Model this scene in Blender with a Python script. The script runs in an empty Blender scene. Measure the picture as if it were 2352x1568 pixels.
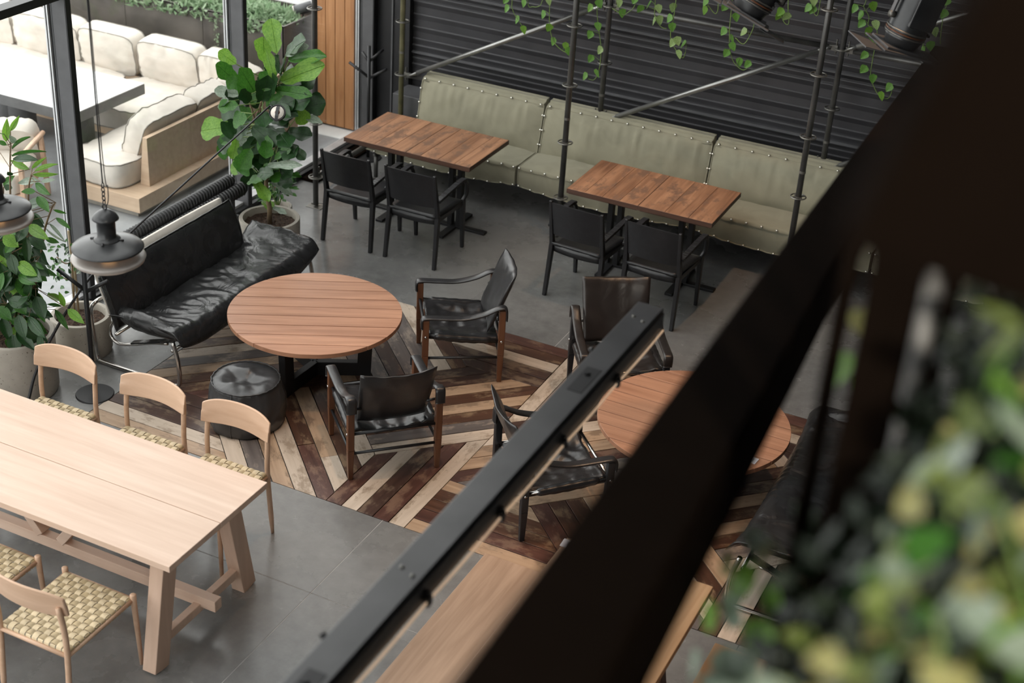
import bpy, bmesh, math, random
from mathutils import Vector, Matrix, noise
PI=math.pi
random.seed(11)
SC=bpy.context.scene; COL=SC.collection
# ---------------- camera ----------------
cam=bpy.data.cameras.new('camera'); cam_o=bpy.data.objects.new('camera',cam); COL.objects.link(cam_o)
_R=Vector((0.89732,0.43747,0.05867)); _U=Vector((-0.25959,0.41554,0.87175)); _F=Vector((-0.35699,0.79746,-0.48643))
cam_o.matrix_world=Matrix(((_R.x,_U.x,-_F.x,0),(_R.y,_U.y,-_F.y,0),(_R.z,_U.z,-_F.z,5.4),(0,0,0,1)))
cam.sensor_width=36; cam.lens=36*3386.1/2352; cam.clip_start=.05; cam.clip_end=200
cam.dof.use_dof=True; cam.dof.focus_distance=9.4; cam.dof.aperture_fstop=2.1
SC.camera=cam_o
# ---------------- sky / exposure ----------------
wd=bpy.data.worlds.new('overcast_sky'); SC.world=wd; wd.use_nodes=True
bg=wd.node_tree.nodes['Background']; bg.inputs[0].default_value=(1,.985,.968,1); bg.inputs[1].default_value=2.3
SC.view_settings.view_transform='Standard'; SC.view_settings.look='None'; SC.view_settings.gamma=1
SC.view_settings.use_curve_mapping=False; SC.view_settings.exposure=0.68
SC.cycles.use_denoising=True
SC.cycles.max_bounces=10; SC.cycles.diffuse_bounces=5; SC.cycles.glossy_bounces=5; SC.cycles.transparent_max_bounces=12
SC.cycles.sample_clamp_indirect=8; SC.cycles.caustics_reflective=False; SC.cycles.caustics_refractive=False
def lamp(name,kind,loc,energy,color,size=.1,target=None,spot=None,blend=.5,sx=None,sy=None):
    d=bpy.data.lights.new(name,kind); d.energy=energy; d.color=color
    if kind=='SPOT': d.spot_size=spot; d.spot_blend=blend; d.shadow_soft_size=size
    elif kind=='AREA': d.shape='RECTANGLE'; d.size=sx; d.size_y=sy
    else: d.shadow_soft_size=size
    o=bpy.data.objects.new(name,d); COL.objects.link(o); o.location=loc
    if target: o.rotation_euler=(Vector(target)-Vector(loc)).to_track_quat('-Z','Y').to_euler()
    return o
# added unseen warm spots, after orange patches on floor and tables (housings further down)
SPOTS=[((-1.6,8.0,6.3),(-2.2,7.6,0)),((-3.4,6.6,6.3),(-3.6,6.9,0)),((-2.8,9.6,6.3),(-3.2,10.0,0)),((-0.9,5.6,6.3),(-1.5,6.0,0))]
for i,(p,t) in enumerate(SPOTS):
    lamp('warm_spot','SPOT',p,190,(1,.62,.36),.06,t,math.radians(38),.8)
lamp('added_plant_fill','SPOT',(.9,-.6,6.3),230,(1,.93,.80),.08,(.05,1.0,4.75),math.radians(60),.9)  # added fill on the foreground leaves, no fixture behind it
# ---------------- materials ----------------
def new_mat(name):
    m=bpy.data.materials.new(name); m.use_nodes=True
    nt=m.node_tree; return m,nt,nt.nodes['Principled BSDF']
def N(nt,t,**k):
    n=nt.nodes.new(t)
    for a,b in k.items():
        if a in n.inputs: n.inputs[a].default_value=b
        else: setattr(n,a,b)
    return n
def ramp(nt,src,stops):
    r=nt.nodes.new('ShaderNodeValToRGB'); el=r.color_ramp.elements
    while len(el)<len(stops): el.new(.5)
    for e,(p,c) in zip(el,stops):
        e.position=p; e.color=(c[0],c[1],c[2],1)
    nt.links.new(src,r.inputs[0]); return r
def coords(nt,scale=(1,1,1),rand=True):
    tc=N(nt,'ShaderNodeTexCoord'); mp=N(nt,'ShaderNodeMapping'); mp.inputs['Scale'].default_value=scale
    if rand:
        oi=N(nt,'ShaderNodeObjectInfo'); mu=N(nt,'ShaderNodeMath',operation='MULTIPLY'); mu.inputs[1].default_value=37.0
        nt.links.new(oi.outputs['Random'],mu.inputs[0])
        cb=N(nt,'ShaderNodeCombineXYZ'); nt.links.new(mu.outputs[0],cb.inputs[0]); nt.links.new(mu.outputs[0],cb.inputs[1])
        ad=N(nt,'ShaderNodeVectorMath',operation='ADD'); nt.links.new(tc.outputs['Object'],ad.inputs[0]); nt.links.new(cb.outputs[0],ad.inputs[1])
        nt.links.new(ad.outputs[0],mp.inputs[0])
    else: nt.links.new(tc.outputs['Object'],mp.inputs[0])
    return mp
def bump(nt,src,bsdf,s,d=.01):
    b=N(nt,'ShaderNodeBump'); b.inputs['Strength'].default_value=s; b.inputs['Distance'].default_value=d
    nt.links.new(src,b.inputs['Height']); nt.links.new(b.outputs[0],bsdf.inputs['Normal'])
def plain(name,c,rough=.5,metal=0,var=.12,nscale=9,bmp=.0,spec=None,bscale=60,coat=0):
    m,nt,b=new_mat(name); mp=coords(nt)
    nz=N(nt,'ShaderNodeTexNoise',Scale=nscale,Detail=5); nt.links.new(mp.outputs[0],nz.inputs['Vector'])
    lo=[x*(1-var) for x in c]; hi=[min(1,x*(1+var)) for x in c]
    r=ramp(nt,nz.outputs[0],[(.3,lo),(.7,hi)]); nt.links.new(r.outputs[0],b.inputs['Base Color'])
    b.inputs['Roughness'].default_value=rough; b.inputs['Metallic'].default_value=metal
    if spec is not None: b.inputs['Specular IOR Level'].default_value=spec
    if coat: b.inputs['Coat Weight'].default_value=coat; b.inputs['Coat Roughness'].default_value=.15
    if bmp:
        n2=N(nt,'ShaderNodeTexNoise',Scale=bscale,Detail=4); nt.links.new(mp.outputs[0],n2.inputs['Vector']); bump(nt,n2.outputs[0],b,bmp)
    return m
def wood(name,dark,light,axis=0,rough=.45,ring=1.0,wear=None,spec=.4,bm=.15):
    m,nt,b=new_mat(name); s=[26,26,26]; s[axis]=1.6
    mp=coords(nt,tuple(s)); n1=N(nt,'ShaderNodeTexNoise',Scale=1.0,Detail=6,Distortion=.6*ring); nt.links.new(mp.outputs[0],n1.inputs['Vector'])
    s2=[5,5,5]; s2[axis]=.9
    mp2=coords(nt,tuple(s2)); n2=N(nt,'ShaderNodeTexNoise',Scale=1.0,Detail=3); nt.links.new(mp2.outputs[0],n2.inputs['Vector'])
    mx=N(nt,'ShaderNodeMix'); mx.data_type='FLOAT'; mx.inputs[0].default_value=.45
    nt.links.new(n1.outputs[0],mx.inputs[2]); nt.links.new(n2.outputs[0],mx.inputs[3])
    r=ramp(nt,mx.outputs[0],[(.32,dark),(.68,light)])
    colr=r.outputs[0]
    if wear:
        s3=[40,40,40]; s3[1-axis]=14; s3[axis]=7
        mp3=coords(nt,tuple(s3)); n3=N(nt,'ShaderNodeTexNoise',Scale=.5,Detail=8,Roughness=.7); nt.links.new(mp3.outputs[0],n3.inputs['Vector'])
        r3=ramp(nt,n3.outputs[0],[(.51,(0,0,0)),(.60,(1,1,1))])
        mc=N(nt,'ShaderNodeMix'); mc.data_type='RGBA'; nt.links.new(r3.outputs[0],mc.inputs[0]); nt.links.new(colr,mc.inputs[6]); mc.inputs[7].default_value=(*wear,1)
        colr=mc.outputs[2]
    nt.links.new(colr,b.inputs['Base Color']); b.inputs['Roughness'].default_value=rough; b.inputs['Specular IOR Level'].default_value=spec
    bump(nt,n1.outputs[0],b,bm,.004)
    return m
def concrete(name,c,rough=.35,var=.28,pits=False,scratch=False):
    m,nt,b=new_mat(name); mp=coords(nt,rand=False)
    n1=N(nt,'ShaderNodeTexNoise',Scale=1.1,Detail=9,Roughness=.62); n2=N(nt,'ShaderNodeTexNoise',Scale=9,Detail=8,Roughness=.7)
    for n in (n1,n2): nt.links.new(mp.outputs[0],n.inputs['Vector'])
    mx=N(nt,'ShaderNodeMix'); mx.data_type='FLOAT'; mx.inputs[0].default_value=.4; nt.links.new(n1.outputs[0],mx.inputs[2]); nt.links.new(n2.outputs[0],mx.inputs[3])
    r=ramp(nt,mx.outputs[0],[(.34,[x*(1-var) for x in c]),(.66,[min(1,x*(1+var)) for x in c])]); colr=r.outputs[0]
    if pits:
        v=N(nt,'ShaderNodeTexNoise',Scale=55,Detail=2); nt.links.new(mp.outputs[0],v.inputs['Vector'])
        r2=ramp(nt,v.outputs[0],[(.28,(.35,.33,.3)),(.34,(1,1,1))])
        mc=N(nt,'ShaderNodeMix',blend_type='MULTIPLY'); mc.data_type='RGBA'; mc.inputs[0].default_value=1; nt.links.new(colr,mc.inputs[6]); nt.links.new(r2.outputs[0],mc.inputs[7]); colr=mc.outputs[2]
    nt.links.new(colr,b.inputs['Base Color'])
    rr=ramp(nt,n1.outputs[0],[(.3,(rough*.75,)*3),(.7,(rough*1.35,)*3)]); nt.links.new(rr.outputs[0],b.inputs['Roughness'])
    bump(nt,n2.outputs[0],b,.06,.004)
    return m
def leather(name,c,rough=.3,wr=.6,sc=14):
    m,nt,b=new_mat(name); mp=coords(nt)
    n1=N(nt,'ShaderNodeTexNoise',Scale=sc*.5,Detail=3,Distortion=1.6); nt.links.new(mp.outputs[0],n1.inputs['Vector'])
    n2=N(nt,'ShaderNodeTexVoronoi',Scale=sc*22); nt.links.new(mp.outputs[0],n2.inputs['Vector'])
    r=ramp(nt,n1.outputs[0],[(.3,[x*.7 for x in c]),(.7,[x*1.3 for x in c])]); nt.links.new(r.outputs[0],b.inputs['Base Color'])
    b.inputs['Roughness'].default_value=rough; b.inputs['Specular IOR Level'].default_value=.55
    b1=N(nt,'ShaderNodeBump'); b1.inputs['Strength'].default_value=wr; b1.inputs['Distance'].default_value=.02; nt.links.new(n1.outputs[0],b1.inputs['Height'])
    b2=N(nt,'ShaderNodeBump'); b2.inputs['Strength'].default_value=.08; b2.inputs['Distance'].default_value=.002; nt.links.new(n2.outputs[0],b2.inputs['Height'])
    nt.links.new(b1.outputs[0],b2.inputs['Normal']); nt.links.new(b2.outputs[0],b.inputs['Normal'])
    return m
def fabric(name,c,rough=.85,wr=.25):
    m,nt,b=new_mat(name); mp=coords(nt)
    n1=N(nt,'ShaderNodeTexNoise',Scale=5,Detail=4,Distortion=.8); n2=N(nt,'ShaderNodeTexNoise',Scale=220,Detail=2)
    for n in(n1,n2): nt.links.new(mp.outputs[0],n.inputs['Vector'])
    r=ramp(nt,n1.outputs[0],[(.3,[x*.88 for x in c]),(.7,[min(1,x*1.08) for x in c])]); nt.links.new(r.outputs[0],b.inputs['Base Color'])
    b.inputs['Roughness'].default_value=rough; b.inputs['Sheen Weight'].default_value=.15; b.inputs['Specular IOR Level'].default_value=.2
    b1=N(nt,'ShaderNodeBump'); b1.inputs['Strength'].default_value=wr; b1.inputs['Distance'].default_value=.015; nt.links.new(n1.outputs[0],b1.inputs['Height'])
    b2=N(nt,'ShaderNodeBump'); b2.inputs['Strength'].default_value=.12; b2.inputs['Distance'].default_value=.002; nt.links.new(n2.outputs[0],b2.inputs['Height'])
    nt.links.new(b1.outputs[0],b2.inputs['Normal']); nt.links.new(b2.outputs[0],b.inputs['Normal'])
    return m
def leafmat(name,c,c2,rough=.3,trans=.35):
    m,nt,b=new_mat(name); mp=coords(nt)
    n1=N(nt,'ShaderNodeTexNoise',Scale=16,Detail=3); nt.links.new(mp.outputs[0],n1.inputs['Vector'])
    r=ramp(nt,n1.outputs[0],[(.35,c),(.7,c2)]); nt.links.new(r.outputs[0],b.inputs['Base Color']); b.inputs['Roughness'].default_value=rough
    b.inputs['Specular IOR Level'].default_value=.45
    tr=N(nt,'ShaderNodeBsdfTranslucent'); nt.links.new(r.outputs[0],tr.inputs[0])
    mx=N(nt,'ShaderNodeMixShader'); mx.inputs[0].default_value=trans; nt.links.new(b.outputs[0],mx.inputs[1]); nt.links.new(tr.outputs[0],mx.inputs[2])
    nt.links.new(mx.outputs[0],nt.nodes['Material Output'].inputs[0]); return m
def glassmat(name,tint=(.97,.985,.98)):
    m,nt,b=new_mat(name); nt.nodes.remove(b)
    t=N(nt,'ShaderNodeBsdfTransparent'); t.inputs[0].default_value=(*tint,1); g=N(nt,'ShaderNodeBsdfGlossy'); g.inputs['Roughness'].default_value=.01
    lw=N(nt,'ShaderNodeLayerWeight'); lw.inputs[0].default_value=.5
    pw=N(nt,'ShaderNodeMath',operation='POWER'); pw.inputs[1].default_value=4.5; nt.links.new(lw.outputs['Facing'],pw.inputs[0])
    ma=N(nt,'ShaderNodeMath',operation='MULTIPLY_ADD'); ma.inputs[1].default_value=.8; ma.inputs[2].default_value=.035; nt.links.new(pw.outputs[0],ma.inputs[0]); ma.use_clamp=True
    mx=N(nt,'ShaderNodeMixShader'); nt.links.new(ma.outputs[0],mx.inputs[0]); nt.links.new(t.outputs[0],mx.inputs[1]); nt.links.new(g.outputs[0],mx.inputs[2])
    nt.links.new(mx.outputs[0],nt.nodes['Material Output'].inputs[0]); return m
def emit(name,c,s):
    m,nt,b=new_mat(name); b.inputs['Emission Color'].default_value=(*c,1); b.inputs['Emission Strength'].default_value=s; b.inputs['Base Color'].default_value=(*c,1); return m
M_floor=concrete('polished_concrete',(.165,.163,.160),.25,.30)
M_joint=plain('dark_joint',(.016,.014,.013),.8)
M_jointpale=plain('pale_joint_filler',(.33,.32,.31),.6)
M_terr=concrete('terrace_concrete',(.30,.31,.32),.5,.22)
M_siding=plain('dark_ribbed_sheet',(.050,.049,.054),.38,.25,.2,3)
M_black=plain('black_steel',(.022,.022,.024),.42,.3)
M_blackp=plain('black_painted_wood',(.014,.014,.016),.38,0,.2,20,.1)
M_grey=plain('grey_powder_coat',(.10,.10,.105),.5,.2)
M_alu=plain('pale_aluminium',(.62,.62,.63),.4,.4)
M_tube=plain('galvanised_dark_tube',(.085,.083,.08),.36,.5,.35,6,.05)
M_tubeo=plain('olive_painted_tube',(.20,.19,.11),.4,.4,.3,8)
M_ros=plain('zinc_rosette',(.17,.165,.15),.38,.6,.3,20)
M_chrome=plain('chrome',(.50,.48,.46),.16,1,.05)
M_stud=plain('nickel_snap',(.75,.73,.66),.22,.9,.05)
M_olive=fabric('olive_canvas',(.285,.268,.195),.8,.3)
M_cream=fabric('cream_canvas',(.66,.61,.55),.9,.5)
M_pipe=fabric('grey_piping',(.30,.28,.25),.9,.1)
M_leather=leather('black_leather',(.020,.020,.021),.27,.55,11)
M_leatherb=leather('black_saddle_leather',(.018,.017,.018),.30,.22,7)
M_brownl=leather('dark_brown_leather',(.020,.015,.013),.33,.25,7)
M_vinyl=leather('charcoal_vinyl',(.036,.036,.038),.36,.18,5)
M_teak=wood('reddish_table_planks',(.27,.125,.072),(.47,.245,.150),0,.42)
M_reclaimed=wood('reclaimed_orange_planks',(.16,.070,.036),(.50,.26,.145),1,.5,wear=(.20,.11,.07))
M_endgrain=wood('dark_table_edge',(.045,.022,.016),(.12,.06,.04),0,.55)
M_pine=wood('pale_pine',(.60,.42,.32),(.74,.56,.45),0,.45,.5,bm=.05)
M_piney=wood('pale_pine_upright',(.50,.34,.25),(.64,.46,.36),2,.45,.5,bm=.05)
M_beech=wood('pale_beech',(.52,.33,.22),(.66,.45,.32),0,.38,.5,bm=.04)
M_ash=wood('brown_ash_top',(.24,.145,.090),(.42,.28,.19),1,.5,1.4)
M_oakhoney=wood('honey_oak_top',(.30,.17,.085),(.47,.30,.17),1,.48,1.6)
M_armw=wood('brown_chair_leg',(.075,.030,.015),(.17,.070,.034),2,.38)
M_door=wood('cedar_cladding',(.30,.125,.045),(.52,.26,.115),2,.5,1.6)
M_ply=wood('terrace_plywood',(.50,.36,.25),(.62,.47,.34),0,.55,.4,bm=.03)
M_corten=plain('weathered_dark_steel',(.095,.083,.075),.55,.2,.5,2.2,.1)
M_stone=concrete('table_glare_and_kerb_stone',(.66,.66,.66),.45,.15)  # pale tone doubles as the table top's painted sky glare
M_stonedk=concrete('dark_stone',(.09,.09,.092),.5,.3)
M_pot=concrete('cast_concrete_pot',(.40,.365,.315),.7,.14,True)
M_soil=plain('potting_soil',(.060,.036,.024),.95,0,.7,70,1.0,bscale=70)
M_bark=plain('bark',(.17,.12,.07),.8,0,.3,20,.4)
M_bamboo=plain('bamboo_stake',(.42,.32,.20),.5,0,.2,8)
M_strap=plain('woven_paper_strap',(.60,.48,.31),.6,0,.2,14,.15)
M_strapd=plain('woven_paper_strap_dark',(.44,.34,.20),.6,0,.2,14,.15)
M_rope=plain('black_rope',(.020,.020,.021),.5,0,.2,30)
M_enam=plain('black_enamel',(.030,.031,.033),.33,.2,.25,8)
M_lens=plain('grey_lamp_diffuser',(.33,.30,.28),.3)
M_warm=emit('warm_lamp_glow',(1,.52,.20),2.2)
M_edge=plain('lit_sheet_edge',(.17,.17,.178),.35,.3)  # siding ledges made paler: edges catching light, put into the colour
M_seam=fabric('olive_seam',(.17,.16,.115),.85,.1)
M_pave=plain('pale_street_paving',(.78,.78,.77),.8,0,.05)
M_led=emit('warm_led_cord',(1,.70,.46),.26)
M_bar=plain('grey_black_channel',(.062,.062,.065),.30,.2,.2,5)
M_card=plain('white_card',(.72,.70,.74),.5,0,.03)
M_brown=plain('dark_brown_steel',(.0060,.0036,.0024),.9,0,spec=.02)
M_greybar=plain('grey_handrail_bar',(.16,.155,.15),.5,.2)
M_wall=plain('dark_plaster',(.045,.043,.043),.8,0,.15,2)
M_ceil=plain('ceiling_plaster',(.5,.5,.5),.9,0,.1,2)
M_glass=glassmat('window_glass')
LEAF={0:leafmat('dark_leaf',(.010,.038,.010),(.022,.070,.016),.36,.12),1:leafmat('green_leaf',(.030,.115,.014),(.062,.19,.024),.40,.3),
2:leafmat('bright_leaf',(.13,.30,.035),(.23,.42,.06),.38,.45),3:leafmat('greyish_leaf',(.20,.27,.20),(.36,.42,.34),.25,.25),4:leafmat('yellow_leaf',(.36,.35,.12),(.54,.50,.24),.4,.4),5:leafmat('olive_leaf',(.16,.22,.05),(.30,.36,.11),.4,.4)}
M_poth=leafmat('pothos_leaf',(.10,.27,.045),(.22,.42,.09),.34,.4)
M_poth2=leafmat('variegated_pothos_leaf',(.17,.34,.07),(.50,.58,.30),.36,.4)
M_stem=plain('green_stem',(.14,.22,.05),.5)
M_shrub=leafmat('grey_green_shrub',(.20,.32,.17),(.40,.50,.34),.6,.3)
# plank colours of the floor inlay
PL=[wood('inlay_dark_brown',(.030,.016,.013),(.080,.045,.035),0,.33,wear=(.17,.12,.085)),
    wood('inlay_umber',(.045,.022,.014),(.115,.055,.035),0,.33,wear=(.20,.13,.08)),
    wood('inlay_tan',(.28,.18,.115),(.48,.34,.23),0,.38,wear=(.22,.15,.10)),
    wood('inlay_cream',(.40,.32,.25),(.60,.50,.41),0,.40,wear=(.30,.23,.17)),
    wood('inlay_grey',(.075,.062,.058),(.16,.135,.125),0,.36,wear=(.28,.23,.19)),
    wood('inlay_wine',(.050,.023,.018),(.110,.050,.038),0,.33,wear=(.17,.10,.07))]
# ---------------- geometry helpers ----------------
class MB:
    def __init__(s): s.v=[]; s.f=[]; s.mi=[]; s.m=0
    def add(s,vs,fs,T=None):
        o=len(s.v)
        for v in vs:
            v=Vector(v); s.v.append(tuple(T@v) if T is not None else tuple(v))
        for f in fs: s.f.append(tuple(i+o for i in f)); s.mi.append(s.m)
        return s
    def box(s,x0,x1,y0,y1,z0,z1,T=None):
        vs=[(x,y,z) for z in(z0,z1) for y in(y0,y1) for x in(x0,x1)]
        return s.add(vs,[(0,2,3,1),(4,5,7,6),(0,1,5,4),(2,6,7,3),(0,4,6,2),(1,3,7,5)],T)
    def bar(s,a,b,w,h,up=(0,0,1),w2=None,h2=None):
        a=Vector(a);b=Vector(b);d=(b-a).normalized();up=Vector(up)
        if abs(d.dot(up))>.98: up=Vector((0,1,0))
        r=d.cross(up).normalized();u=r.cross(d)
        w2=w if w2 is None else w2;h2=h if h2 is None else h2
        vs=[a+r*i*w/2+u*j*h/2 for i,j in((-1,-1),(1,-1),(1,1),(-1,1))]+[b+r*i*w2/2+u*j*h2/2 for i,j in((-1,-1),(1,-1),(1,1),(-1,1))]
        return s.add(vs,[(0,1,2,3),(7,6,5,4),(0,4,5,1),(1,5,6,2),(2,6,7,3),(3,7,4,0)])
    def tube(s,pts,r,n=10,closed=False,cap=True,up=None):
        P=[Vector(p) for p in pts];k=len(P);R=r if isinstance(r,(list,tuple)) else [r]*k
        prev=None;vs=[]
        for i in range(k):
            if closed: t=(P[(i+1)%k]-P[i-1])
            else: t=P[min(i+1,k-1)]-P[max(i-1,0)]
            if t.length<1e-9: t=Vector((0,0,1))
            t.normalize()
            if prev is None:
                a=Vector((0,0,1)) if abs(t.z)<.9 else Vector((1,0,0)); nn=t.cross(a).normalized()
            else:
                nn=prev-t*prev.dot(t)
                nn=nn.normalized() if nn.length>1e-6 else t.orthogonal().normalized()
            prev=nn;b=t.cross(nn)
            for j in range(n):
                A=2*PI*j/n; vs.append(P[i]+(nn*math.cos(A)+b*math.sin(A))*R[i])
        fs=[]
        for i in range(k if closed else k-1):
            i2=(i+1)%k
            for j in range(n): fs.append((i*n+j,i*n+(j+1)%n,i2*n+(j+1)%n,i2*n+j))
        if cap and not closed:
            fs.append(tuple(reversed(range(n)))); fs.append(tuple((k-1)*n+j for j in range(n)))
        return s.add(vs,fs)
    def cyl(s,a,b,r,r2=None,n=16): return s.tube([a,b],[r,r if r2 is None else r2],n)
    def lathe(s,prof,c=(0,0,0),n=32,T=None):
        vs=[];fs=[];k=len(prof)
        for (r,z) in prof:
            for j in range(n):
                A=2*PI*j/n; vs.append((c[0]+r*math.cos(A),c[1]+r*math.sin(A),c[2]+z))
        for i in range(k-1):
            for j in range(n): fs.append((i*n+j,i*n+(j+1)%n,(i+1)*n+(j+1)%n,(i+1)*n+j))
        if prof[0][0]>1e-5: fs.append(tuple(reversed(range(n))))
        if prof[-1][0]>1e-5: fs.append(tuple((k-1)*n+j for j in range(n)))
        return s.add(vs,fs,T)
    def prism(s,poly,z0,z1,T=None):
        n=len(poly); vs=[(x,y,z0) for x,y in poly]+[(x,y,z1) for x,y in poly]
        return s.add(vs,[tuple(reversed(range(n))),tuple(range(n,2*n))]+[(i,(i+1)%n,n+(i+1)%n,n+i) for i in range(n)],T)
    def warp(s,nx,ny,nz,fn):
        idx={};vs=[];fs=[]
        def g(i,j,k):
            key=(i,j,k)
            if key not in idx: idx[key]=len(vs); vs.append(fn(2*i/nx-1,2*j/ny-1,2*k/nz-1))
            return idx[key]
        for i in range(nx):
            for j in range(ny):
                fs.append((g(i,j,0),g(i,j+1,0),g(i+1,j+1,0),g(i+1,j,0))); fs.append((g(i,j,nz),g(i+1,j,nz),g(i+1,j+1,nz),g(i,j+1,nz)))
        for i in range(nx):
            for k in range(nz):
                fs.append((g(i,0,k),g(i+1,0,k),g(i+1,0,k+1),g(i,0,k+1))); fs.append((g(i,ny,k),g(i,ny,k+1),g(i+1,ny,k+1),g(i+1,ny,k)))
        for j in range(ny):
            for k in range(nz):
                fs.append((g(0,j,k),g(0,j,k+1),g(0,j+1,k+1),g(0,j+1,k))); fs.append((g(nx,j,k),g(nx,j+1,k),g(nx,j+1,k+1),g(nx,j,k+1)))
        return s.add(vs,fs)
    def mesh(s,name,mat,smooth=False):
        me=bpy.data.meshes.new(name); me.from_pydata([tuple(v) for v in s.v],[],s.f)
        for m in (mat if isinstance(mat,(list,tuple)) else [mat]): me.materials.append(m)
        me.polygons.foreach_set('material_index',s.mi)
        if smooth:
            me.shade_smooth()
        me.update(); return me
    def build(s,name,mat,parent=None,smooth=False,bevel=0,seg=2,loc=None,rot=None):
        me=s.mesh(name,mat,smooth); return link(name,me,parent,bevel,seg,loc,rot)
def link(name,me,parent=None,bevel=0,seg=2,loc=None,rot=None):
    o=bpy.data.objects.new(name,me); COL.objects.link(o)
    if parent is not None: o.parent=parent
    if loc is not None: o.location=loc
    if rot is not None: o.rotation_euler=rot
    if bevel:
        b=o.modifiers.new('bevel','BEVEL'); b.width=bevel; b.segments=seg; b.limit_method='ANGLE'; b.angle_limit=math.radians(40)
    return o
def smooth_angle(o,deg=40):
    me=o.data; me.shade_smooth()
    try:
        me.set_sharp_from_angle(angle=math.radians(deg))
    except Exception: pass
    return o
def tag(o,label=None,cat=None,group=None,kind=None):
    if label: o['label']=label
    if cat: o['category']=cat
    if group: o['group']=group
    if kind: o['kind']=kind
    return o
def thing(name,label,cat,loc=(0,0,0),rz=0,group=None):
    o=bpy.data.objects.new(name,None); COL.objects.link(o); o.location=loc; o.rotation_euler=(0,0,rz); o.empty_display_size=.1
    return tag(o,label,cat,group)
def dup(root,loc=None,rz=None,label=None,group=None):
    r=root.copy(); COL.objects.link(r)
    if loc is not None: r.location=loc
    if rz is not None: r.rotation_euler=(0,0,rz)
    if label: r['label']=label
    if group: r['group']=group
    for ch in list(root.children):
        c=ch.copy(); COL.objects.link(c); c.parent=r
        for g in list(ch.children):
            d=g.copy(); COL.objects.link(d); d.parent=c
    return r
def nz(x,y,z,s=1.0): return noise.noise(Vector((x*s,y*s,z*s)))
def spline(P,n=8):
    P=[Vector(p) for p in P]; Q=[P[0]*2-P[1]]+P+[P[-1]*2-P[-2]]; out=[]
    for i in range(1,len(Q)-2):
        for k in range(n):
            t=k/n; a,b,c,d=Q[i-1],Q[i],Q[i+1],Q[i+2]
            out.append(.5*((2*b)+(c-a)*t+(2*a-5*b+4*c-d)*t*t+(3*b-a-3*c+d)*t**3))
    out.append(P[-1]); return out
def struct(o): o['kind']='structure'; return o
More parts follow.
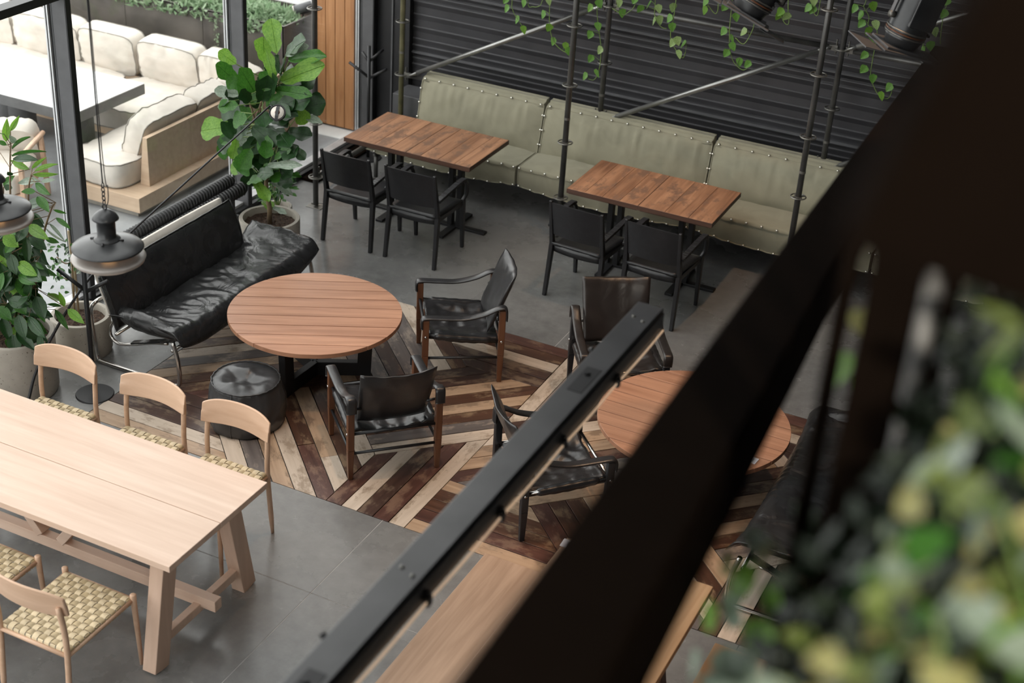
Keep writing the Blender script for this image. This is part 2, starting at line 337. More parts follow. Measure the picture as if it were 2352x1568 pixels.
# ---------------- measured plant and vine positions (metres) ----------------
FIDDLE=[(-6.27, 9.211, 1.692, -6.384, 9.29, 1.93, 0.114, 2), (-6.302, 9.089, 1.657, -6.232, 8.959, 1.879, 0.103, 2), (-6.14, 9.151, 1.734, -5.937, 9.059, 1.91, 0.123, 0), (-6.094, 9.064, 1.746, -5.94, 9.134, 1.844, 0.061, 3), (-6.079, 9.093, 1.71, -5.711, 8.983, 1.853, 0.082, 1), (-6.029, 8.909, 1.602, -5.709, 8.971, 1.787, 0.126, 2), (-6.044, 8.846, 1.622, -6.116, 8.84, 1.842, 0.07, 2), (-6.064, 8.962, 1.626, -6.036, 8.858, 1.813, 0.081, 0), (-6.545, 9.054, 1.449, -6.622, 8.923, 1.618, 0.121, 1), (-6.382, 8.828, 1.692, -6.492, 8.771, 1.787, 0.076, 2), (-6.212, 8.812, 1.515, -6.233, 8.684, 1.721, 0.096, 1), (-6.359, 9.033, 1.313, -6.527, 9.056, 1.495, 0.099, 1), (-6.6, 9.167, 1.303, -6.762, 9.056, 1.34, 0.069, 3), (-6.555, 8.97, 1.107, -6.799, 8.899, 1.054, 0.153, 2), (-6.511, 9.044, 1.213, -6.674, 9.012, 1.209, 0.127, 0), (-6.493, 9.193, 1.16, -6.596, 9.135, 1.134, 0.122, 1), (-6.444, 8.805, 1.385, -6.552, 8.818, 1.348, 0.072, 0), (-6.046, 8.846, 1.55, -5.733, 8.845, 1.585, 0.076, 1), (-5.93, 9.003, 1.382, -5.746, 9.063, 1.456, 0.138, 0), (-5.954, 9.024, 1.538, -5.811, 9.021, 1.661, 0.122, 0), (-6.011, 8.896, 1.491, -6.165, 8.877, 1.412, 0.086, 1), (-5.903, 8.892, 1.453, -5.817, 8.917, 1.308, 0.091, 2), (-5.946, 9.007, 1.325, -5.681, 8.897, 1.364, 0.046, 3), (-6.283, 8.883, 1.195, -6.042, 8.825, 1.118, 0.119, 0), (-6.465, 9.104, 1.073, -6.424, 9.004, 0.95, 0.117, 3), (-6.126, 9.094, 1.119, -5.894, 9.098, 1.148, 0.094, 0), (-5.894, 8.818, 1.154, -5.771, 8.824, 1.063, 0.061, 0), (-6.269, 8.82, 1.036, -6.292, 8.708, 0.906, 0.103, 1), (-6.615, 9.041, 0.883, -6.679, 8.954, 0.853, 0.096, 1), (-6.507, 9.166, 0.708, -6.7, 9.132, 0.675, 0.097, 2), (-6.289, 8.922, 1.095, -6.234, 8.957, 0.877, 0.13, 0), (-6.023, 8.793, 1.015, -5.879, 8.812, 1.159, 0.061, 1), (-6.092, 8.804, 0.942, -5.746, 8.697, 1.07, 0.051, 3), (-6.38, 9.199, 0.67, -6.073, 9.209, 0.722, 0.038, 1), (-6.282, 8.878, 0.75, -6.071, 8.764, 0.677, 0.073, 2), (-6.362, 9.208, 0.603, -6.154, 9.214, 0.542, 0.043, 3), (-6.39, 9.141, 0.448, -6.215, 9.032, 0.474, 0.059, 2), (-6.231, 9.055, 0.461, -6.071, 8.993, 0.479, 0.037, 3), (-6.456, 8.883, 1.124, -6.548, 8.817, 1.017, 0.068, 1), (-6.554, 9.05, 0.994, -6.566, 8.987, 0.824, 0.069, 2), (-6.055, 8.95, 1.662, -5.967, 8.84, 1.792, 0.096, 0), (-6.321, 9.146, 1.532, -6.296, 9.148, 1.61, 0.068, 0), (-6.244, 9.134, 1.371, -6.046, 9.089, 1.373, 0.099, 0), (-6.423, 9.155, 0.732, -6.357, 9.129, 0.643, 0.075, 0), (-6.239, 9.041, 1.013, -6.108, 9.027, 0.982, 0.084, 0), (-6.33, 9.106, 1.081, -6.122, 9.053, 1.144, 0.1, 0), (-6.153, 8.823, 1.358, -6.04, 8.69, 1.32, 0.102, 0), (-6.112, 8.869, 1.416, -5.86, 8.738, 1.427, 0.092, 0), (-6.442, 9.171, 1.319, -6.244, 9.137, 1.455, 0.084, 1), (-6.26, 9.115, 0.706, -6.338, 8.975, 0.7, 0.087, 0), (-6.11, 8.987, 0.779, -6.046, 9.043, 0.743, 0.068, 1), (-6.259, 9.053, 0.839, -6.255, 9.007, 0.772, 0.064, 0), (-6.23, 8.985, 0.883, -6.29, 8.867, 0.903, 0.087, 0), (-6.214, 8.848, 0.839, -6.028, 8.743, 0.918, 0.09, 0), (-6.102, 8.945, 0.756, -5.941, 8.89, 0.801, 0.072, 0), (-6.321, 9.167, 0.688, -6.073, 9.061, 0.751, 0.086, 1), (-6.198, 8.892, 0.884, -6.021, 8.813, 0.94, 0.064, 1), (-6.024, 8.851, 0.889, -6.033, 8.774, 0.832, 0.064, 1), (-6.045, 8.883, 0.896, -5.92, 8.85, 0.88, 0.084, 0), (-6.145, 8.794, 0.803, -6.326, 8.858, 0.757, 0.075, 1), (-6.215, 8.942, 0.814, -6.154, 9.009, 0.834, 0.068, 0), (-6.382, 9.083, 0.8, -6.536, 9.091, 0.739, 0.08, 1), (-6.126, 8.988, 0.923, -6.321, 9.056, 0.803, 0.089, 0), (-6.446, 8.832, 1.084, -6.588, 8.839, 0.949, 0.096, 0), (-6.386, 8.908, 0.909, -6.487, 8.916, 0.767, 0.096, 0), (-6.284, 9.101, 1.475, -6.134, 8.997, 1.65, 0.101, 0), (-6.019, 8.868, 1.197, -5.854, 8.734, 1.185, 0.108, 0), (-6.12, 8.881, 1.506, -5.983, 8.759, 1.674, 0.114, 0), (-6.206, 8.956, 1.442, -6.246, 9.031, 1.592, 0.102, 0), (-6.408, 8.94, 1.47, -6.505, 8.869, 1.529, 0.088, 1), (-6.33, 8.986, 1.002, -6.422, 8.908, 0.879, 0.12, 1), (-6.133, 9.102, 1.31, -6.008, 9.12, 1.388, 0.1, 0), (-5.993, 8.852, 1.116, -5.832, 8.765, 1.097, 0.115, 0), (-6.267, 9.076, 0.988, -6.243, 9.143, 0.826, 0.103, 0), (-6.266, 9.064, 1.542, -6.158, 9.019, 1.719, 0.11, 0), (-6.643, 9.209, 1.201, -6.657, 9.071, 1.327, 0.123, 0), (-6.015, 8.807, 1.402, -5.876, 8.838, 1.517, 0.097, 0), (-6.321, 8.96, 1.082, -6.279, 8.83, 0.988, 0.108, 0), (-6.436, 9.021, 0.948, -6.65, 9.099, 0.753, 0.098, 0), (-6.131, 9.008, 1.485, -5.899, 8.945, 1.611, 0.101, 0), (-6.119, 8.821, 1.135, -6.041, 8.697, 1.061, 0.085, 1), (-6.295, 9.175, 0.868, -6.201, 9.144, 0.745, 0.101, 0), (-6.43, 9.192, 1.232, -6.42, 9.064, 1.399, 0.109, 0), (-6.197, 8.887, 1.425, -6.048, 8.758, 1.665, 0.117, 0), (-6.168, 8.955, 1.23, -5.942, 8.828, 1.3, 0.089, 0), (-6.339, 8.892, 1.153, -6.432, 8.842, 1.106, 0.09, 0), (-6.069, 8.915, 1.305, -5.828, 8.786, 1.427, 0.086, 0), (-5.958, 8.797, 1.424, -5.872, 8.87, 1.473, 0.098, 0), (-5.94, 8.859, 1.44, -5.745, 8.831, 1.546, 0.103, 0), (-6.354, 8.957, 1.203, -6.501, 8.934, 1.131, 0.091, 0), (-6.266, 8.817, 1.415, -6.273, 8.746, 1.532, 0.086, 0), (-6.3, 8.828, 0.952, -6.375, 8.807, 0.815, 0.119, 1), (-6.507, 9.185, 0.721, -6.537, 9.177, 0.523, 0.121, 0), (-6.398, 9.157, 1.341, -6.37, 9.064, 1.484, 0.119, 0), (-6.266, 8.788, 1.293, -6.389, 8.766, 1.263, 0.104, 1), (-6.282, 8.994, 1.139, -6.214, 8.98, 1.026, 0.101, 0), (-6.247, 8.946, 1.018, -6.167, 8.943, 0.904, 0.114, 0), (-6.42, 9.099, 0.893, -6.515, 9.16, 0.687, 0.108, 0), (-6.137, 8.915, 1.278, -5.927, 8.874, 1.355, 0.104, 0), (-6.536, 9.144, 1.087, -6.654, 9.053, 1.092, 0.087, 0), (-6.377, 8.831, 1.364, -6.511, 8.759, 1.347, 0.089, 1), (-6.125, 8.819, 1.536, -6.096, 8.848, 1.686, 0.103, 1), (-6.209, 9.141, 1.483, -6.048, 9.069, 1.662, 0.109, 0), (-6.413, 8.837, 1.183, -6.445, 8.715, 1.168, 0.111, 0), (-6.305, 8.888, 1.45, -6.32, 8.766, 1.565, 0.107, 1), (-6.075, 8.969, 1.331, -5.902, 8.956, 1.409, 0.084, 0), (-6.219, 8.888, 1.172, -6.07, 8.761, 1.076, 0.094, 1)]
FSTEM=[(-6.217, 9.0, 0.408), (-6.232, 9.0, 0.508), (-6.254, 9.0, 0.616), (-6.253, 9.0, 0.802), (-6.293, 9.0, 0.977), (-6.33, 9.0, 1.114), (-6.317, 9.0, 1.261)]
FBR=[[(-6.293, 9.0, 0.977), (-6.398, 9.02, 1.309), (-6.525, 9.05, 1.433)], [(-6.317, 9.0, 1.261), (-6.24, 9.0, 1.436), (-6.152, 9.05, 1.51)], [(-6.308, 9.0, 1.155), (-6.282, 9.0, 1.375), (-6.256, 9.0, 1.555)], [(-6.274, 9.0, 0.908), (-6.129, 9.0, 1.051), (-6.092, 9.1, 1.171)]]
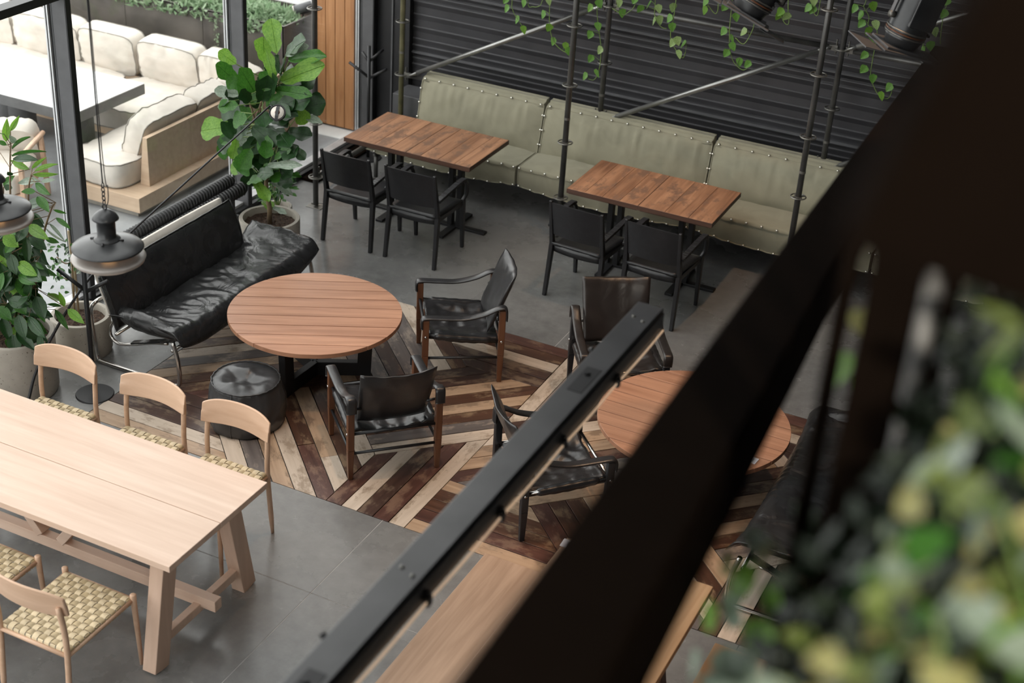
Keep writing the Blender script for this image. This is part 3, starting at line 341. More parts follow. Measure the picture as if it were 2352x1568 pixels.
RUBBER=[(-6.477, 6.51, 1.813, -6.378, 6.436, 1.994, 0.043, 2), (-6.281, 6.36, 1.974, -6.161, 6.317, 2.1, 0.029, 2), (-6.332, 6.412, 1.823, -6.138, 6.345, 1.979, 0.03, 1), (-6.353, 6.426, 1.764, -6.065, 6.387, 1.89, 0.022, 1), (-6.448, 6.526, 1.688, -6.246, 6.518, 1.742, 0.055, 0), (-6.361, 6.569, 1.627, -6.534, 6.574, 1.646, 0.04, 2), (-6.302, 6.528, 1.66, -6.182, 6.523, 1.763, 0.025, 2), (-6.188, 6.433, 1.7, -6.036, 6.459, 1.781, 0.034, 2), (-6.271, 6.497, 1.638, -6.109, 6.541, 1.66, 0.027, 2), (-6.235, 6.518, 1.593, -6.455, 6.53, 1.529, 0.047, 3), (-6.098, 6.38, 1.67, -6.008, 6.406, 1.699, 0.027, 3), (-6.175, 6.415, 1.629, -6.021, 6.352, 1.614, 0.049, 1), (-6.094, 6.32, 1.627, -6.155, 6.262, 1.636, 0.044, 1), (-6.09, 6.379, 1.531, -6.279, 6.387, 1.466, 0.073, 0), (-6.146, 6.386, 1.555, -5.999, 6.314, 1.523, 0.054, 1), (-6.56, 6.529, 1.48, -6.46, 6.522, 1.574, 0.046, 1), (-6.283, 6.308, 1.961, -6.28, 6.235, 2.0, 0.029, 1), (-6.305, 6.339, 1.878, -6.347, 6.305, 1.909, 0.029, 1), (-6.587, 6.558, 1.691, -6.676, 6.601, 1.697, 0.025, 1), (-6.462, 6.484, 1.525, -6.449, 6.434, 1.51, 0.045, 0), (-6.379, 6.429, 1.631, -6.381, 6.396, 1.662, 0.035, 0), (-6.294, 6.399, 1.88, -6.254, 6.321, 1.954, 0.034, 3), (-6.372, 6.475, 1.362, -6.23, 6.503, 1.278, 0.061, 0), (-6.378, 6.518, 1.191, -6.197, 6.45, 1.17, 0.077, 0), (-6.301, 6.459, 1.139, -6.146, 6.401, 1.086, 0.066, 0), (-6.526, 6.513, 1.166, -6.31, 6.491, 1.145, 0.067, 0), (-6.632, 6.582, 1.085, -6.503, 6.605, 0.917, 0.063, 0), (-6.169, 6.335, 1.113, -6.075, 6.297, 1.112, 0.03, 1), (-6.396, 6.574, 0.903, -6.219, 6.554, 0.921, 0.044, 1), (-6.258, 6.43, 0.98, -6.167, 6.408, 0.955, 0.046, 1), (-6.259, 6.53, 1.185, -6.182, 6.572, 1.157, 0.033, 1), (-6.171, 6.46, 1.304, -6.071, 6.506, 1.207, 0.022, 3), (-6.16, 6.479, 1.331, -5.987, 6.412, 1.292, 0.02, 3), (-6.161, 6.544, 1.347, -6.027, 6.519, 1.318, 0.03, 1), (-5.963, 6.316, 1.54, -5.902, 6.363, 1.512, 0.017, 1), (-6.449, 6.31, 1.054, -6.361, 6.305, 0.891, 0.051, 0), (-6.139, 6.495, 0.777, -6.294, 6.529, 0.78, 0.043, 2), (-6.097, 6.468, 0.764, -6.078, 6.416, 0.893, 0.034, 2), (-6.032, 6.433, 0.774, -5.867, 6.379, 0.749, 0.053, 2), (-6.227, 6.519, 0.68, -6.097, 6.485, 0.583, 0.037, 1), (-6.22, 6.575, 0.681, -6.301, 6.527, 0.698, 0.023, 1), (-6.533, 6.456, 0.501, -6.48, 6.408, 0.36, 0.059, 1), (-6.559, 6.645, 0.668, -6.511, 6.674, 0.509, 0.071, 0), (-6.566, 6.605, 0.62, -6.503, 6.605, 0.44, 0.077, 0), (-6.572, 6.47, 0.778, -6.477, 6.409, 0.701, 0.064, 0), (-6.767, 6.6, 0.649, -6.732, 6.583, 0.532, 0.06, 0), (-6.43, 6.361, 0.524, -6.229, 6.303, 0.48, 0.064, 0), (-6.493, 6.38, 0.598, -6.396, 6.393, 0.57, 0.047, 1), (-6.821, 6.62, 0.248, -6.808, 6.566, 0.199, 0.049, 1), (-6.492, 6.499, 1.022, -6.59, 6.519, 0.795, 0.065, 0), (-6.591, 6.259, 0.812, -6.646, 6.261, 0.6, 0.072, 1), (-6.781, 6.643, 0.728, -6.878, 6.665, 0.531, 0.085, 1), (-6.593, 6.633, 1.208, -6.379, 6.536, 1.217, 0.078, 0), (-6.622, 6.482, 1.242, -6.508, 6.496, 1.205, 0.075, 0), (-6.111, 6.265, 1.513, -6.137, 6.178, 1.452, 0.078, 0), (-6.473, 6.494, 0.655, -6.536, 6.426, 0.512, 0.071, 0), (-6.552, 6.251, 0.443, -6.524, 6.21, 0.306, 0.06, 1), (-6.38, 6.38, 1.216, -6.463, 6.406, 1.039, 0.079, 1), (-6.276, 6.372, 1.082, -6.323, 6.312, 0.992, 0.071, 0), (-6.808, 6.478, 0.856, -6.676, 6.472, 0.783, 0.075, 1), (-6.509, 6.612, 0.876, -6.421, 6.557, 0.76, 0.063, 1), (-6.303, 6.368, 1.119, -6.258, 6.352, 1.011, 0.069, 0), (-6.827, 6.542, 0.633, -6.794, 6.451, 0.493, 0.071, 2), (-6.391, 6.404, 1.335, -6.317, 6.439, 1.244, 0.079, 1), (-6.299, 6.313, 0.999, -6.102, 6.227, 1.03, 0.057, 1), (-6.457, 6.558, 0.75, -6.36, 6.485, 0.659, 0.082, 1), (-6.224, 6.291, 0.88, -6.247, 6.201, 0.835, 0.059, 0), (-6.685, 6.348, 0.446, -6.908, 6.39, 0.251, 0.07, 0), (-6.779, 6.448, 0.685, -6.769, 6.493, 0.497, 0.085, 0), (-6.708, 6.574, 0.282, -6.822, 6.624, 0.092, 0.081, 0), (-6.45, 6.529, 0.962, -6.385, 6.547, 0.84, 0.072, 0), (-6.524, 6.338, 0.443, -6.431, 6.386, 0.389, 0.063, 1), (-6.961, 6.644, 0.894, -6.801, 6.625, 0.873, 0.069, 0), (-6.87, 6.556, 0.866, -6.909, 6.511, 0.765, 0.056, 0), (-6.728, 6.639, 0.225, -6.76, 6.568, 0.139, 0.083, 0), (-6.544, 6.525, 1.238, -6.416, 6.501, 1.126, 0.055, 0), (-6.397, 6.514, 0.862, -6.538, 6.507, 0.666, 0.072, 0), (-7.013, 6.58, 0.374, -7.008, 6.618, 0.157, 0.07, 2), (-6.366, 6.419, 0.506, -6.268, 6.465, 0.408, 0.085, 0), (-6.333, 6.251, 1.295, -6.215, 6.246, 1.252, 0.074, 2), (-6.631, 6.604, 1.197, -6.501, 6.534, 1.079, 0.055, 2), (-6.318, 6.281, 1.164, -6.253, 6.236, 1.046, 0.07, 0), (-6.656, 6.399, 0.913, -6.571, 6.415, 0.787, 0.059, 1), (-6.151, 6.292, 0.629, -6.126, 6.252, 0.502, 0.062, 0), (-6.326, 6.306, 1.027, -6.378, 6.209, 0.902, 0.053, 0), (-6.865, 6.558, 0.735, -6.886, 6.521, 0.619, 0.072, 1), (-6.735, 6.527, 0.964, -6.865, 6.56, 0.789, 0.079, 1), (-6.583, 6.398, 0.912, -6.632, 6.378, 0.706, 0.076, 1), (-6.609, 6.623, 0.233, -6.453, 6.534, 0.202, 0.071, 1), (-6.853, 6.577, 0.584, -6.665, 6.533, 0.582, 0.069, 0), (-6.589, 6.432, 0.851, -6.515, 6.341, 0.765, 0.057, 0), (-6.386, 6.444, 1.023, -6.235, 6.365, 0.934, 0.057, 0), (-6.213, 6.348, 0.857, -6.104, 6.288, 0.754, 0.079, 0), (-6.599, 6.611, 0.408, -6.587, 6.564, 0.247, 0.06, 0), (-6.674, 6.266, 0.559, -6.658, 6.254, 0.365, 0.059, 1), (-6.56, 6.528, 0.871, -6.593, 6.534, 0.684, 0.077, 1), (-6.876, 6.607, 1.141, -6.865, 6.615, 0.965, 0.058, 1), (-6.343, 6.431, 1.14, -6.252, 6.376, 1.05, 0.079, 0), (-6.444, 6.337, 0.511, -6.369, 6.276, 0.422, 0.083, 0), (-6.462, 6.425, 1.233, -6.598, 6.403, 1.114, 0.065, 0), (-6.78, 6.479, 0.782, -6.89, 6.516, 0.572, 0.06, 0), (-6.365, 6.346, 0.941, -6.41, 6.271, 0.872, 0.07, 0), (-6.357, 6.393, 1.132, -6.274, 6.426, 1.076, 0.061, 1), (-6.165, 6.294, 1.421, -6.192, 6.209, 1.304, 0.076, 0), (-6.402, 6.404, 0.824, -6.22, 6.399, 0.812, 0.076, 0), (-6.749, 6.367, 0.454, -6.82, 6.318, 0.338, 0.087, 0), (-6.892, 6.566, 0.913, -6.782, 6.601, 0.803, 0.072, 0), (-6.49, 6.466, 1.287, -6.446, 6.464, 1.113, 0.074, 0), (-6.549, 6.557, 0.328, -6.452, 6.475, 0.257, 0.073, 0), (-6.355, 6.373, 0.768, -6.282, 6.341, 0.679, 0.078, 0), (-6.761, 6.504, 0.752, -6.936, 6.541, 0.576, 0.066, 2), (-6.37, 6.506, 1.303, -6.229, 6.452, 1.206, 0.069, 2), (-6.364, 6.352, 0.941, -6.242, 6.323, 0.843, 0.076, 1), (-6.907, 6.558, 0.602, -6.849, 6.524, 0.425, 0.064, 0), (-6.815, 6.593, 1.139, -6.711, 6.517, 1.025, 0.077, 0), (-6.723, 6.467, 0.386, -6.76, 6.45, 0.186, 0.063, 0), (-6.786, 6.599, 0.622, -6.879, 6.637, 0.404, 0.065, 0), (-6.716, 6.398, 1.04, -6.74, 6.414, 0.877, 0.063, 0), (-6.3, 6.375, 0.716, -6.142, 6.403, 0.707, 0.074, 0), (-6.322, 6.46, 0.813, -6.248, 6.409, 0.658, 0.075, 2), (-6.536, 6.566, 1.15, -6.547, 6.582, 1.016, 0.079, 0), (-6.479, 6.318, 1.414, -6.562, 6.243, 1.32, 0.067, 1), (-6.21, 6.342, 0.836, -6.101, 6.283, 0.731, 0.053, 1), (-6.653, 6.483, 1.245, -6.715, 6.416, 1.154, 0.057, 1), (-6.308, 6.275, 0.73, -6.219, 6.214, 0.607, 0.078, 0), (-6.42, 6.319, 0.976, -6.359, 6.352, 0.893, 0.08, 0), (-6.637, 6.557, 0.756, -6.456, 6.55, 0.758, 0.081, 1), (-6.562, 6.511, 0.388, -6.635, 6.477, 0.262, 0.071, 0), (-6.212, 6.319, 1.29, -6.182, 6.278, 1.123, 0.053, 0), (-6.866, 6.631, 0.438, -6.861, 6.666, 0.286, 0.079, 0), (-6.726, 6.36, 0.419, -6.547, 6.338, 0.369, 0.062, 1), (-6.619, 6.617, 0.564, -6.754, 6.636, 0.327, 0.069, 1), (-6.502, 6.543, 0.758, -6.559, 6.473, 0.615, 0.073, 1), (-6.565, 6.586, 0.501, -6.402, 6.541, 0.459, 0.059, 1), (-6.62, 6.468, 0.49, -6.667, 6.473, 0.325, 0.085, 1), (-6.775, 6.38, 0.764, -6.994, 6.419, 0.565, 0.058, 0), (-6.834, 6.604, 0.175, -6.853, 6.544, 0.036, 0.076, 0), (-6.421, 6.426, 0.856, -6.33, 6.45, 0.777, 0.061, 0), (-6.598, 6.283, 0.892, -6.697, 6.282, 0.717, 0.063, 0), (-6.457, 6.562, 0.921, -6.319, 6.508, 0.817, 0.075, 0), (-6.511, 6.523, 0.417, -6.537, 6.435, 0.261, 0.071, 0), (-6.698, 6.479, 0.997, -6.71, 6.524, 0.806, 0.071, 0), (-6.424, 6.415, 0.806, -6.217, 6.339, 0.839, 0.073, 0), (-6.743, 6.435, 0.963, -6.537, 6.349, 0.936, 0.081, 0), (-6.941, 6.488, 0.223, -7.077, 6.521, -0.049, 0.067, 0), (-6.59, 6.588, 0.775, -6.511, 6.574, 0.654, 0.069, 1), (-6.566, 6.275, 0.685, -6.629, 6.224, 0.6, 0.056, 2), (-6.593, 6.428, 0.739, -6.631, 6.438, 0.578, 0.056, 0), (-6.398, 6.368, 0.721, -6.167, 6.312, 0.749, 0.067, 0), (-6.896, 6.527, 0.766, -6.757, 6.504, 0.726, 0.083, 2), (-6.728, 6.649, 0.754, -6.613, 6.676, 0.726, 0.059, 0), (-6.567, 6.626, 0.903, -6.649, 6.585, 0.715, 0.081, 0), (-6.704, 6.361, 0.587, -6.711, 6.287, 0.46, 0.068, 1), (-6.585, 6.495, 1.069, -6.594, 6.464, 0.917, 0.063, 0), (-6.821, 6.6, 1.029, -6.777, 6.6, 0.868, 0.056, 0), (-6.317, 6.315, 1.161, -6.29, 6.355, 1.005, 0.054, 0), (-7.026, 6.647, 0.66, -6.836, 6.597, 0.598, 0.067, 0), (-6.666, 6.644, 1.214, -6.502, 6.59, 1.209, 0.062, 0), (-6.63, 6.619, 0.464, -6.724, 6.571, 0.325, 0.067, 0), (-6.785, 6.538, 0.984, -6.636, 6.512, 0.985, 0.056, 0), (-6.594, 6.552, 1.067, -6.473, 6.594, 1.02, 0.061, 1), (-6.414, 6.433, 1.111, -6.206, 6.351, 1.159, 0.056, 0), (-6.671, 6.529, 1.047, -6.6, 6.429, 0.98, 0.084, 1), (-6.672, 6.566, 0.954, -6.674, 6.511, 0.779, 0.06, 0), (-6.245, 6.286, 1.297, -6.312, 6.221, 1.191, 0.063, 1), (-6.592, 6.618, 0.99, -6.581, 6.536, 0.892, 0.073, 1), (-6.377, 6.372, 0.831, -6.216, 6.311, 0.795, 0.072, 1), (-6.477, 6.389, 0.848, -6.296, 6.36, 0.833, 0.07, 2), (-6.876, 6.565, 1.211, -6.73, 6.521, 1.186, 0.081, 2), (-6.489, 6.474, 0.705, -6.293, 6.403, 0.709, 0.058, 2), (-6.733, 6.358, 0.839, -6.592, 6.282, 0.808, 0.067, 0), (-6.566, 6.258, 1.074, -6.573, 6.193, 0.932, 0.062, 0), (-6.371, 6.31, 1.197, -6.36, 6.31, 1.042, 0.074, 0), (-6.355, 6.489, 1.322, -6.423, 6.419, 1.249, 0.076, 0), (-6.698, 6.496, 0.595, -6.64, 6.496, 0.446, 0.084, 1), (-6.458, 6.564, 0.449, -6.603, 6.563, 0.284, 0.064, 0), (-6.689, 6.575, 0.778, -6.764, 6.547, 0.655, 0.071, 1), (-6.724, 6.633, 0.19, -6.554, 6.545, 0.116, 0.082, 1), (-6.356, 6.255, 0.833, -6.199, 6.26, 0.834, 0.073, 0), (-6.375, 6.421, 0.596, -6.502, 6.458, 0.429, 0.083, 2), (-6.889, 6.458, 0.446, -6.869, 6.471, 0.234, 0.067, 0), (-6.378, 6.475, 0.891, -6.279, 6.382, 0.78, 0.083, 0), (-6.818, 6.351, 0.3, -6.75, 6.397, 0.181, 0.064, 1), (-6.699, 6.441, 0.637, -6.677, 6.39, 0.457, 0.064, 0), (-6.439, 6.365, 1.101, -6.461, 6.3, 0.998, 0.08, 2), (-6.486, 6.297, 1.137, -6.511, 6.276, 0.978, 0.061, 0), (-6.311, 6.308, 0.603, -6.228, 6.348, 0.542, 0.06, 0), (-6.115, 6.251, 1.49, -6.172, 6.19, 1.393, 0.079, 1), (-6.546, 6.474, 1.254, -6.345, 6.395, 1.275, 0.075, 1), (-6.648, 6.283, 0.386, -6.629, 6.247, 0.248, 0.071, 0), (-6.567, 6.458, 0.591, -6.6, 6.369, 0.548, 0.086, 0), (-6.742, 6.459, 1.06, -6.908, 6.46, 0.922, 0.075, 1), (-6.501, 6.497, 1.144, -6.52, 6.459, 1.034, 0.083, 0), (-6.459, 6.334, 1.188, -6.415, 6.362, 1.055, 0.067, 0), (-6.885, 6.645, 0.55, -7.009, 6.61, 0.423, 0.078, 0), (-6.533, 6.585, 0.623, -6.38, 6.574, 0.618, 0.062, 0), (-6.605, 6.628, 0.464, -6.621, 6.673, 0.292, 0.076, 1), (-6.418, 6.443, 1.253, -6.617, 6.476, 1.069, 0.062, 0), (-6.789, 6.541, 0.289, -6.847, 6.452, 0.136, 0.066, 1), (-6.514, 6.399, 1.075, -6.537, 6.416, 0.876, 0.079, 0), (-6.661, 6.629, 0.874, -6.562, 6.618, 0.782, 0.079, 0), (-6.517, 6.421, 1.324, -6.613, 6.4, 1.135, 0.08, 1), (-6.203, 6.295, 1.081, -6.017, 6.201, 1.085, 0.08, 0), (-6.594, 6.447, 0.927, -6.421, 6.373, 0.859, 0.081, 0), (-6.502, 6.636, 0.96, -6.279, 6.55, 0.987, 0.059, 0), (-6.687, 6.629, 0.747, -6.719, 6.595, 0.586, 0.08, 1), (-6.321, 6.327, 0.873, -6.394, 6.29, 0.708, 0.058, 0), (-6.523, 6.589, 0.719, -6.635, 6.619, 0.484, 0.072, 0), (-6.509, 6.516, 0.42, -6.384, 6.529, 0.369, 0.077, 1), (-6.521, 6.314, 0.711, -6.408, 6.305, 0.645, 0.069, 1), (-6.381, 6.264, 1.019, -6.393, 6.207, 0.9, 0.065, 1), (-6.335, 6.294, 0.817, -6.251, 6.281, 0.748, 0.071, 1), (-6.45, 6.419, 0.523, -6.573, 6.389, 0.405, 0.066, 2), (-6.488, 6.565, 1.064, -6.63, 6.56, 0.863, 0.06, 1), (-6.286, 6.363, 0.961, -6.382, 6.356, 0.846, 0.071, 0), (-6.211, 6.336, 1.101, -6.072, 6.336, 1.048, 0.073, 0), (-6.485, 6.492, 1.251, -6.488, 6.492, 1.11, 0.071, 0), (-6.501, 6.444, 0.867, -6.346, 6.399, 0.867, 0.074, 2), (-6.438, 6.357, 0.765, -6.485, 6.359, 0.588, 0.066, 0), (-6.633, 6.442, 0.312, -6.628, 6.405, 0.155, 0.063, 2), (-6.808, 6.606, 0.442, -6.776, 6.51, 0.328, 0.074, 2), (-6.301, 6.429, 1.397, -6.287, 6.35, 1.259, 0.062, 1), (-6.336, 6.281, 1.389, -6.181, 6.192, 1.37, 0.071, 1), (-6.802, 6.552, 1.055, -6.9, 6.504, 0.945, 0.063, 0), (-6.998, 6.64, 0.095, -6.781, 6.587, 0.109, 0.06, 0), (-6.592, 6.633, 0.661, -6.467, 6.621, 0.578, 0.06, 0), (-6.619, 6.564, 1.093, -6.723, 6.538, 0.93, 0.07, 0), (-6.507, 6.461, 0.673, -6.449, 6.479, 0.533, 0.072, 1), (-6.79, 6.44, 0.966, -7.008, 6.474, 0.784, 0.081, 1), (-6.37, 6.4, 0.807, -6.419, 6.318, 0.686, 0.077, 1), (-6.711, 6.476, 0.978, -6.57, 6.465, 0.882, 0.062, 0), (-6.262, 6.405, 1.266, -6.115, 6.376, 1.204, 0.072, 0), (-6.475, 6.549, 0.847, -6.398, 6.589, 0.82, 0.059, 0), (-6.285, 6.376, 1.189, -6.281, 6.424, 1.058, 0.063, 2), (-6.597, 6.54, 0.629, -6.509, 6.513, 0.49, 0.08, 0), (-6.659, 6.352, 0.675, -6.583, 6.273, 0.578, 0.058, 0), (-6.252, 6.395, 1.326, -6.024, 6.303, 1.335, 0.065, 2), (-6.496, 6.604, 1.077, -6.602, 6.573, 0.952, 0.071, 0), (-6.372, 6.513, 0.701, -6.456, 6.555, 0.511, 0.056, 0), (-6.532, 6.437, 0.99, -6.589, 6.471, 0.833, 0.083, 1), (-6.675, 6.564, 0.377, -6.555, 6.57, 0.33, 0.069, 2), (-6.486, 6.445, 0.767, -6.444, 6.487, 0.609, 0.085, 0), (-6.435, 6.581, 1.285, -6.291, 6.564, 1.272, 0.061, 0), (-6.229, 6.281, 0.731, -6.031, 6.193, 0.678, 0.064, 0), (-6.907, 6.54, 0.354, -6.99, 6.55, 0.111, 0.066, 0), (-6.624, 6.348, 1.089, -6.819, 6.393, 0.931, 0.081, 0), (-6.611, 6.35, 0.795, -6.657, 6.306, 0.672, 0.068, 0), (-6.264, 6.282, 1.112, -6.08, 6.232, 1.094, 0.072, 2), (-6.868, 6.489, 0.579, -6.983, 6.447, 0.404, 0.074, 1), (-6.378, 6.257, 1.437, -6.406, 6.232, 1.284, 0.054, 0), (-6.501, 6.369, 1.158, -6.519, 6.34, 0.998, 0.065, 1), (-6.787, 6.603, 0.591, -6.836, 6.542, 0.498, 0.076, 0), (-6.335, 6.446, 1.262, -6.358, 6.414, 1.13, 0.06, 0), (-6.688, 6.565, 0.733, -6.785, 6.554, 0.599, 0.056, 0), (-6.503, 6.649, 1.077, -6.563, 6.639, 0.913, 0.082, 1), (-7.03, 6.61, 0.502, -6.923, 6.618, 0.377, 0.072, 0), (-6.463, 6.563, 1.265, -6.559, 6.57, 1.042, 0.067, 1), (-6.459, 6.539, 0.982, -6.38, 6.481, 0.858, 0.056, 2), (-6.667, 6.435, 1.221, -6.665, 6.37, 1.094, 0.077, 2), (-6.527, 6.59, 0.821, -6.561, 6.536, 0.722, 0.062, 0), (-6.529, 6.578, 0.481, -6.339, 6.53, 0.462, 0.083, 1), (-6.838, 6.469, 0.629, -6.82, 6.498, 0.466, 0.076, 0), (-6.851, 6.571, 0.396, -6.797, 6.558, 0.279, 0.064, 0), (-6.559, 6.468, 0.657, -6.681, 6.449, 0.544, 0.064, 1), (-6.901, 6.641, 0.423, -6.829, 6.627, 0.303, 0.063, 0), (-6.552, 6.369, 0.592, -6.422, 6.295, 0.482, 0.065, 0), (-6.761, 6.385, 0.316, -6.642, 6.344, 0.199, 0.064, 1), (-6.596, 6.409, 0.856, -6.403, 6.327, 0.873, 0.059, 1), (-6.33, 6.286, 1.049, -6.398, 6.309, 0.896, 0.07, 0), (-6.49, 6.531, 0.908, -6.581, 6.544, 0.693, 0.065, 0), (-6.661, 6.627, 0.856, -6.803, 6.66, 0.694, 0.058, 0), (-6.76, 6.541, 1.158, -6.587, 6.509, 1.178, 0.075, 1), (-6.347, 6.361, 1.044, -6.531, 6.393, 0.847, 0.058, 0), (-6.187, 6.308, 1.0, -6.307, 6.332, 0.786, 0.058, 0), (-6.542, 6.625, 0.497, -6.603, 6.666, 0.249, 0.058, 2), (-6.486, 6.649, 1.16, -6.59, 6.585, 1.033, 0.06, 0), (-6.372, 6.481, 1.144, -6.442, 6.499, 0.946, 0.068, 1)]
RSTEM=[[(-6.525, 6.45, 0.362), (-6.499, 6.45, 0.83), (-6.46, 6.45, 1.249), (-6.416, 6.45, 1.621), (-6.383, 6.45, 1.833)], [(-6.486, 6.45, 0.374), (-6.385, 6.45, 0.861), (-6.312, 6.45, 1.286), (-6.28, 6.45, 1.535), (-6.239, 6.45, 1.663)], [(-6.565, 6.45, 0.35), (-6.538, 6.45, 0.819), (-6.515, 6.45, 1.296), (-6.484, 6.45, 1.516)], [(-6.443, 6.45, 0.42), (-6.287, 6.45, 0.92), (-6.192, 6.45, 1.256), (-6.104, 6.45, 1.459), (-6.063, 6.45, 1.514)]]
FICUS=[(-6.726, 7.186, 0.533, -6.787, 7.205, 0.532, 0.023, 3), (-6.643, 7.101, 0.731, -6.6, 7.098, 0.767, 0.018, 0), (-6.559, 7.098, 0.677, -6.611, 7.103, 0.65, 0.021, 0), (-6.685, 7.153, 0.786, -6.666, 7.143, 0.758, 0.019, 0), (-6.598, 7.025, 0.599, -6.627, 7.01, 0.589, 0.018, 1), (-6.681, 7.08, 0.749, -6.7, 7.096, 0.696, 0.021, 0), (-6.8, 7.151, 0.563, -6.796, 7.155, 0.595, 0.023, 0), (-6.757, 7.132, 0.807, -6.816, 7.151, 0.768, 0.025, 0), (-6.68, 7.125, 0.518, -6.646, 7.133, 0.521, 0.019, 1), (-6.799, 7.197, 0.584, -6.74, 7.189, 0.615, 0.023, 0), (-6.682, 7.215, 0.367, -6.627, 7.197, 0.407, 0.018, 3), (-6.574, 7.01, 0.617, -6.504, 6.992, 0.637, 0.024, 1), (-6.715, 7.13, 0.608, -6.752, 7.136, 0.561, 0.017, 1), (-6.628, 7.023, 0.884, -6.67, 7.015, 0.851, 0.018, 0), (-6.519, 7.018, 0.913, -6.57, 7.032, 0.88, 0.021, 1), (-6.77, 7.128, 0.489, -6.72, 7.128, 0.509, 0.024, 3), (-6.859, 7.171, 0.672, -6.796, 7.158, 0.709, 0.022, 1), (-6.814, 7.102, 0.383, -6.857, 7.11, 0.339, 0.021, 1), (-6.64, 7.108, 0.806, -6.678, 7.1, 0.8, 0.024, 0), (-6.673, 7.069, 0.804, -6.64, 7.074, 0.801, 0.025, 1), (-6.681, 7.212, 0.755, -6.658, 7.198, 0.736, 0.023, 0), (-6.758, 7.092, 0.459, -6.797, 7.087, 0.425, 0.022, 0), (-6.743, 7.143, 0.611, -6.799, 7.151, 0.602, 0.02, 1), (-6.694, 7.093, 0.609, -6.645, 7.092, 0.615, 0.023, 1), (-6.752, 7.154, 0.688, -6.789, 7.169, 0.698, 0.021, 3), (-6.619, 7.139, 0.703, -6.657, 7.156, 0.71, 0.023, 1), (-6.836, 7.173, 0.569, -6.794, 7.16, 0.563, 0.023, 1), (-6.705, 7.038, 0.619, -6.708, 7.055, 0.651, 0.018, 1), (-6.672, 7.206, 0.599, -6.636, 7.216, 0.612, 0.019, 0), (-6.627, 7.101, 0.75, -6.595, 7.097, 0.797, 0.018, 3), (-6.656, 7.04, 0.586, -6.687, 7.058, 0.609, 0.022, 1), (-6.587, 7.007, 0.74, -6.617, 6.991, 0.75, 0.022, 3), (-6.528, 7.079, 0.657, -6.484, 7.06, 0.717, 0.019, 1), (-6.852, 7.188, 0.692, -6.793, 7.178, 0.727, 0.023, 1), (-6.743, 7.197, 0.543, -6.751, 7.189, 0.504, 0.024, 0), (-6.688, 7.069, 0.669, -6.689, 7.06, 0.711, 0.02, 0), (-6.704, 7.023, 0.725, -6.679, 7.043, 0.706, 0.017, 1), (-6.615, 7.061, 0.7, -6.607, 7.076, 0.723, 0.02, 1), (-6.575, 7.078, 0.759, -6.553, 7.081, 0.738, 0.024, 3), (-6.498, 6.997, 0.751, -6.508, 6.979, 0.725, 0.017, 0), (-6.549, 7.0, 0.749, -6.503, 6.992, 0.769, 0.019, 0), (-6.496, 7.041, 0.652, -6.458, 7.043, 0.69, 0.022, 3), (-6.531, 7.108, 0.799, -6.488, 7.091, 0.784, 0.023, 1), (-6.628, 7.19, 0.698, -6.607, 7.177, 0.668, 0.025, 1), (-6.643, 7.108, 0.53, -6.657, 7.112, 0.559, 0.018, 3), (-6.557, 7.15, 0.593, -6.583, 7.131, 0.605, 0.018, 3), (-6.774, 7.194, 0.517, -6.789, 7.19, 0.482, 0.024, 0), (-6.548, 7.06, 0.767, -6.592, 7.068, 0.753, 0.024, 3), (-6.714, 7.05, 0.805, -6.765, 7.067, 0.797, 0.021, 0), (-6.626, 7.047, 0.464, -6.597, 7.065, 0.466, 0.02, 1), (-6.739, 7.117, 0.533, -6.728, 7.116, 0.495, 0.018, 0), (-6.53, 7.043, 0.864, -6.505, 7.051, 0.858, 0.02, 1), (-6.828, 7.197, 0.464, -6.839, 7.2, 0.417, 0.017, 3), (-6.468, 7.008, 0.863, -6.439, 7.0, 0.833, 0.02, 1), (-6.877, 7.178, 0.504, -6.884, 7.188, 0.464, 0.024, 0), (-6.554, 7.094, 0.802, -6.517, 7.078, 0.845, 0.024, 0), (-6.494, 7.036, 0.698, -6.519, 7.043, 0.658, 0.022, 1), (-6.644, 7.031, 0.503, -6.594, 7.016, 0.521, 0.025, 1), (-6.838, 7.199, 0.475, -6.883, 7.215, 0.42, 0.025, 1), (-6.528, 7.021, 0.649, -6.55, 7.027, 0.683, 0.023, 0), (-6.831, 7.16, 0.553, -6.872, 7.157, 0.564, 0.02, 0), (-6.735, 7.092, 0.65, -6.706, 7.072, 0.704, 0.022, 3), (-6.645, 7.159, 0.679, -6.621, 7.171, 0.654, 0.019, 0), (-6.886, 7.178, 0.516, -6.846, 7.17, 0.515, 0.023, 0), (-6.617, 7.177, 0.508, -6.675, 7.187, 0.473, 0.024, 0), (-6.589, 7.007, 0.526, -6.64, 7.027, 0.524, 0.021, 1), (-6.723, 7.194, 0.709, -6.674, 7.18, 0.756, 0.022, 0), (-6.753, 7.166, 0.603, -6.763, 7.184, 0.641, 0.023, 3), (-6.79, 7.161, 0.49, -6.754, 7.173, 0.501, 0.024, 1), (-6.732, 7.148, 0.734, -6.76, 7.132, 0.707, 0.021, 0)]
FICSTEM=[[(-6.573, 7.1, 0.303), (-6.56, 7.1, 0.567), (-6.554, 7.1, 0.84)], [(-6.569, 7.1, 0.701), (-6.642, 7.1, 0.665), (-6.716, 7.1, 0.696)], [(-6.576, 7.1, 0.563), (-6.656, 7.1, 0.541), (-6.713, 7.1, 0.56)]]
STAKES=[[(-6.605, 7.1, 0.298), (-6.581, 7.1, 0.698), (-6.586, 7.1, 0.931)], [(-6.564, 7.1, 0.317), (-6.561, 7.1, 0.635), (-6.562, 7.1, 0.838)]]
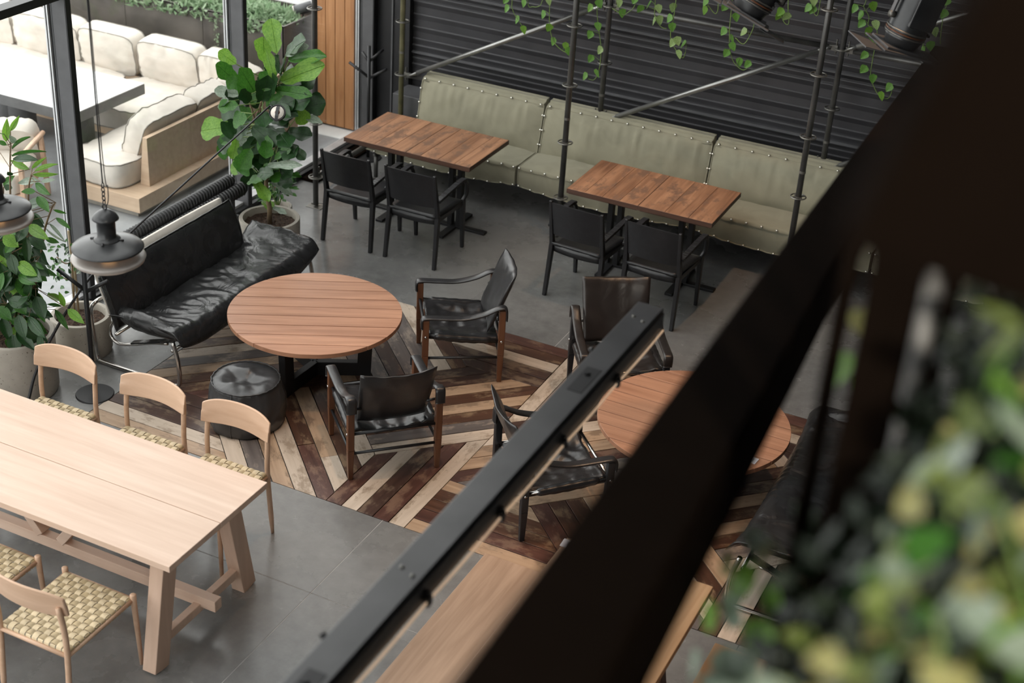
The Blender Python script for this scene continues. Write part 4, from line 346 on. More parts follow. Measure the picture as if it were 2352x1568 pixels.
VINES=[([(-5.118, 10.97, 1.907), (-5.107, 10.97, 1.824), (-5.061, 10.97, 1.757), (-5.0, 10.97, 1.692)], [(-5.109, 10.97, 1.836, -5.16, 10.962, 1.826), (-5.053, 10.97, 1.747, -5.063, 10.974, 1.746), (-5.0, 10.97, 1.692, -4.992, 10.966, 1.676)]), ([(-4.999, 11.02, 1.917), (-4.944, 11.02, 1.87), (-4.884, 11.02, 1.89), (-4.863, 11.02, 1.941)], [(-4.999, 11.02, 1.917, -5.023, 11.0, 1.889), (-4.999, 11.02, 1.917, -5.195, 11.004, 1.883)]), ([(-4.819, 11.07, 1.937), (-4.811, 11.07, 1.769), (-4.786, 11.07, 1.65), (-4.739, 11.07, 1.573), (-4.643, 11.07, 1.524), (-4.553, 11.07, 1.551)], [(-4.819, 11.07, 1.937, -4.824, 11.06, 1.929), (-4.813, 11.07, 1.817, -4.874, 11.08, 1.798), (-4.797, 11.07, 1.701, -4.798, 11.04, 1.712), (-4.753, 11.07, 1.595, -4.764, 11.077, 1.59), (-4.67, 11.07, 1.538, -4.641, 11.069, 1.573), (-4.617, 11.07, 1.532, -4.604, 11.048, 1.542)]), ([(-4.35, 10.97, 2.045), (-4.35, 10.97, 1.935), (-4.315, 10.97, 1.775), (-4.287, 10.97, 1.639), (-4.287, 10.97, 1.478), (-4.322, 10.97, 1.38), (-4.377, 10.97, 1.373)], [(-4.35, 10.97, 2.014, -4.327, 10.942, 2.024), (-4.35, 10.97, 1.966, -4.409, 10.952, 1.97), (-4.325, 10.97, 1.821, -4.328, 10.965, 1.829), (-4.315, 10.97, 1.775, -4.388, 10.95, 1.752), (-4.287, 10.97, 1.639, -4.29, 10.953, 1.639), (-4.287, 10.97, 1.547, -4.368, 10.957, 1.551), (-4.302, 10.97, 1.436, -4.294, 10.949, 1.444), (-4.377, 10.97, 1.373, -4.404, 10.958, 1.391)]), ([(-4.041, 11.02, 2.089), (-4.115, 11.02, 1.966), (-4.152, 11.02, 1.95), (-4.243, 11.02, 1.984)], [(-4.217, 11.02, 1.974, -4.181, 11.008, 2.039), (-4.152, 11.02, 1.95, -4.153, 11.02, 1.959), (-4.051, 11.02, 2.071, -4.052, 10.999, 2.092)]), ([(-3.899, 11.07, 2.103), (-3.888, 11.07, 1.968), (-3.827, 11.07, 1.897), (-3.778, 11.07, 1.888)], [(-3.896, 11.07, 2.064, -3.953, 11.076, 2.051), (-3.893, 11.07, 2.026, -4.025, 11.076, 2.005), (-3.893, 11.07, 2.026, -3.857, 11.055, 2.041), (-3.871, 11.07, 1.948, -3.892, 11.078, 1.929), (-3.862, 11.07, 1.938, -3.834, 11.045, 1.957)]), ([(-3.693, 10.97, 2.163), (-3.697, 10.97, 2.001), (-3.707, 10.97, 1.89), (-3.678, 10.97, 1.804), (-3.586, 10.97, 1.712), (-3.564, 10.97, 1.762)], [(-3.695, 10.97, 2.094, -3.714, 10.972, 2.096), (-3.703, 10.97, 1.938, -3.696, 10.961, 1.944), (-3.697, 10.97, 2.001, -3.73, 10.97, 2.004), (-3.682, 10.97, 1.816, -3.681, 10.961, 1.815), (-3.682, 10.97, 1.816, -3.635, 10.955, 1.844), (-3.564, 10.97, 1.762, -3.591, 10.972, 1.82), (-3.613, 10.97, 1.738, -3.609, 10.958, 1.738)]), ([(-3.36, 11.02, 2.211), (-3.358, 11.02, 2.123), (-3.382, 11.02, 2.101), (-3.446, 11.02, 2.16)], [(-3.446, 11.02, 2.16, -3.457, 10.991, 2.183), (-3.427, 11.02, 2.143, -3.463, 11.024, 2.107)]), ([(-3.266, 11.07, 2.216), (-3.256, 11.07, 1.977), (-3.23, 11.07, 1.819), (-3.185, 11.07, 1.727), (-3.104, 11.07, 1.679), (-3.046, 11.07, 1.728)], [(-3.263, 11.07, 2.148, -3.322, 11.071, 2.148), (-3.261, 11.07, 2.08, -3.217, 11.072, 2.087), (-3.253, 11.07, 1.955, -3.306, 11.076, 1.953), (-3.245, 11.07, 1.91, -3.227, 11.08, 1.908), (-3.234, 11.07, 1.842, -3.203, 11.042, 1.859), (-3.224, 11.07, 1.806, -3.25, 11.041, 1.795), (-3.162, 11.07, 1.714, -3.142, 11.078, 1.734), (-3.062, 11.07, 1.714, -3.067, 11.047, 1.739)]), ([(-3.069, 10.95, 2.28), (-3.041, 10.95, 2.154), (-3.036, 10.95, 2.058), (-3.09, 10.95, 1.928), (-3.168, 10.95, 1.962)], [(-3.049, 10.95, 2.19, -3.108, 10.937, 2.18), (-3.059, 10.95, 2.002, -3.108, 10.952, 2.017)]), ([(-2.793, 10.95, 2.33), (-2.762, 10.95, 2.162), (-2.791, 10.95, 2.148), (-2.834, 10.95, 2.201)], [(-2.834, 10.95, 2.201, -2.836, 10.925, 2.233), (-2.834, 10.95, 2.201, -2.852, 10.955, 2.192), (-2.771, 10.95, 2.21, -2.786, 10.934, 2.205)]), ([(-2.548, 10.95, 2.374), (-2.554, 10.95, 2.253), (-2.594, 10.95, 2.288), (-2.598, 10.95, 2.365)], [(-2.595, 10.95, 2.299, -2.63, 10.933, 2.299), (-2.597, 10.95, 2.354, -2.592, 10.932, 2.357), (-2.594, 10.95, 2.288, -2.598, 10.951, 2.287)]), ([(-2.209, 10.95, 2.434), (-2.217, 10.95, 2.383), (-2.167, 10.95, 2.316), (-2.159, 10.95, 2.249), (-2.087, 10.95, 2.22), (-2.082, 10.95, 2.006), (-2.075, 10.95, 1.876), (-2.035, 10.95, 1.796), (-1.982, 10.95, 1.737), (-1.912, 10.95, 1.729), (-1.89, 10.95, 1.818)], [(-2.217, 10.95, 2.383, -2.284, 10.954, 2.352), (-2.188, 10.95, 2.344, -2.227, 10.935, 2.317), (-2.16, 10.95, 2.259, -2.214, 10.948, 2.252), (-2.118, 10.95, 2.233, -2.1, 10.936, 2.268), (-2.139, 10.95, 2.241, -2.151, 10.93, 2.209), (-2.084, 10.95, 2.129, -2.139, 10.959, 2.122), (-2.082, 10.95, 2.006, -2.148, 10.931, 2.024), (-2.077, 10.95, 1.914, -2.132, 10.921, 1.921), (-2.064, 10.95, 1.854, -2.053, 10.944, 1.856), (-1.962, 10.95, 1.735, -1.962, 10.937, 1.74), (-1.893, 10.95, 1.805, -1.922, 10.947, 1.812), (-2.196, 10.95, 2.354, -2.143, 10.925, 2.402)]), ([(-1.766, 10.95, 2.514), (-1.738, 10.95, 2.353), (-1.738, 10.95, 2.269), (-1.733, 10.95, 2.178), (-1.686, 10.95, 2.11), (-1.665, 10.95, 2.063)], [(-1.742, 10.95, 2.376, -1.719, 10.951, 2.382), (-1.738, 10.95, 2.317, -1.749, 10.956, 2.32), (-1.733, 10.95, 2.191, -1.803, 10.94, 2.188), (-1.713, 10.95, 2.149, -1.727, 10.942, 2.138), (-1.719, 10.95, 2.158, -1.678, 10.937, 2.187), (-1.665, 10.95, 2.063, -1.684, 10.952, 2.033), (-1.738, 10.95, 2.293, -1.664, 10.923, 2.299), (-1.762, 10.95, 2.491, -1.718, 10.939, 2.509)]), ([(-1.621, 10.95, 2.54), (-1.633, 10.95, 2.439), (-1.624, 10.95, 2.291), (-1.612, 10.95, 2.209)], [(-1.633, 10.95, 2.439, -1.631, 10.944, 2.433), (-1.623, 10.95, 2.526, -1.631, 10.93, 2.527)])]
ARC=[(-6.3, 6.22, 0.0), (-6.285, 6.27, 0.138), (-6.272, 6.314, 0.255), (-6.244, 6.405, 0.415), (-6.209, 6.521, 0.572), (-6.18, 6.616, 0.684), (-6.147, 6.724, 0.791), (-6.121, 6.812, 0.861), (-6.083, 6.938, 0.954), (-6.035, 7.094, 1.062), (-5.93, 7.443, 1.25), (-5.821, 7.803, 1.444), (-5.685, 8.25, 1.684)]
FGL=[(-0.077, 1.294, 4.693, 0.021, 4), (0.004, 1.456, 4.449, 0.026, 4), (-0.026, 1.285, 4.618, 0.02, 3), (-0.055, 1.303, 4.332, 0.023, 3), (-0.06, 1.052, 4.605, 0.024, 3), (-0.176, 1.098, 4.458, 0.029, 5), (0.007, 1.063, 4.598, 0.027, 4), (-0.002, 1.009, 4.575, 0.021, 3), (-0.1, 1.11, 4.69, 0.027, 4), (-0.058, 1.129, 4.545, 0.027, 3), (0.035, 1.321, 4.339, 0.021, 4), (-0.025, 1.422, 4.421, 0.032, 5), (-0.137, 1.117, 4.496, 0.029, 3), (-0.025, 1.39, 4.531, 0.02, 4), (-0.037, 1.157, 4.541, 0.028, 4), (-0.051, 1.27, 4.511, 0.03, 3), (-0.134, 1.395, 4.432, 0.022, 3), (-0.077, 1.324, 4.521, 0.022, 3), (-0.113, 1.21, 4.515, 0.021, 3), (-0.131, 1.375, 4.486, 0.022, 3), (-0.022, 1.415, 4.594, 0.025, 1), (-0.194, 1.026, 4.482, 0.025, 3), (-0.027, 1.026, 4.604, 0.033, 4), (-0.043, 1.046, 4.695, 0.025, 3), (-0.118, 1.074, 4.605, 0.032, 5), (-0.072, 1.368, 4.312, 0.024, 3), (-0.014, 1.341, 4.606, 0.027, 5), (-0.011, 1.32, 4.351, 0.03, 3), (-0.081, 1.395, 4.706, 0.031, 3), (-0.069, 1.33, 4.699, 0.031, 4), (0.001, 1.344, 4.293, 0.031, 1), (-0.038, 1.189, 4.475, 0.029, 2), (-0.057, 1.054, 4.517, 0.031, 5), (-0.046, 1.335, 4.612, 0.026, 5), (-0.036, 1.412, 4.672, 0.023, 2), (-0.05, 1.344, 4.343, 0.032, 4), (-0.154, 1.203, 4.341, 0.023, 3), (-0.074, 1.084, 4.595, 0.023, 2), (-0.076, 1.186, 4.754, 0.033, 5), (-0.078, 1.072, 4.741, 0.02, 5), (-0.121, 1.37, 4.538, 0.025, 3), (-0.086, 1.443, 4.458, 0.029, 3), (-0.107, 1.271, 4.577, 0.029, 5), (-0.155, 1.304, 4.327, 0.031, 3), (0.024, 1.194, 4.518, 0.021, 3), (-0.077, 1.508, 4.69, 0.031, 3), (-0.014, 1.393, 4.481, 0.029, 1), (0.0, 1.172, 4.485, 0.022, 2), (-0.074, 1.28, 4.364, 0.03, 5), (-0.221, 1.288, 4.269, 0.028, 5), (0.024, 1.009, 4.646, 0.029, 3), (0.008, 1.213, 4.579, 0.033, 2), (-0.092, 1.199, 4.523, 0.028, 4), (-0.064, 1.265, 4.395, 0.026, 5), (-0.01, 1.301, 4.503, 0.022, 5), (-0.13, 1.355, 4.311, 0.026, 2), (0.0, 1.34, 4.469, 0.031, 3), (-0.016, 1.239, 4.508, 0.03, 2), (0.015, 1.132, 4.547, 0.029, 4), (-0.189, 0.956, 4.525, 0.032, 3), (-0.116, 1.251, 4.469, 0.02, 5), (-0.043, 1.011, 4.596, 0.028, 4), (-0.038, 1.063, 4.653, 0.027, 4), (0.037, 1.36, 4.387, 0.033, 1), (-0.168, 0.97, 4.553, 0.023, 4), (-0.022, 1.302, 4.632, 0.024, 4), (-0.072, 0.987, 4.622, 0.027, 4), (-0.163, 1.011, 4.509, 0.026, 2), (-0.098, 1.036, 4.674, 0.031, 1), (-0.061, 1.547, 4.584, 0.027, 1), (-0.04, 1.074, 4.728, 0.029, 2), (-0.024, 1.4, 4.361, 0.021, 3), (-0.033, 1.147, 4.447, 0.025, 5), (0.016, 1.215, 4.567, 0.021, 2), (-0.058, 1.388, 4.714, 0.026, 5), (-0.085, 1.114, 4.743, 0.03, 3), (-0.001, 1.119, 4.601, 0.03, 5), (-0.103, 1.18, 4.469, 0.021, 4), (-0.102, 1.03, 4.525, 0.025, 4), (0.041, 1.101, 4.523, 0.022, 1), (0.022, 1.372, 4.466, 0.027, 3), (-0.132, 1.145, 4.43, 0.029, 3), (-0.062, 1.308, 4.493, 0.029, 3), (-0.029, 0.972, 4.611, 0.024, 4), (-0.053, 1.264, 4.736, 0.028, 4), (-0.091, 1.059, 4.648, 0.03, 5), (-0.128, 1.315, 4.3, 0.025, 1), (-0.062, 1.252, 4.61, 0.027, 5), (-0.067, 1.142, 4.565, 0.027, 5), (-0.093, 1.219, 4.551, 0.026, 4), (-0.102, 1.067, 4.607, 0.024, 2), (-0.049, 0.988, 4.612, 0.025, 3), (-0.18, 1.32, 4.33, 0.026, 5), (-0.043, 1.268, 4.648, 0.031, 2), (-0.068, 1.332, 4.43, 0.022, 1), (-0.191, 1.043, 4.455, 0.028, 4), (-0.077, 1.173, 4.62, 0.026, 1), (-0.043, 1.236, 4.471, 0.03, 3), (-0.034, 1.277, 4.388, 0.032, 5), (-0.046, 1.088, 4.696, 0.027, 4), (-0.127, 1.38, 4.457, 0.024, 3), (0.026, 1.175, 4.52, 0.023, 1), (-0.045, 1.378, 4.419, 0.029, 1), (-0.09, 1.456, 4.54, 0.026, 3), (0.004, 1.424, 4.404, 0.027, 4), (-0.053, 1.562, 4.66, 0.033, 5), (-0.05, 1.243, 4.568, 0.028, 4), (-0.039, 1.393, 4.567, 0.021, 3), (-0.084, 1.234, 4.617, 0.024, 1), (-0.188, 1.255, 4.319, 0.028, 3), (-0.044, 1.437, 4.498, 0.024, 4), (0.033, 1.394, 4.376, 0.029, 5), (-0.093, 1.298, 4.655, 0.031, 4), (-0.024, 1.083, 4.751, 0.028, 5), (-0.031, 1.246, 4.467, 0.027, 2), (-0.1, 1.434, 4.494, 0.032, 2), (-0.022, 1.291, 4.552, 0.022, 3), (-0.132, 1.187, 4.367, 0.026, 4), (-0.007, 1.43, 4.471, 0.026, 5), (0.032, 1.263, 4.381, 0.028, 3), (-0.123, 1.19, 4.424, 0.03, 5), (-0.022, 1.047, 4.648, 0.026, 4), (-0.03, 1.203, 4.594, 0.032, 1), (-0.061, 1.352, 4.38, 0.031, 5), (-0.074, 1.236, 4.365, 0.032, 3), (-0.057, 1.148, 4.544, 0.024, 3), (-0.145, 1.335, 4.281, 0.027, 5), (-0.001, 1.072, 4.635, 0.03, 2), (-0.017, 1.131, 4.694, 0.03, 4), (-0.028, 1.066, 4.645, 0.021, 4), (-0.012, 1.335, 4.551, 0.033, 4), (-0.067, 1.301, 4.397, 0.026, 5), (-0.046, 1.208, 4.838, 0.029, 2), (0.003, 1.25, 4.407, 0.031, 5), (-0.1, 1.292, 4.31, 0.032, 1), (0.002, 1.325, 4.403, 0.021, 1), (-0.076, 1.23, 4.69, 0.032, 1), (-0.08, 1.204, 4.706, 0.023, 5), (-0.064, 1.447, 4.641, 0.022, 1), (-0.051, 1.1, 4.78, 0.028, 3), (-0.102, 1.214, 4.652, 0.032, 3), (-0.085, 1.355, 4.664, 0.022, 1), (-0.016, 1.139, 4.507, 0.03, 4), (-0.037, 1.417, 4.657, 0.032, 5), (-0.045, 1.538, 4.644, 0.026, 5), (0.022, 1.104, 4.521, 0.03, 3), (-0.142, 1.001, 4.541, 0.029, 4), (-0.074, 1.064, 4.569, 0.032, 2), (-0.05, 1.395, 4.37, 0.027, 2), (-0.192, 1.248, 4.294, 0.021, 5), (-0.081, 1.23, 4.584, 0.027, 4), (-0.059, 1.304, 4.437, 0.023, 2), (0.016, 1.238, 4.388, 0.022, 3), (-0.163, 1.12, 4.488, 0.025, 5), (-0.146, 1.252, 4.44, 0.026, 1), (-0.103, 1.394, 4.576, 0.028, 5), (-0.079, 1.096, 4.474, 0.027, 3), (-0.054, 1.461, 4.733, 0.027, 3), (-0.131, 1.197, 4.356, 0.025, 4), (-0.076, 1.085, 4.583, 0.021, 3), (-0.137, 1.214, 4.432, 0.021, 4), (-0.019, 1.027, 4.549, 0.021, 3), (-0.01, 1.496, 4.529, 0.028, 4), (-0.047, 1.108, 4.714, 0.03, 5), (-0.053, 1.461, 4.665, 0.024, 4), (-0.01, 1.107, 4.659, 0.024, 3), (0.03, 1.408, 4.391, 0.023, 3), (-0.111, 1.239, 4.482, 0.027, 3), (-0.11, 1.328, 4.342, 0.022, 3), (-0.059, 1.212, 4.448, 0.026, 2), (-0.064, 1.036, 4.629, 0.022, 1), (-0.063, 1.287, 4.441, 0.026, 4), (-0.121, 1.396, 4.505, 0.024, 3), (-0.098, 1.258, 4.373, 0.029, 5), (-0.102, 1.125, 4.605, 0.03, 3), (0.027, 1.369, 4.403, 0.027, 3), (-0.152, 1.332, 4.365, 0.023, 1), (-0.081, 1.204, 4.596, 0.021, 4), (-0.104, 1.048, 4.686, 0.028, 5), (-0.118, 1.152, 4.567, 0.025, 3), (-0.055, 1.33, 4.566, 0.028, 4), (0.0, 1.351, 4.523, 0.023, 5), (-0.118, 0.973, 4.602, 0.024, 4), (-0.078, 1.37, 4.686, 0.031, 5), (-0.068, 1.326, 4.345, 0.025, 2), (-0.045, 1.474, 4.695, 0.028, 4), (-0.125, 1.267, 4.315, 0.03, 3), (-0.111, 1.068, 4.606, 0.023, 5), (0.022, 1.334, 4.358, 0.021, 3), (-0.006, 1.073, 4.636, 0.027, 2), (0.009, 1.192, 4.612, 0.022, 1), (-0.069, 1.266, 4.396, 0.022, 3), (-0.008, 1.115, 4.626, 0.022, 5), (-0.124, 1.224, 4.559, 0.02, 3), (-0.02, 1.305, 4.45, 0.026, 3), (-0.019, 1.419, 4.413, 0.027, 3), (-0.097, 1.02, 4.575, 0.028, 5), (-0.192, 1.133, 4.391, 0.022, 3), (-0.072, 1.04, 4.688, 0.026, 4), (-0.025, 1.18, 4.6, 0.029, 5), (-0.126, 1.036, 4.503, 0.022, 3), (-0.192, 1.245, 4.367, 0.025, 5), (-0.201, 1.193, 4.34, 0.025, 2), (-0.183, 1.224, 4.349, 0.021, 1), (-0.027, 1.136, 4.739, 0.021, 1), (-0.072, 1.112, 4.812, 0.032, 2), (-0.05, 1.146, 4.84, 0.026, 3), (-0.192, 1.239, 4.307, 0.02, 2), (-0.15, 1.265, 4.385, 0.027, 5), (-0.039, 1.403, 4.594, 0.027, 4), (-0.07, 1.486, 4.615, 0.026, 3), (-0.014, 1.105, 4.771, 0.023, 3), (-0.067, 1.297, 4.739, 0.03, 1), (-0.087, 1.419, 4.523, 0.029, 5), (-0.119, 1.223, 4.394, 0.023, 4), (-0.156, 0.96, 4.54, 0.028, 3), (-0.046, 1.157, 4.671, 0.026, 3), (-0.116, 1.351, 4.386, 0.031, 3), (-0.031, 1.422, 4.645, 0.028, 4), (-0.002, 1.089, 4.539, 0.025, 3), (-0.005, 1.258, 4.619, 0.029, 3), (-0.031, 1.169, 4.451, 0.026, 4), (-0.133, 1.129, 4.55, 0.029, 3), (-0.047, 1.08, 4.733, 0.029, 5), (-0.113, 1.024, 4.661, 0.03, 3), (-0.088, 1.162, 4.463, 0.03, 5), (-0.071, 1.138, 4.504, 0.022, 1), (-0.035, 1.324, 4.301, 0.031, 5), (-0.131, 1.11, 4.495, 0.031, 5), (-0.059, 1.2, 4.816, 0.03, 5), (-0.117, 1.04, 4.552, 0.023, 5), (-0.026, 1.117, 4.509, 0.03, 4), (-0.093, 1.218, 4.691, 0.023, 5), (0.014, 1.11, 4.493, 0.022, 4), (0.006, 1.146, 4.613, 0.025, 1), (-0.015, 1.012, 4.656, 0.032, 2), (-0.105, 1.45, 4.57, 0.029, 2), (-0.09, 0.995, 4.557, 0.032, 3), (-0.09, 1.053, 4.621, 0.027, 5), (-0.029, 1.357, 4.447, 0.027, 4), (-0.144, 1.327, 4.445, 0.03, 5), (-0.071, 1.151, 4.779, 0.03, 2), (-0.042, 1.044, 4.632, 0.023, 3), (-0.032, 1.075, 4.536, 0.026, 4), (-0.073, 1.389, 4.463, 0.025, 3), (-0.162, 1.299, 4.407, 0.03, 5), (0.025, 1.184, 4.452, 0.022, 3), (-0.099, 1.336, 4.385, 0.022, 3), (-0.112, 1.369, 4.387, 0.024, 1), (0.025, 1.12, 4.574, 0.027, 3), (-0.017, 1.314, 4.398, 0.025, 3), (0.005, 1.329, 4.379, 0.03, 3), (-0.069, 1.437, 4.501, 0.032, 3), (-0.041, 1.042, 4.644, 0.023, 3), (-0.104, 1.232, 4.485, 0.028, 5), (-0.129, 1.186, 4.554, 0.031, 1), (-0.071, 1.128, 4.567, 0.024, 4), (-0.108, 1.131, 4.532, 0.029, 4), (-0.027, 1.234, 4.465, 0.024, 3), (-0.092, 1.065, 4.653, 0.022, 3), (-0.024, 1.127, 4.514, 0.027, 3), (0.001, 1.152, 4.512, 0.029, 5), (-0.01, 1.122, 4.478, 0.03, 3), (-0.177, 0.998, 4.514, 0.022, 3), (-0.087, 1.304, 4.449, 0.023, 5), (-0.117, 1.253, 4.352, 0.027, 2), (0.022, 1.211, 4.518, 0.033, 4), (0.009, 1.254, 4.505, 0.027, 3), (0.027, 1.009, 4.592, 0.02, 2), (-0.054, 1.227, 4.575, 0.022, 5), (-0.118, 1.235, 4.508, 0.024, 5), (-0.057, 1.151, 4.841, 0.031, 5), (-0.071, 1.138, 4.594, 0.028, 2), (-0.165, 1.327, 4.293, 0.028, 2), (-0.111, 1.305, 4.409, 0.028, 3), (-0.025, 1.088, 4.576, 0.033, 5), (-0.069, 1.429, 4.515, 0.024, 1), (-0.02, 1.332, 4.634, 0.021, 3), (-0.031, 1.236, 4.46, 0.024, 2), (-0.002, 1.166, 4.453, 0.027, 3), (-0.061, 1.241, 4.58, 0.032, 4), (-0.011, 1.014, 4.655, 0.028, 3), (0.02, 1.034, 4.62, 0.022, 2), (-0.043, 1.402, 4.672, 0.025, 3), (0.027, 1.352, 4.314, 0.024, 3)]
FGS=[(-0.286, 1.744, 4.463, 0.042, 2), (-0.289, 1.773, 4.521, 0.043, 4), (-0.287, 1.73, 4.439, 0.038, 2), (-0.321, 1.598, 4.241, 0.045, 4), (-0.328, 1.574, 4.211, 0.049, 2), (-0.293, 1.568, 4.193, 0.036, 2), (-0.336, 1.542, 4.172, 0.048, 3), (-0.297, 1.54, 4.16, 0.045, 2), (-0.34, 1.503, 4.125, 0.048, 3), (-0.305, 1.508, 4.122, 0.04, 3), (-0.341, 1.479, 4.098, 0.047, 3), (-0.271, 1.538, 4.15, 0.045, 3), (-0.243, 1.517, 4.12, 0.047, 4), (-0.358, 1.571, 4.216, 0.035, 4), (-0.34, 1.602, 4.253, 0.049, 3), (-0.288, 1.639, 4.291, 0.043, 3), (-0.276, 1.629, 4.273, 0.044, 3), (-0.359, 1.527, 4.159, 0.042, 2), (-0.363, 1.487, 4.112, 0.038, 3), (-0.267, 1.505, 4.11, 0.044, 4), (-0.29, 1.49, 4.097, 0.048, 3), (-0.263, 1.616, 4.251, 0.041, 3)]
# ================= SETTING =================
RX0,RX1,RY0,RY1,RZ=-6.95,2.2,-3.0,11.95,6.6
# floor: recessed base + slabs + inlay planks
mb=MB(); mb.box(RX0-.02,RX1,RY0,RY1,-.25,-.012); floor=struct(mb.build('floor',M_joint))
YA,YB=6.41,8.955; XA,XB=-5.965,-0.49
xs=[-6.95,-5.95,-3.655,-1.36,.94,2.2]; ys=[-3,-1.2,1.0,3.3,5.6,YA]
g=.0022
def slab(x0,x1,y0,y1,pal=False):
    m=MB(); m.box(x0+g,x1-g,y0+g,y1-g,-.05,0); return m.build('slab',M_floor,floor,bevel=.0015,seg=1)
for X0,X1 in zip([-6.95,-3.655,-1.36,.94],[-3.655,-1.36,.94,2.2]):
    for Y0,Y1 in zip(ys,ys[1:]): slab(X0,X1,Y0,Y1)
slab(-6.95,XA,YA,YB)
slab(XB,2.2,YA,YB)
for X0,X1 in zip([-6.95,-3.655,-1.36,.94],[-3.655,-1.36,.94,2.2]): slab(X0,X1,YB,11.95)
# pale filler lines in two of the slab joints that read light in the photograph
mb=MB(); mb.box(-3.6575,-3.6525,-3,YA,-.01,-.0008); mb.box(-3.6575,-3.6525,YB,11.9,-.01,-.0008); mb.box(-6.9,2,5.5985,5.6015,-.01,-.0008); mb.build('joint_filler',M_jointpale,floor)
def clip(poly,a,b,c):   # keep a*x+b*y<=c
    out=[];n=len(poly)
    for i in range(n):
        p,q=poly[i],poly[(i+1)%n]; dp=a*p[0]+b*p[1]-c; dq=a*q[0]+b*q[1]-c
        if dp<=0: out.append(p)
        if (dp<0<dq) or (dq<0<dp):
            t=dp/(dp-dq); out.append((p[0]+(q[0]-p[0])*t,p[1]+(q[1]-p[1])*t))
    return out
S2=math.sqrt(.5)
# regions of one 2.46 m repeat: half planes (a,b,c) : a x + b y <= c ; direction of the planks, their width, offset line
REG=[([(0,1,7.0),(1,1,1.615),(-1,0,5.965)],0,.1185,(0,6.41)),
 ([(0,-1,-7.0),(1,-1,-12.41),(1,1,2.944),(-1,1,13.76)],45,.1193,(-12.41+0,0)),
 ([(-1,0,5.965),(1,0,-5.405),(1,-1,-13.76)],90,.112,(-5.965,0)),
 ([(1,-1,-12.41),(-1,-1,-2.944),(1,1,4.257),(-1,0,5.405)],135,.1160,(0,0)),
 ([(-1,-1,-4.257),(0,-1,-8.35)],0,.1210,(0,8.35)),
 ([(-1,-1,-1.615),(1,1,2.944),(-1,1,12.41),(1,0,-4.065)],135,.1175,(0,0)),
 ([(-1,0,4.065),(1,0,-3.505),(-1,1,11.07)],90,.112,(-4.065,0)),
 ([(-1,-1,-2.944),(1,-1,-11.07),(-1,1,12.41),(0,1,8.35)],45,.1184,(0,0))]
# anchors for the strips
def anchor(i):
    return {0:6.41,1:-12.41*S2*-1,2:-5.965,3:2.944*S2,4:8.35,5:2.944*S2,6:-4.065,7:11.07*S2}[i]
seq=[2,0,3,1,4,2,5,3,0,2,1,3,4,2,0,3,5,2,1,4]
kk=0
fixed={(6,1,0):5,(6,1,1):3,(6,1,2):0,(6,1,3):5,(6,1,4):3,(4,1,0):0,(4,1,1):0,(4,1,2):3,(4,1,3):1,(4,1,4):5,
 (2,2,0):2,(2,2,1):5,(2,2,2):2,(7,1,0):3,(7,1,1):4,(7,1,2):1,(7,1,3):2,(7,1,4):1,(7,1,5):2,(7,1,6):0,(7,1,7):0,
 (5,1,0):3,(5,1,1):4,(5,1,2):2,(5,1,3):5,(5,1,4):1,(5,1,5):2,(5,1,6):1}
for per in range(0,3):
    dx=2.46*per
    for ri,(hp,dr,w,_) in enumerate(REG):
        base=[(-9,YA),(3,YA),(3,YB),(-9,YB)]
        base=[(x-dx,y) for x,y in base]
        base=clip(clip(base,-1,0,5.965),1,0,-3.505)
        for a,b,c in hp: base=clip(base,a,b,c)
        if len(base)<3: continue
        th=math.radians(dr); nx,ny=-math.sin(th),math.cos(th)
        if dr==90: nx,ny=1,0
        if dr==135: nx,ny=S2,S2
        if dr==45: nx,ny=-S2,S2
        vals=[nx*x+ny*y for x,y in base]; lo,hi=min(vals),max(vals)
        n=max(1,round((hi-lo)/w))
        if ri in(1,3,5,7): n=max(1,round((hi-lo)/.1175))
        ww=(hi-lo)/n
        for k in range(n):
            a0=lo+k*ww+.0028; a1=lo+(k+1)*ww-.0028
            p=clip(clip(base,-nx,-ny,-a0),nx,ny,a1)
            if len(p)<3: continue
            # shrink ends a touch
            cx=sum(q[0] for q in p)/len(p); cy=sum(q[1] for q in p)/len(p)
            tx,ty=(ny,-nx)
            L=[(q[0]-cx)*tx+(q[1]-cy)*ty for q in p]; ln=max(L)-min(L)
            if ln<.02: continue
            s=(ln-.006)/ln
            wc=cx+dx
            if wc>XB-.02: continue
            # local frame: X along the plank
            loc=[]
            for q in p:
                u=(q[0]-cx)*tx+(q[1]-cy)*ty; v=(q[0]-cx)*(-ty)+(q[1]-cy)*tx
                loc.append((u*s,v))
            if dx+max(q[0] for q in p)>XB:
                pp=clip(p,1,0,XB-dx-.003)
                if len(pp)<3: continue
                loc=[(((q[0]-cx)*tx+(q[1]-cy)*ty)*s,(q[0]-cx)*(-ty)+(q[1]-cy)*tx) for q in pp]
            ci=fixed.get((ri,1,k)) if per<2 else None
            if ci is None or (per==1 and ri not in(6,4,7)): ci=seq[(kk*7+ri)%20]; kk+=1
            pieces=[loc]
            if ln>1.25 and ri in(0,3,5):      # long runs are butt jointed
                cut=random.uniform(-.25,.25)*ln
                pieces=[clip(loc,1,0,cut-.002),clip(loc,-1,0,-cut-.002)]
            for pc in pieces:
                if len(pc)<3: continue
                ar=sum(pc[i][0]*pc[(i+1)%len(pc)][1]-pc[(i+1)%len(pc)][0]*pc[i][1] for i in range(len(pc)))
                if ar<0: pc=pc[::-1]
                m=MB(); h=random.uniform(-.0012,.0012); m.prism(pc,-.011,.0005+h)
                m.build('plank',PL[ci],floor,bevel=.0012,seg=1,loc=(cx+dx,cy,0),rot=(0,0,math.atan2(ty,tx)))
                ci=random.choice([0,1,2,3,4,5]) if len(pieces)>1 else ci
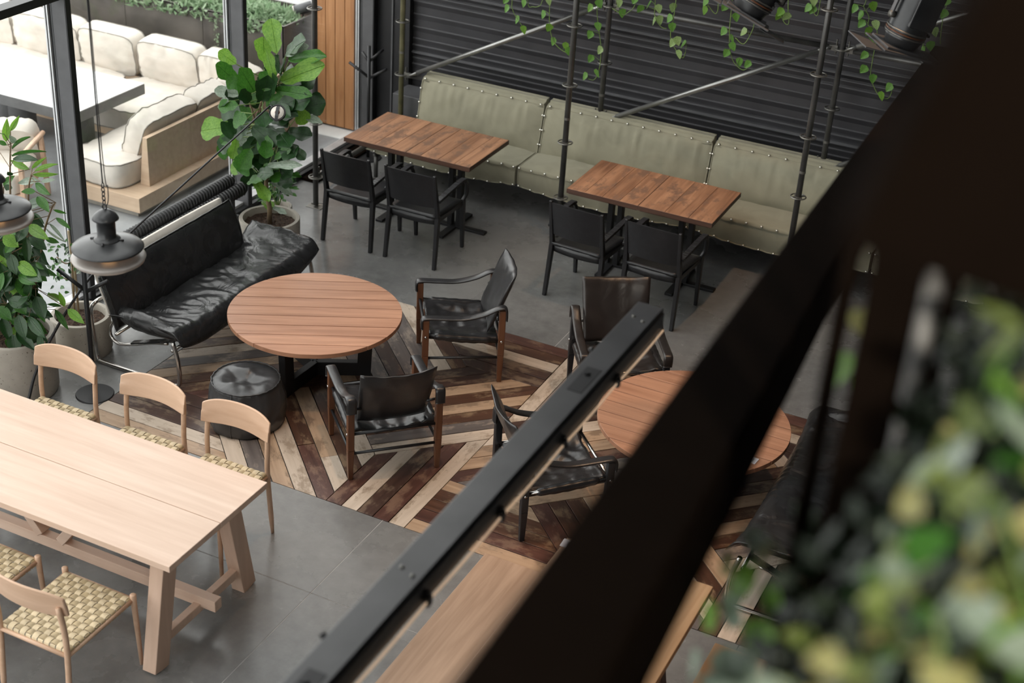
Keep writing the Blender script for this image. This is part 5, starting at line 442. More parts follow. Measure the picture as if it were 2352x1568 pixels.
# back wall with horizontal ribbed boards
mb=MB(); mb.box(-6.95,RX1,RY1+.03,RY1+.25,0,RZ); wall_back=struct(mb.build('wall_back',M_wall))
offs=[0,.066,.13,.245,.366,.49,.548]; zb=[.05]; base_z=.92-.61
z=base_z-.61
lines=[]
while z<3.4:
    for k,o in enumerate(offs): lines.append((z+o,k))
    z+=.61
lines=[l for l in lines if l[0]>0.02]
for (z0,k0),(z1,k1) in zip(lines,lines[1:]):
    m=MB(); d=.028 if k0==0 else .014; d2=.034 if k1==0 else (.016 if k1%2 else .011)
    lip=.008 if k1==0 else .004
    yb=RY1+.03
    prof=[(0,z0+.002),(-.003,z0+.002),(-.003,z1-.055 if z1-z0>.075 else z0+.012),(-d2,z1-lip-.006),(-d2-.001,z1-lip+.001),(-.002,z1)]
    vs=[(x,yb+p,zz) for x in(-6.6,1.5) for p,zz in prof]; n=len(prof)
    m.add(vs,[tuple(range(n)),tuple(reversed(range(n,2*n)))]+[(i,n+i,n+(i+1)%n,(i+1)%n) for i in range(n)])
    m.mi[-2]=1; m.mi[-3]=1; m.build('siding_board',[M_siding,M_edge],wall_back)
mb=MB(); mb.box(-6.6,1.5,RY1-.0,RY1+.035,3.4,RZ); mb.build('upper_board',M_siding,wall_back)
mb=MB(); mb.box(RX1,RX1+.2,RY0,RY1,0,RZ); struct(mb.build('wall_right',M_wall))
wf=bpy.data.objects.new('wall_front',None); COL.objects.link(wf); wf['kind']='structure'  # unseen front wall; its glazing is added to brighten the interior
m=MB(); m.box(RX0-.2,RX1+.2,RY0-.2,RY0,0,.25); m.build('lower_wall',M_wall,wf)
m=MB(); m.box(RX0-.2,RX1+.2,RY0-.2,RY0,RZ-.2,RZ); m.build('lintel',M_wall,wf)
for k in range(6):
    x=RX0-.2+k*(9.35/5); m=MB(); m.box(x,x+.08,RY0-.15,RY0,.25,RZ-.2); m.build('mullion',M_grey,wf)
m=MB(); m.box(RX0,-1.7,RY0-.11,RY0-.10,.25,RZ-.2); m.build('pane',M_glass,wf)
m=MB(); m.box(-1.7,RX1,RY0-.15,RY0-.05,.25,RZ-.2); m.build('solid_panel',M_wall,wf)
# ceiling; its long roof light is added, unseen, to brighten the room
SKX0,SKX1,SKY0,SKY1=-6.7,-3.55,1.2,9.6
ce=bpy.data.objects.new('ceiling',None); COL.objects.link(ce); ce['kind']='structure'
for x0,x1,y0,y1 in((RX0-.2,SKX0,RY0-.2,RY1+.25),(SKX1,RX1+.2,RY0-.2,RY1+.25),(SKX0,SKX1,RY0-.2,SKY0),(SKX0,SKX1,SKY1,RY1+.25)):
    m=MB(); m.box(x0,x1,y0,y1,RZ,RZ+.25); m.build('ceiling_slab',M_ceil,ce)
m=MB(); m.box(SKX0,SKX1,SKY0,SKY1,RZ+.15,RZ+.16); m.build('added_roof_pane',M_glass,ce)
for k in range(1,5):
    x=SKX0+(SKX1-SKX0)*k/5; m=MB(); m.box(x-.04,x+.04,SKY0,SKY1,RZ,RZ+.14); m.build('added_roof_bar',M_grey,ce)
# dark corner column + door-like recess beside the window wall
mb=MB(); mb.box(-6.95,-6.60,11.90,12.0,0,RZ); struct(mb.build('trim_1',M_black,bevel=.004))
mb=MB(); mb.box(-6.79,-6.775,11.885,11.90,0,RZ); struct(mb.build('trim_2',M_grey))
# glazed wall: mullions, sills, panes
MY=[-2.4,-.45,1.55,3.55,5.70,7.72,9.78]
def mullion(y1,name):
    root=bpy.data.objects.new(name,None); COL.objects.link(root); root['kind']='structure'
    return root
prev=-3.0
for i,y in enumerate(MY+[11.87]):
    w=mullion(y,'window_%d'%(i+1)); wd_=.055
    m=MB(); m.box(-7.082,-6.952,y-wd_,y,0,RZ); m.build('mullion',M_grey,w,bevel=.003)
    m=MB(); m.box(-6.952,-6.945,y-wd_+.002,y-.002,0,RZ); m.build('mullion_cap',M_black,w)
    for k,xx in enumerate((-7.104,-7.128)):
        m=MB(); m.box(xx-.006,xx+.006,y-wd_-.012,y+.0,0.05,RZ); m.build('glazing_bead',M_alu,w)
    m=MB(); m.box(-7.138,-7.083,y-wd_+.004,y-.002,0,RZ); m.build('gasket',M_black,w)
    y0=prev; ya=y-wd_
    m=MB(); m.box(-7.09,-7.0,y0,ya,.0,.075); m.build('sill',M_alu,w,bevel=.003)
    m=MB(); m.box(-7.0,-6.945,y0,ya,.0,.05); m.build('sill_trim',M_black,w,bevel=.002)
    m=MB(); m.box(-7.076,-7.066,y0,ya,.075,RZ); m.build('pane',M_glass,w)
    if i in(5,):
        m=MB(); m.box(-7.06,-6.95,y0,ya,2.36,2.42); m.build('transom',M_black,w,bevel=.003)
    prev=y
m=MB(); m.box(-7.08,-6.95,11.87,11.95,0,RZ); struct(m.build('trim_3',M_black))
# entrance step plate seen by the last bay
mb=MB(); mb.box(-6.94,-6.78,10.55,11.5,.0,.03); tag(mb.build('threshold_plate',M_brown,bevel=.003),'brown threshold plate on the floor beneath the window by the rear coat stand','plate')
# ---------- terrace ----------
mb=MB(); mb.box(-30,-7.08,-8,26,-.2,-.004); terr=struct(mb.build('terrace_paving',M_terr))
tag(terr,'grey concrete terrace paving outside the glass wall','paving')
# cedar clad stub wall
cw=thing('timber_clad_wall','orange cedar-clad wall end outside the last window pane','wall',(0,0,0)); cw['kind']='structure'
m=MB(); m.box(-7.6,-7.17,11.87,12.2,0,5); m.build('backing',M_black,cw)
for k in range(4):
    x0=-7.605+k*.108; m=MB(); m.box(x0+.002,x0+.105,11.845,11.872,.02,5); m.build('cladding_board',M_door,cw,bevel=.003,seg=1)
# steel planters
def planter(name,label,x0,x1,y0,y1,h,n):
    t=thing(name,label,'planter')
    w=(x1-x0)/n
    for k in range(n):
        m=MB(); m.box(x0+k*w+.003,x0+(k+1)*w-.003,y0,y0+.02,0,h); m.build('steel_panel',M_corten,t)
    m=MB(); m.box(x1-.02,x1,y0,y1,0,h); m.box(x0,x0+.02,y0,y1,0,h); m.box(x0,x1,y1-.02,y1,0,h); m.box(x0,x1,y0,y0+.03,h-.012,h+.002); m.build('shell',M_corten,t)
    m=MB(); m.box(x0+.02,x1-.02,y0+.02,y1-.02,h-.16,h-.08); m.build('soil',M_soil,t)
    return t
pt=planter('steel_planter','long dark weathered steel planter of low juniper behind the terrace sofa',-13.5,-7.78,11.55,12.25,1.03,6)
mb=MB(); mb.box(-30,-7.08,11.62,14.5,-.02,.0); tag(struct(mb.build('street_paving',M_pave)),'pale paving beyond the planters','paving')
def shrub(label,cx,cy,cz,rx,ry,rz,n,seed):
    random.seed(seed); m=MB()
    for i in range(n):
        a=random.uniform(0,2*PI); q=math.sqrt(random.random()); x=cx+rx*q*math.cos(a); y=cy+ry*q*math.sin(a); z=cz+rz*random.uniform(.0,1)*(1-.6*q)
        d=Vector((random.uniform(-1,1),random.uniform(-1,1),random.uniform(.0,1))).normalized()*random.uniform(.05,.11)
        s=d.cross(Vector((random.uniform(-1,1),random.uniform(-1,1),.3))).normalized()*.012
        p=Vector((x,y,z)); m.add([p-s,p+s,p+d*.6+s*.8,p+d,p+d*.6-s*.8],[(0,1,2,3,4)])
    o=m.build('juniper',M_shrub); return tag(o,label,'shrub',None,'stuff')
shrub('grey-green juniper sprawling along the middle of the steel planter',-9.2,11.85,.92,1.3,.36,.26,3600,3)
shrub('low juniper at the right-hand end of the steel planter',-8.2,11.8,.92,.40,.33,.20,1500,4)
# trailing sprig over the planter face
m=MB(); random.seed(8)
for i in range(70):
    z=random.uniform(.45,1.05); p=Vector((-8.55+random.uniform(-.05,.05)*(1.4-z),11.52,z)); d=Vector((random.uniform(-.02,.02),-.006,random.uniform(-.02,.02))); s=Vector((.008,0,.008)); m.add([p-d,p+s,p+d,p-s],[(0,1,2,3)])
tag(m.build('trailing_sprig',M_shrub),'thin sprig trailing down the steel planter face beside the window mullion','plant',None,'stuff')
# small garden light on planter
gl=thing('garden_spotlight','small grey garden spotlight lying among the juniper at the planter end','light',(-7.95,12.0,1.03),.6)
m=MB(); m.tube([(0,0,.02),(.17,0,.07)],[.05,.055],14); m.build('housing',M_grey,gl,True)
m=MB(); m.tube([(-.012,0,.016),(.0,0,.02)],[.048,.052],14); m.build('lens',M_cream,gl,True)
m=MB(); m.cyl((.08,0,-.1),(.08,0,.03),.008); m.build('stake',M_black,gl)
# distant low white kerb / street
mb=MB(); mb.box(-30,-3,14.5,14.8,0,.35); tag(struct(mb.build('kerb_wall',M_stone)),'pale low wall far beyond the planters','wall')
# wooden L bench
bench=thing('plywood_bench','L-shaped pale plywood terrace bench with a raised back panel','bench')
m=MB(); m.box(-8.44,-7.60,9.07,12.0-.5,.06,.195); m.build('plinth',M_ply,bench,bevel=.003)
m=MB(); m.box(-8.40,-7.66,9.12,11.45,0,.06); m.build('plinth_base',M_pipe,bench)
m=MB(); m.box(-13,-8.44,10.45,11.5,.0,.195); m.build('plinth',M_ply,bench,bevel=.003)
for k,(ya,yb) in enumerate([(9.33,9.93),(9.934,11.4)]):
    m=MB()
    vs=[]
    for y in(ya,yb):
        for x,z in[(-7.79,.195),(-7.69,.195),(-7.69,.635),(-7.735,.635)]: vs.append((x,y,z))
    m.add(vs,[(0,3,2,1),(4,5,6,7),(0,1,5,4),(1,2,6,5),(2,3,7,6),(3,0,4,7)]); m.build('back_panel',M_ply,bench,bevel=.003)
def cushion(name,sx,sy,sz,mat,puff=.03,seed=0,wr=.012,parent=None,pipe=None,fold=6.0,res=(18,14,6)):
    def P(u,v,w,o=0):
        cu=1-.10*abs(v)**8; cv=1-.10*abs(u)**8
        x=u*sx/2*cu*(1+.02*(1-w*w)); y=v*sy/2*cv*(1+.03*(1-w*w)*1)
        e=(1-abs(u)**5)*(1-abs(v)**5)
        z=w*(sz/2+puff*((1-u*u)*(1-v*v))**.6)
        n=nz(u*2.1+seed,v*2.1,w*1.1+seed*3,1.1)
        rad=nz(u*fold+seed*7,v*1.2+seed,w)*(abs(v)**2) + nz(u*1.2,v*fold+seed*5,w+seed)*(abs(u)**2)
        k=wr*(n+1.3*rad)
        return Vector((x+k*.3,y+k*.3,z+k*(1 if w>0 else .5)*(1.0 if abs(w)>.5 else .3)))
    m=MB(); m.warp(*res,P); o=smooth_angle(m.build(name,mat,parent,True),48)
    if pipe:
        for w in(1,-1):
            pts=[]
            for t in range(40):
                a=t/40*4
                if a<1: u,v=-1+2*a,-1
                elif a<2: u,v=1,-1+2*(a-1)
                elif a<3: u,v=1-2*(a-2),1
                else: u,v=-1,1-2*(a-3)
                pts.append(P(u,v,w)*1.0)
            mm=MB(); mm.tube(pts,.006,6,closed=True); mm.build('piping',pipe,o,True)
    return o
def place(o,loc,rot): o.location=loc; o.rotation_euler=rot; return o
# terrace cushions
seatL='terrace seat cushions'
xs_=[(-8.36,-7.82)]
c=cushion('seat_cushion',.60,1.02,.20,M_cream,.02,1,.012,None,M_pipe); place(c,(-8.12,9.62,.31),(0,0,0)); tag(c,'cream seat cushion at the open end of the plywood bench','cushion')
for k,(x0,x1,lab) in enumerate([(-13,-11.2,'far left cream seat cushion of the terrace sofa, behind the stone table'),(-11.2,-9.2,'long cream seat cushion of the terrace sofa behind the stone table'),(-9.18,-8.46,'cream seat cushion in the corner of the terrace sofa')]):
    c=cushion('seat_cushion',x1-x0-.02,.86,.20,M_cream,.02,4+k,.012,None,M_pipe); place(c,((x0+x1)/2,10.62,.31),(0,0,0)); tag(c,lab,'cushion')
for k,(x0,x1,lab) in enumerate([(-11.9,-10.72,'cream back cushion at the far left edge of the terrace sofa'),(-10.69,-9.86,'cream back cushion half behind the first window mullion'),(-9.84,-9.17,'cream back cushion of the terrace sofa, right beside the first mullion'),(-9.12,-8.42,'cream back cushion in the middle of the terrace sofa view'),(-8.40,-7.98,'small cream back cushion in the sofa corner behind the fig leaves')]):
    c=cushion('back_cushion',x1-x0,.42,.20,M_cream,.035,14+k*3,.014,None,M_pipe); place(c,((x0+x1)/2,11.12,.60),(math.radians(98),0,0)); tag(c,lab,'cushion','back cushions of the terrace sofa')
for k,(y0,y1,lab) in enumerate([(9.40,10.15,'cream back cushion leaning at the open end of the plywood bench'),(10.16,10.62,'cream back cushion second along the plywood bench back'),(10.64,11.2,'cream back cushion third along the plywood bench back')]):
    c=cushion('back_cushion',.40,y1-y0,.17,M_cream,.03,34+k*3,.012,None,M_pipe); place(c,(-7.90,(y0+y1)/2,.56),(0,math.radians(-70),0)); tag(c,lab,'cushion','back cushions on the plywood bench')
c=cushion('seat_cushion',.60,1.0,.20,M_cream,.02,9,.012,None,M_pipe); place(c,(-8.12,10.67,.31),(0,0,0)); tag(c,'cream seat cushion at the inner corner of the plywood bench','cushion')
# stone table
t=thing('stone_table','long low stone-topped table on the terrace with sky glare painted as a pale top','table')
m=MB(); m.box(-10.55,-8.39,9.27,10.2,.63,.724); m.build('tabletop',M_stonedk,t,bevel=.004)
m=MB(); m.box(-10.548,-8.392,9.272,10.198,.7235,.731); m.build('top_glare_sheet',M_stone,t,bevel=.002)  # pale sheet over dark stone: sky reflection put into the colour
for x,y in((-9.72,9.95),(-8.85,9.75)):
    m=MB(); m.tube([(x-.06,y,0),(x-.06,y,.63)],[.13,.13],20); m.tube([(x+.06,y,0),(x+.06,y,.63)],[.13,.13],20); m.build('leg',M_stonedk,t,True)
# terrace lounge chair
t=thing('terrace_lounge_chair','oak-armed cream lounge chair on the terrace seen through the window plants','armchair',(-8.75,8.62,0),math.radians(205))
def lounge():
    for s in(-1,1):
        m=MB(); m.bar((s*.33,.30,0),(s*.33,.28,.56),.04,.04); m.build('leg',M_beech,t,bevel=.006)
        m=MB(); m.bar((s*.33,-.34,0),(s*.33,-.28,.56),.04,.04); m.build('leg',M_beech,t,bevel=.006)
        m=MB(); m.tube(spline([(s*.33,.38,.57),(s*.33,.1,.585),(s*.33,-.35,.57)],5),.022,8); m.build('armrest',M_beech,t,True)
    m=MB(); m.box(-.31,.31,-.30,.30,.22,.26); m.build('seat_frame',M_beech,t,bevel=.004)
    c=cushion('seat_cushion',.60,.62,.14,M_cream,.03,77,.02,t); c.location=(0,.02,.34)
    c=cushion('back_cushion',.60,.42,.14,M_cream,.03,79,.012,t); place(c,(0,-.33,.50),(math.radians(60),0,0))
lounge()
CARDX,CARDY=-1.712,7.484
T1A=math.radians(29); T2A=0.0
# ================= SCAFFOLD =================
sc_=thing('scaffold_frame','dark tube scaffold frame standing around and behind the olive bench','scaffold')
def pole(x,y,z0,z1,zr,base=False,mat=None):
    m=MB(); m.cyl((x,y,z0),(x,y,z1),.0242,n=16); p=m.build('pole',mat or M_tube,sc_,True)
    z=zr
    while z<z1:
        if z>z0+.05:
            m=MB(); 
            # rosette ring with holes
            n=24; R=.060
            m.tube([(x+R*math.cos(2*PI*j/n),y+R*math.sin(2*PI*j/n),z) for j in range(n)],.0055,6,closed=True)
            for j in range(4):
                a=PI/4+j*PI/2; m.bar((x+.02*math.cos(a),y+.02*math.sin(a),z),(x+.062*math.cos(a),y+.062*math.sin(a),z),.016,.006)
            m.lathe([(.024,-.005),(.031,-.005),(.031,.005),(.024,.005)],(x,y,z),16)
            m.build('rosette',M_ros,p)
        z+=.5
    m=MB(); m.lathe([(.0243,-.0),(.0268,.0),(.0268,.02),(.0243,.02)],(x,y,zr+.5*(2)-.30+1.0*0),16); m.build('joint_collar',M_ros,p)
    if base:
        m=MB(); m.box(x-.075,x+.075,y-.05,y+.05,0,.006); m.bar((x-.06,y+.02,.012),(x+.07,y+.05,.03),.012,.008); m.build('base_plate',M_ros,sc_,bevel=.002)
    return p
pole(-6.517,10.128,.02,4.2,.284,True)
pole(-6.452,11.50,.02,4.2,.347,True,M_tubeo)
pole(-4.430,10.708,.02,4.2,.385,True)
pole(-4.456,11.52,.02,4.2,.347,True)
pole(-2.414,10.703,.02,4.2,.385,True)
pole(-2.451,11.56,.02,4.2,.347,True)
def ledger(a,b,name='ledger',r=.022,mat=None,flat=True):
    A=Vector(a);B=Vector(b);d=(B-A).normalized()
    m=MB(); m.cyl(A+d*.09,B-d*.09,r,n=14); o=m.build(name,mat or M_tube,sc_,True)
    for P,q in((A,1),(B,-1)):
        m=MB(); m.bar(P+d*q*.035,P+d*q*.11,.034,.05,w2=.026,h2=.040); m.bar(P+d*q*.05+Vector((0,0,-.05)),P+d*q*.05+Vector((0,0,.075)),.010,.022)
        m.build('wedge_clamp',M_ros,o,bevel=.003)
for z in(.847,1.847,2.847):
    ledger((-6.452,11.50,z),(-4.456,11.52,z)); ledger((-4.456,11.52,z),(-2.451,11.56,z)); ledger((-2.451,11.56,z),(-.45,11.58,z))
def brace(a,b):
    A=Vector(a);B=Vector(b);d=(B-A).normalized()
    m=MB(); m.cyl(A,B,.0215,n=14)
    for P,q in((A,-1),(B,1)): m.bar(P,P+d*q*.10,.043,.030,w2=.036,h2=.010)
    m.build('diagonal_brace',M_alu if False else M_braces,sc_,True)
M_braces=plain('bright_zinc_brace',(.30,.30,.29),.33,.85,.2,5)
brace((-6.27,11.47,.90),(-4.60,11.48,1.80)); brace((-4.29,11.49,.90),(-2.62,11.50,1.82)); brace((-2.30,11.5,.90),(-.62,11.5,1.80)); brace((-2.33,11.52,1.90),(-.62,11.5,2.80))
for a,b in(((-6.517,10.128,.284),(-6.452,11.50,.347)),):
    ledger(a,b)
for z in(.385,2.885): 
    ledger((-4.43,10.708,2.885 if z>2 else .20),(-4.456,11.52,2.847 if z>2 else .20)); ledger((-2.414,10.703,2.885 if z>2 else .20),(-2.451,11.56,2.847 if z>2 else .20))
ledger((-4.43,10.708,2.885),(-2.414,10.703,2.885)); ledger((-6.517,10.128,2.784),(-4.43,10.708,2.885)); ledger((-6.517,10.128,2.784),(-6.452,11.5,2.847))
# bench support rails
for y in(11.06,11.36): 
    m=MB(); m.cyl((-6.5,y,.245),(-.6,y,.245),.0215,n=12); m.build('seat_rail',M_tube,sc_,True)
for x in(-6.44,-4.44,-2.43,-.75):
    m=MB(); m.cyl((x,10.75 if x>-6 else 11.0,.20),(x,11.56,.20),.0215,n=12); m.build('cross_rail',M_tube,sc_,True)
    if x in(-6.44,-.75):
        for y in(11.0,11.5):
            m=MB(); m.cyl((x+.02,y,0),(x+.02,y,.2),.02,n=12); m.build('short_leg',M_tube,sc_,True)
# cushions of the banquette
def studs(o,pts):
    m=MB()
    for p in pts:
        m.lathe([(.0,.009),(.006,.008),(.0115,.003),(.012,-.004)],p,10)
    m.build('snap_studs',M_stud,o,True)['kind']='stuff'
def seat(x0,x1,lab,seed):
    y0,y1,z0,z1=10.965,11.47,.275,.452
    sx,sy,sz=x1-x0-.012,y1-y0,z1-z0
    def P(u,v,w):
        x=(x0+x1)/2+u*sx/2*(1-.01*abs(v)**6); y=(y0+y1)/2+v*sy/2
        z=(z0+z1)/2+w*(sz/2)
        bul=((1-u**6)*(1-v**4))
        if w>0: z+=.022*bul*w
        else: z-=.045*(1-u*u)*abs(w)
        if v<-.9: y-=.012*(1-w*w)
        wr=.010*nz(u*sx*9+seed,v*1.5,w+seed)*(1-abs(v))+.010*nz(u*sx*7+seed,0,seed)*(1 if v<-.6 else .2)
        return Vector((x,y+(wr if v<-.8 else 0),z+wr))
    m=MB(); m.warp(max(10,int(sx*22)),10,5,P); o=smooth_angle(m.build('seat_cushion',M_olive,None,True),48)
    m=MB(); n=28
    for w,r in((1,.005),(-1,.005)): m.tube([P(-1+2*i/n,-1,w)+Vector((0,-.004,0)) for i in range(n+1)],r,6)
    for u in(-1,1): m.tube([P(u,-1,-1+2*i/6) for i in range(7)]+[P(u,-1+2*i/10,1) for i in range(11)],.005,6)
    # folded flap along the front edge
    vs=[];fs=[]
    for i in range(n+1):
        u=-1+2*i/n; a=P(u,-1,1)
        vs+= [a+Vector((0,.012,.006)),a+Vector((0,-.012,.004)),a+Vector((0,-.014,-.022+.006*nz(u*12,seed,0)))]
    for i in range(n):
        for k in(0,1): fs.append((i*3+k,i*3+k+1,i*3+3+k+1,i*3+3+k))
    m.add(vs,fs); m.build('piping',M_olive,o,True)
    k=max(2,round(sx/.135)); 
    st=[]
    for i in range(k+1):
        u=-1+2*i/k; u=max(-.985,min(.985,u)); st.append(tuple(P(u,-1,1)+Vector((0,-.016,-.004)))); st.append(tuple(P(u,-1,-1)+Vector((0,-.010,.006))))
    studs(o,st)
    return tag(o,lab,'cushion')
seat(-6.56,-4.972,'olive seat cushion at the window end of the long bench, behind the first square tables',2)
seat(-4.968,-3.40,'olive seat cushion in the middle of the long bench, between the two table pairs',5)
seat(-3.395,-1.80,'olive seat cushion at the right of the long bench, behind the second table pair',9)
seat(-1.795,-.62,'olive seat cushion at the dark far right end of the long bench',12)
def back(x0,x1,lab,seed):
    sx=x1-x0-.014
    def P(u,v,w): # v: height -1..1, w: -1 rear .. 1 front
        x=(x0+x1)/2+u*sx/2*(1-.012*abs(v)**6*(1 if v>0 else 0)); h=(v+1)/2
        z=.44+h*.47-(.035 if w>0 else 0)*max(0,v)**4
        y=11.40+h*.10-w*.055
        bul=(1-u**4)*(1-v**4)
        if w>0: y-=.045*bul
        wr=.022*nz(u*sx*11+seed,h*1.3,seed)*(h**2)*(1-h**8)+.008*nz(u*3+seed,h*4,seed)
        return Vector((x,y-(wr if w>0 else 0),z))
    m=MB(); m.warp(max(12,int(sx*44)),14,4,P); o=smooth_angle(m.build('back_cushion',M_olive,None,True),48)
    n=26
    mm=MB(); mm.tube([P(-1+2*i/n,1,1)+Vector((0,-.012,-.016-.010*(1-abs(-1+2*i/n)**8))) for i in range(n+1)],.0032,5); mm.build('seam_line',M_seam,o,True)
    m=MB(); m.tube([P(-1+2*i/n,1,1)+Vector((0,-.004,-.0)) for i in range(n+1)],.006,6)
    for u in(-1,1): m.tube([P(u,-1+2*i/12,1) for i in range(13)],.006,6)
    m.tube([P(-1+2*i/n,1,-1) for i in range(n+1)],.005,6)
    vs=[];fs=[]
    for i in range(n+1):
        u=-1+2*i/n; a=P(u,1,1); vs+=[a+Vector((0,.03,.022)),a+Vector((0,-.006,.010)),a+Vector((0,-.012,-.010-.010*(1-abs(u)**8)))]
    for i in range(n):
        for k in(0,1): fs.append((i*3+k,i*3+k+1,i*3+3+k+1,i*3+3+k))
    m.add(vs,fs); m.build('piping',M_olive,o,True)
    k=max(3,round(sx/.15)); st=[]
    for i in range(k+1):
        u=-.96+1.92*i/k; st.append(tuple(P(u,1,1)+Vector((0,-.012,.004)))); 
    for u in(-1,1):
        for h in(-.6,-.05,.5): st.append(tuple(P(u,h,1)+Vector((0,-.008,.0))))
    studs(o,st); return tag(o,lab,'cushion')
back(-6.20,-4.952,'olive back cushion at the window end of the bench, gathered under its top flap',3)
back(-4.946,-3.372,'long olive back cushion in the middle of the bench',7)
back(-3.366,-1.80,'olive back cushion right of the middle one, behind the second table pair',11)
back(-1.794,-.62,'olive back cushion at the dark far right end of the bench',15)
# dark box behind the bench by the window
m=MB(); m.box(-6.60,-5.75,11.60,11.90,0,.60); tag(m.build('storage_box',M_grey,bevel=.006),'plain dark grey box between the bench end and the ribbed wall','box')
# ================= SQUARE TABLES =================
def square_table(x0,x1,y0,y1,lab,split,seed):
    cx,cy=(x0+x1)/2,(y0+y1)/2; t=thing('pedestal_table',lab,'table',(cx,cy,0)); hx=(x1-x0)/2; hy=(y1-y0)/2
    e=[-hx]+[s*2*hx-hx for s in split]+[hx]; random.seed(seed)
    for a,b in zip(e,e[1:]):
        m=MB(); m.box(a+.0008,b-.0008,-hy+random.uniform(0,.003),hy-random.uniform(0,.003),.712,.75-random.uniform(0,.0015)); o=m.build('top_plank',M_reclaimed,t,bevel=.0018,seg=1)
    m=MB(); m.box(-hx+.012,hx-.012,-hy+.012,hy-.012,.700,.7125); m.build('underframe',M_endgrain,t)
    m=MB(); m.box(-hx-.0015,hx+.0015,-hy-.003,-hy+.0005,.711,.7475); m.build('edge_band',M_endgrain,t)
    for s in(-1,1):
        m=MB(); m.box(s*hx-.0012,s*hx+.0012,-hy,hy,.711,.7475); m.build('edge_band',M_endgrain,t)
        m=MB(); m.box(s*.042-.022,s*.042+.022,-.03,.03,.02,.70); m.build('column',M_black,t,bevel=.003)
    m=MB(); m.box(-.30,.30,-.032,.032,.0,.022); m.build('base_bar',M_black,t,bevel=.003)
    m=MB(); m.box(-.032,.032,-.28,.28,.0,.0235); m.build('base_bar',M_black,t,bevel=.003)
    m=MB(); m.box(-.14,.14,-.14,.14,.694,.701); m.build('top_plate',M_black,t)
square_table(-6.188,-5.592,10.063,10.799,'reddish plank pedestal table nearest the window, left of its twin',[.24,.49,.75],1)
square_table(-5.588,-4.989,10.063,10.799,'reddish plank pedestal table pushed against the right side of the window table',[.23,.5,.76],2)
square_table(-4.141,-3.529,10.126,10.843,'orange plank pedestal table just right of the front scaffold pole, left of its twin',[.25,.5,.74],3)
square_table(-3.525,-2.912,10.126,10.843,'orange plank pedestal table with bold dark grain, rightmost of the bench tables',[.36,.68],4)
# ================= BLACK CHAIRS =================
def black_chair():
    t=thing('black_armchair','x','chair')
    for s in(-1,1):
        m=MB(); m.bar((s*.232,-.255,0),(s*.222,-.205,.45),.030,.036,(0,1,0),.036,.046); m.bar((s*.222,-.205,.44),(s*.222,-.285,.835),.034,.044,(0,1,0),.024,.022); m.build('rear_leg',M_blackp,t,bevel=.005)
        m=MB(); m.bar((s*.222,.255,0),(s*.225,.225,.45),.028,.028,(0,1,0),.040,.046)
        m.build('front_leg',M_blackp,t,bevel=.005)
        m=MB(); m.tube(spline([(s*.225,.215,.44),(s*.245,.245,.50),(s*.255,.225,.60),(s*.252,.165,.652)],5),.017,8); m.build('arm_post',M_blackp,t,True)
        m=MB(); P=spline([(s*.232,-.238,.60),(s*.245,-.15,.625),(s*.252,.05,.652),(s*.252,.17,.655),(s*.252,.195,.64)],4)
        for a,b in zip(P,P[1:]): m.bar(a,b,.046,.024)
        m.build('armrest',M_blackp,t,bevel=.004)
    def seatf(u,v,w):
        x=u*(.225+.012*v); y=v*.235-.0; z=.452+w*.010-.012*(1-u*u)*(1-v*v)-(.02*v**8 if v>0 else 0)
        return Vector((x,y,z))
    m=MB(); m.warp(10,10,2,seatf); m.build('seat',M_blackp,t,True)
    def ap(u,v,w): return Vector((u*.215,-.205+w*.010-.03*(1-u*u),.415+v*.03))
    m=MB(); m.warp(10,1,1,ap); m.build('apron',M_blackp,t,True)
    m=MB(); m.box(-.205,.205,.205,.225,.40,.44); m.build('apron',M_blackp,t,bevel=.003)
    for s in(-1,1):
        m=MB(); m.box(s*.222-.010,s*.222+.010,-.2,.22,.40,.44); m.build('side_rail',M_blackp,t,bevel=.003)
    def bk(u,v,w):
        z=.685+v*.148; y=-.205-(z-.45)*.205-.030*(1-u*u)+w*.008
        return Vector((u*.215,y,z-(.012*u*u if v>.9 else 0)))
    m=MB(); m.warp(14,8,1,bk); o=m.build('backrest',M_blackp,t); smooth_angle(o)
    return t
bc=black_chair()
bc['label']='black armchair nearest the window at the first table pair'; bc['group']='black armchairs at the bench tables'
bc.location=(-5.868,9.84,0)
dup(bc,(-5.266,9.845,0),0,'black armchair second from the window, right of the nearest-window one')
dup(bc,(-3.83,9.92,0),math.radians(-4),'black armchair standing next to the front scaffold pole at the second table pair')
dup(bc,(-3.205,9.93,0),math.radians(-3),'rightmost black armchair, in front of the boldly grained table')
# ================= COAT STANDS =================
def coat_stand(x,y,lab,rot,h=1.10):
    t=thing('coat_stand',lab,'coat stand',(x,y,0),rot)
    m=MB(); m.lathe([(.0,.010),(.125,.010),(.13,.006),(.13,0)],n=36); m.build('base',M_black,t,bevel=.001)
    m=MB(); m.cyl((0,0,.008),(0,0,h),.0165,n=12); m.build('pole',M_black,t,True)
    for a,z,l in((PI,.80,.19),(0,.79,.17),(PI*.8,.95,.10),(PI*.25,.95,.15)):
        d=Vector((math.cos(a),math.sin(a),0)); m=MB(); m.cyl(Vector((0,0,z)),Vector((0,0,z+l*.65))+d*l,.0135,n=10); m.build('branch',M_black,t,True)
coat_stand(-6.717,11.355,'black branch-shaped coat stand in the far corner by the cedar cladding',math.radians(15))
coat_stand(-6.081,6.66,'black branch-shaped coat stand in front of the sofa and pots',math.radians(12),1.0)
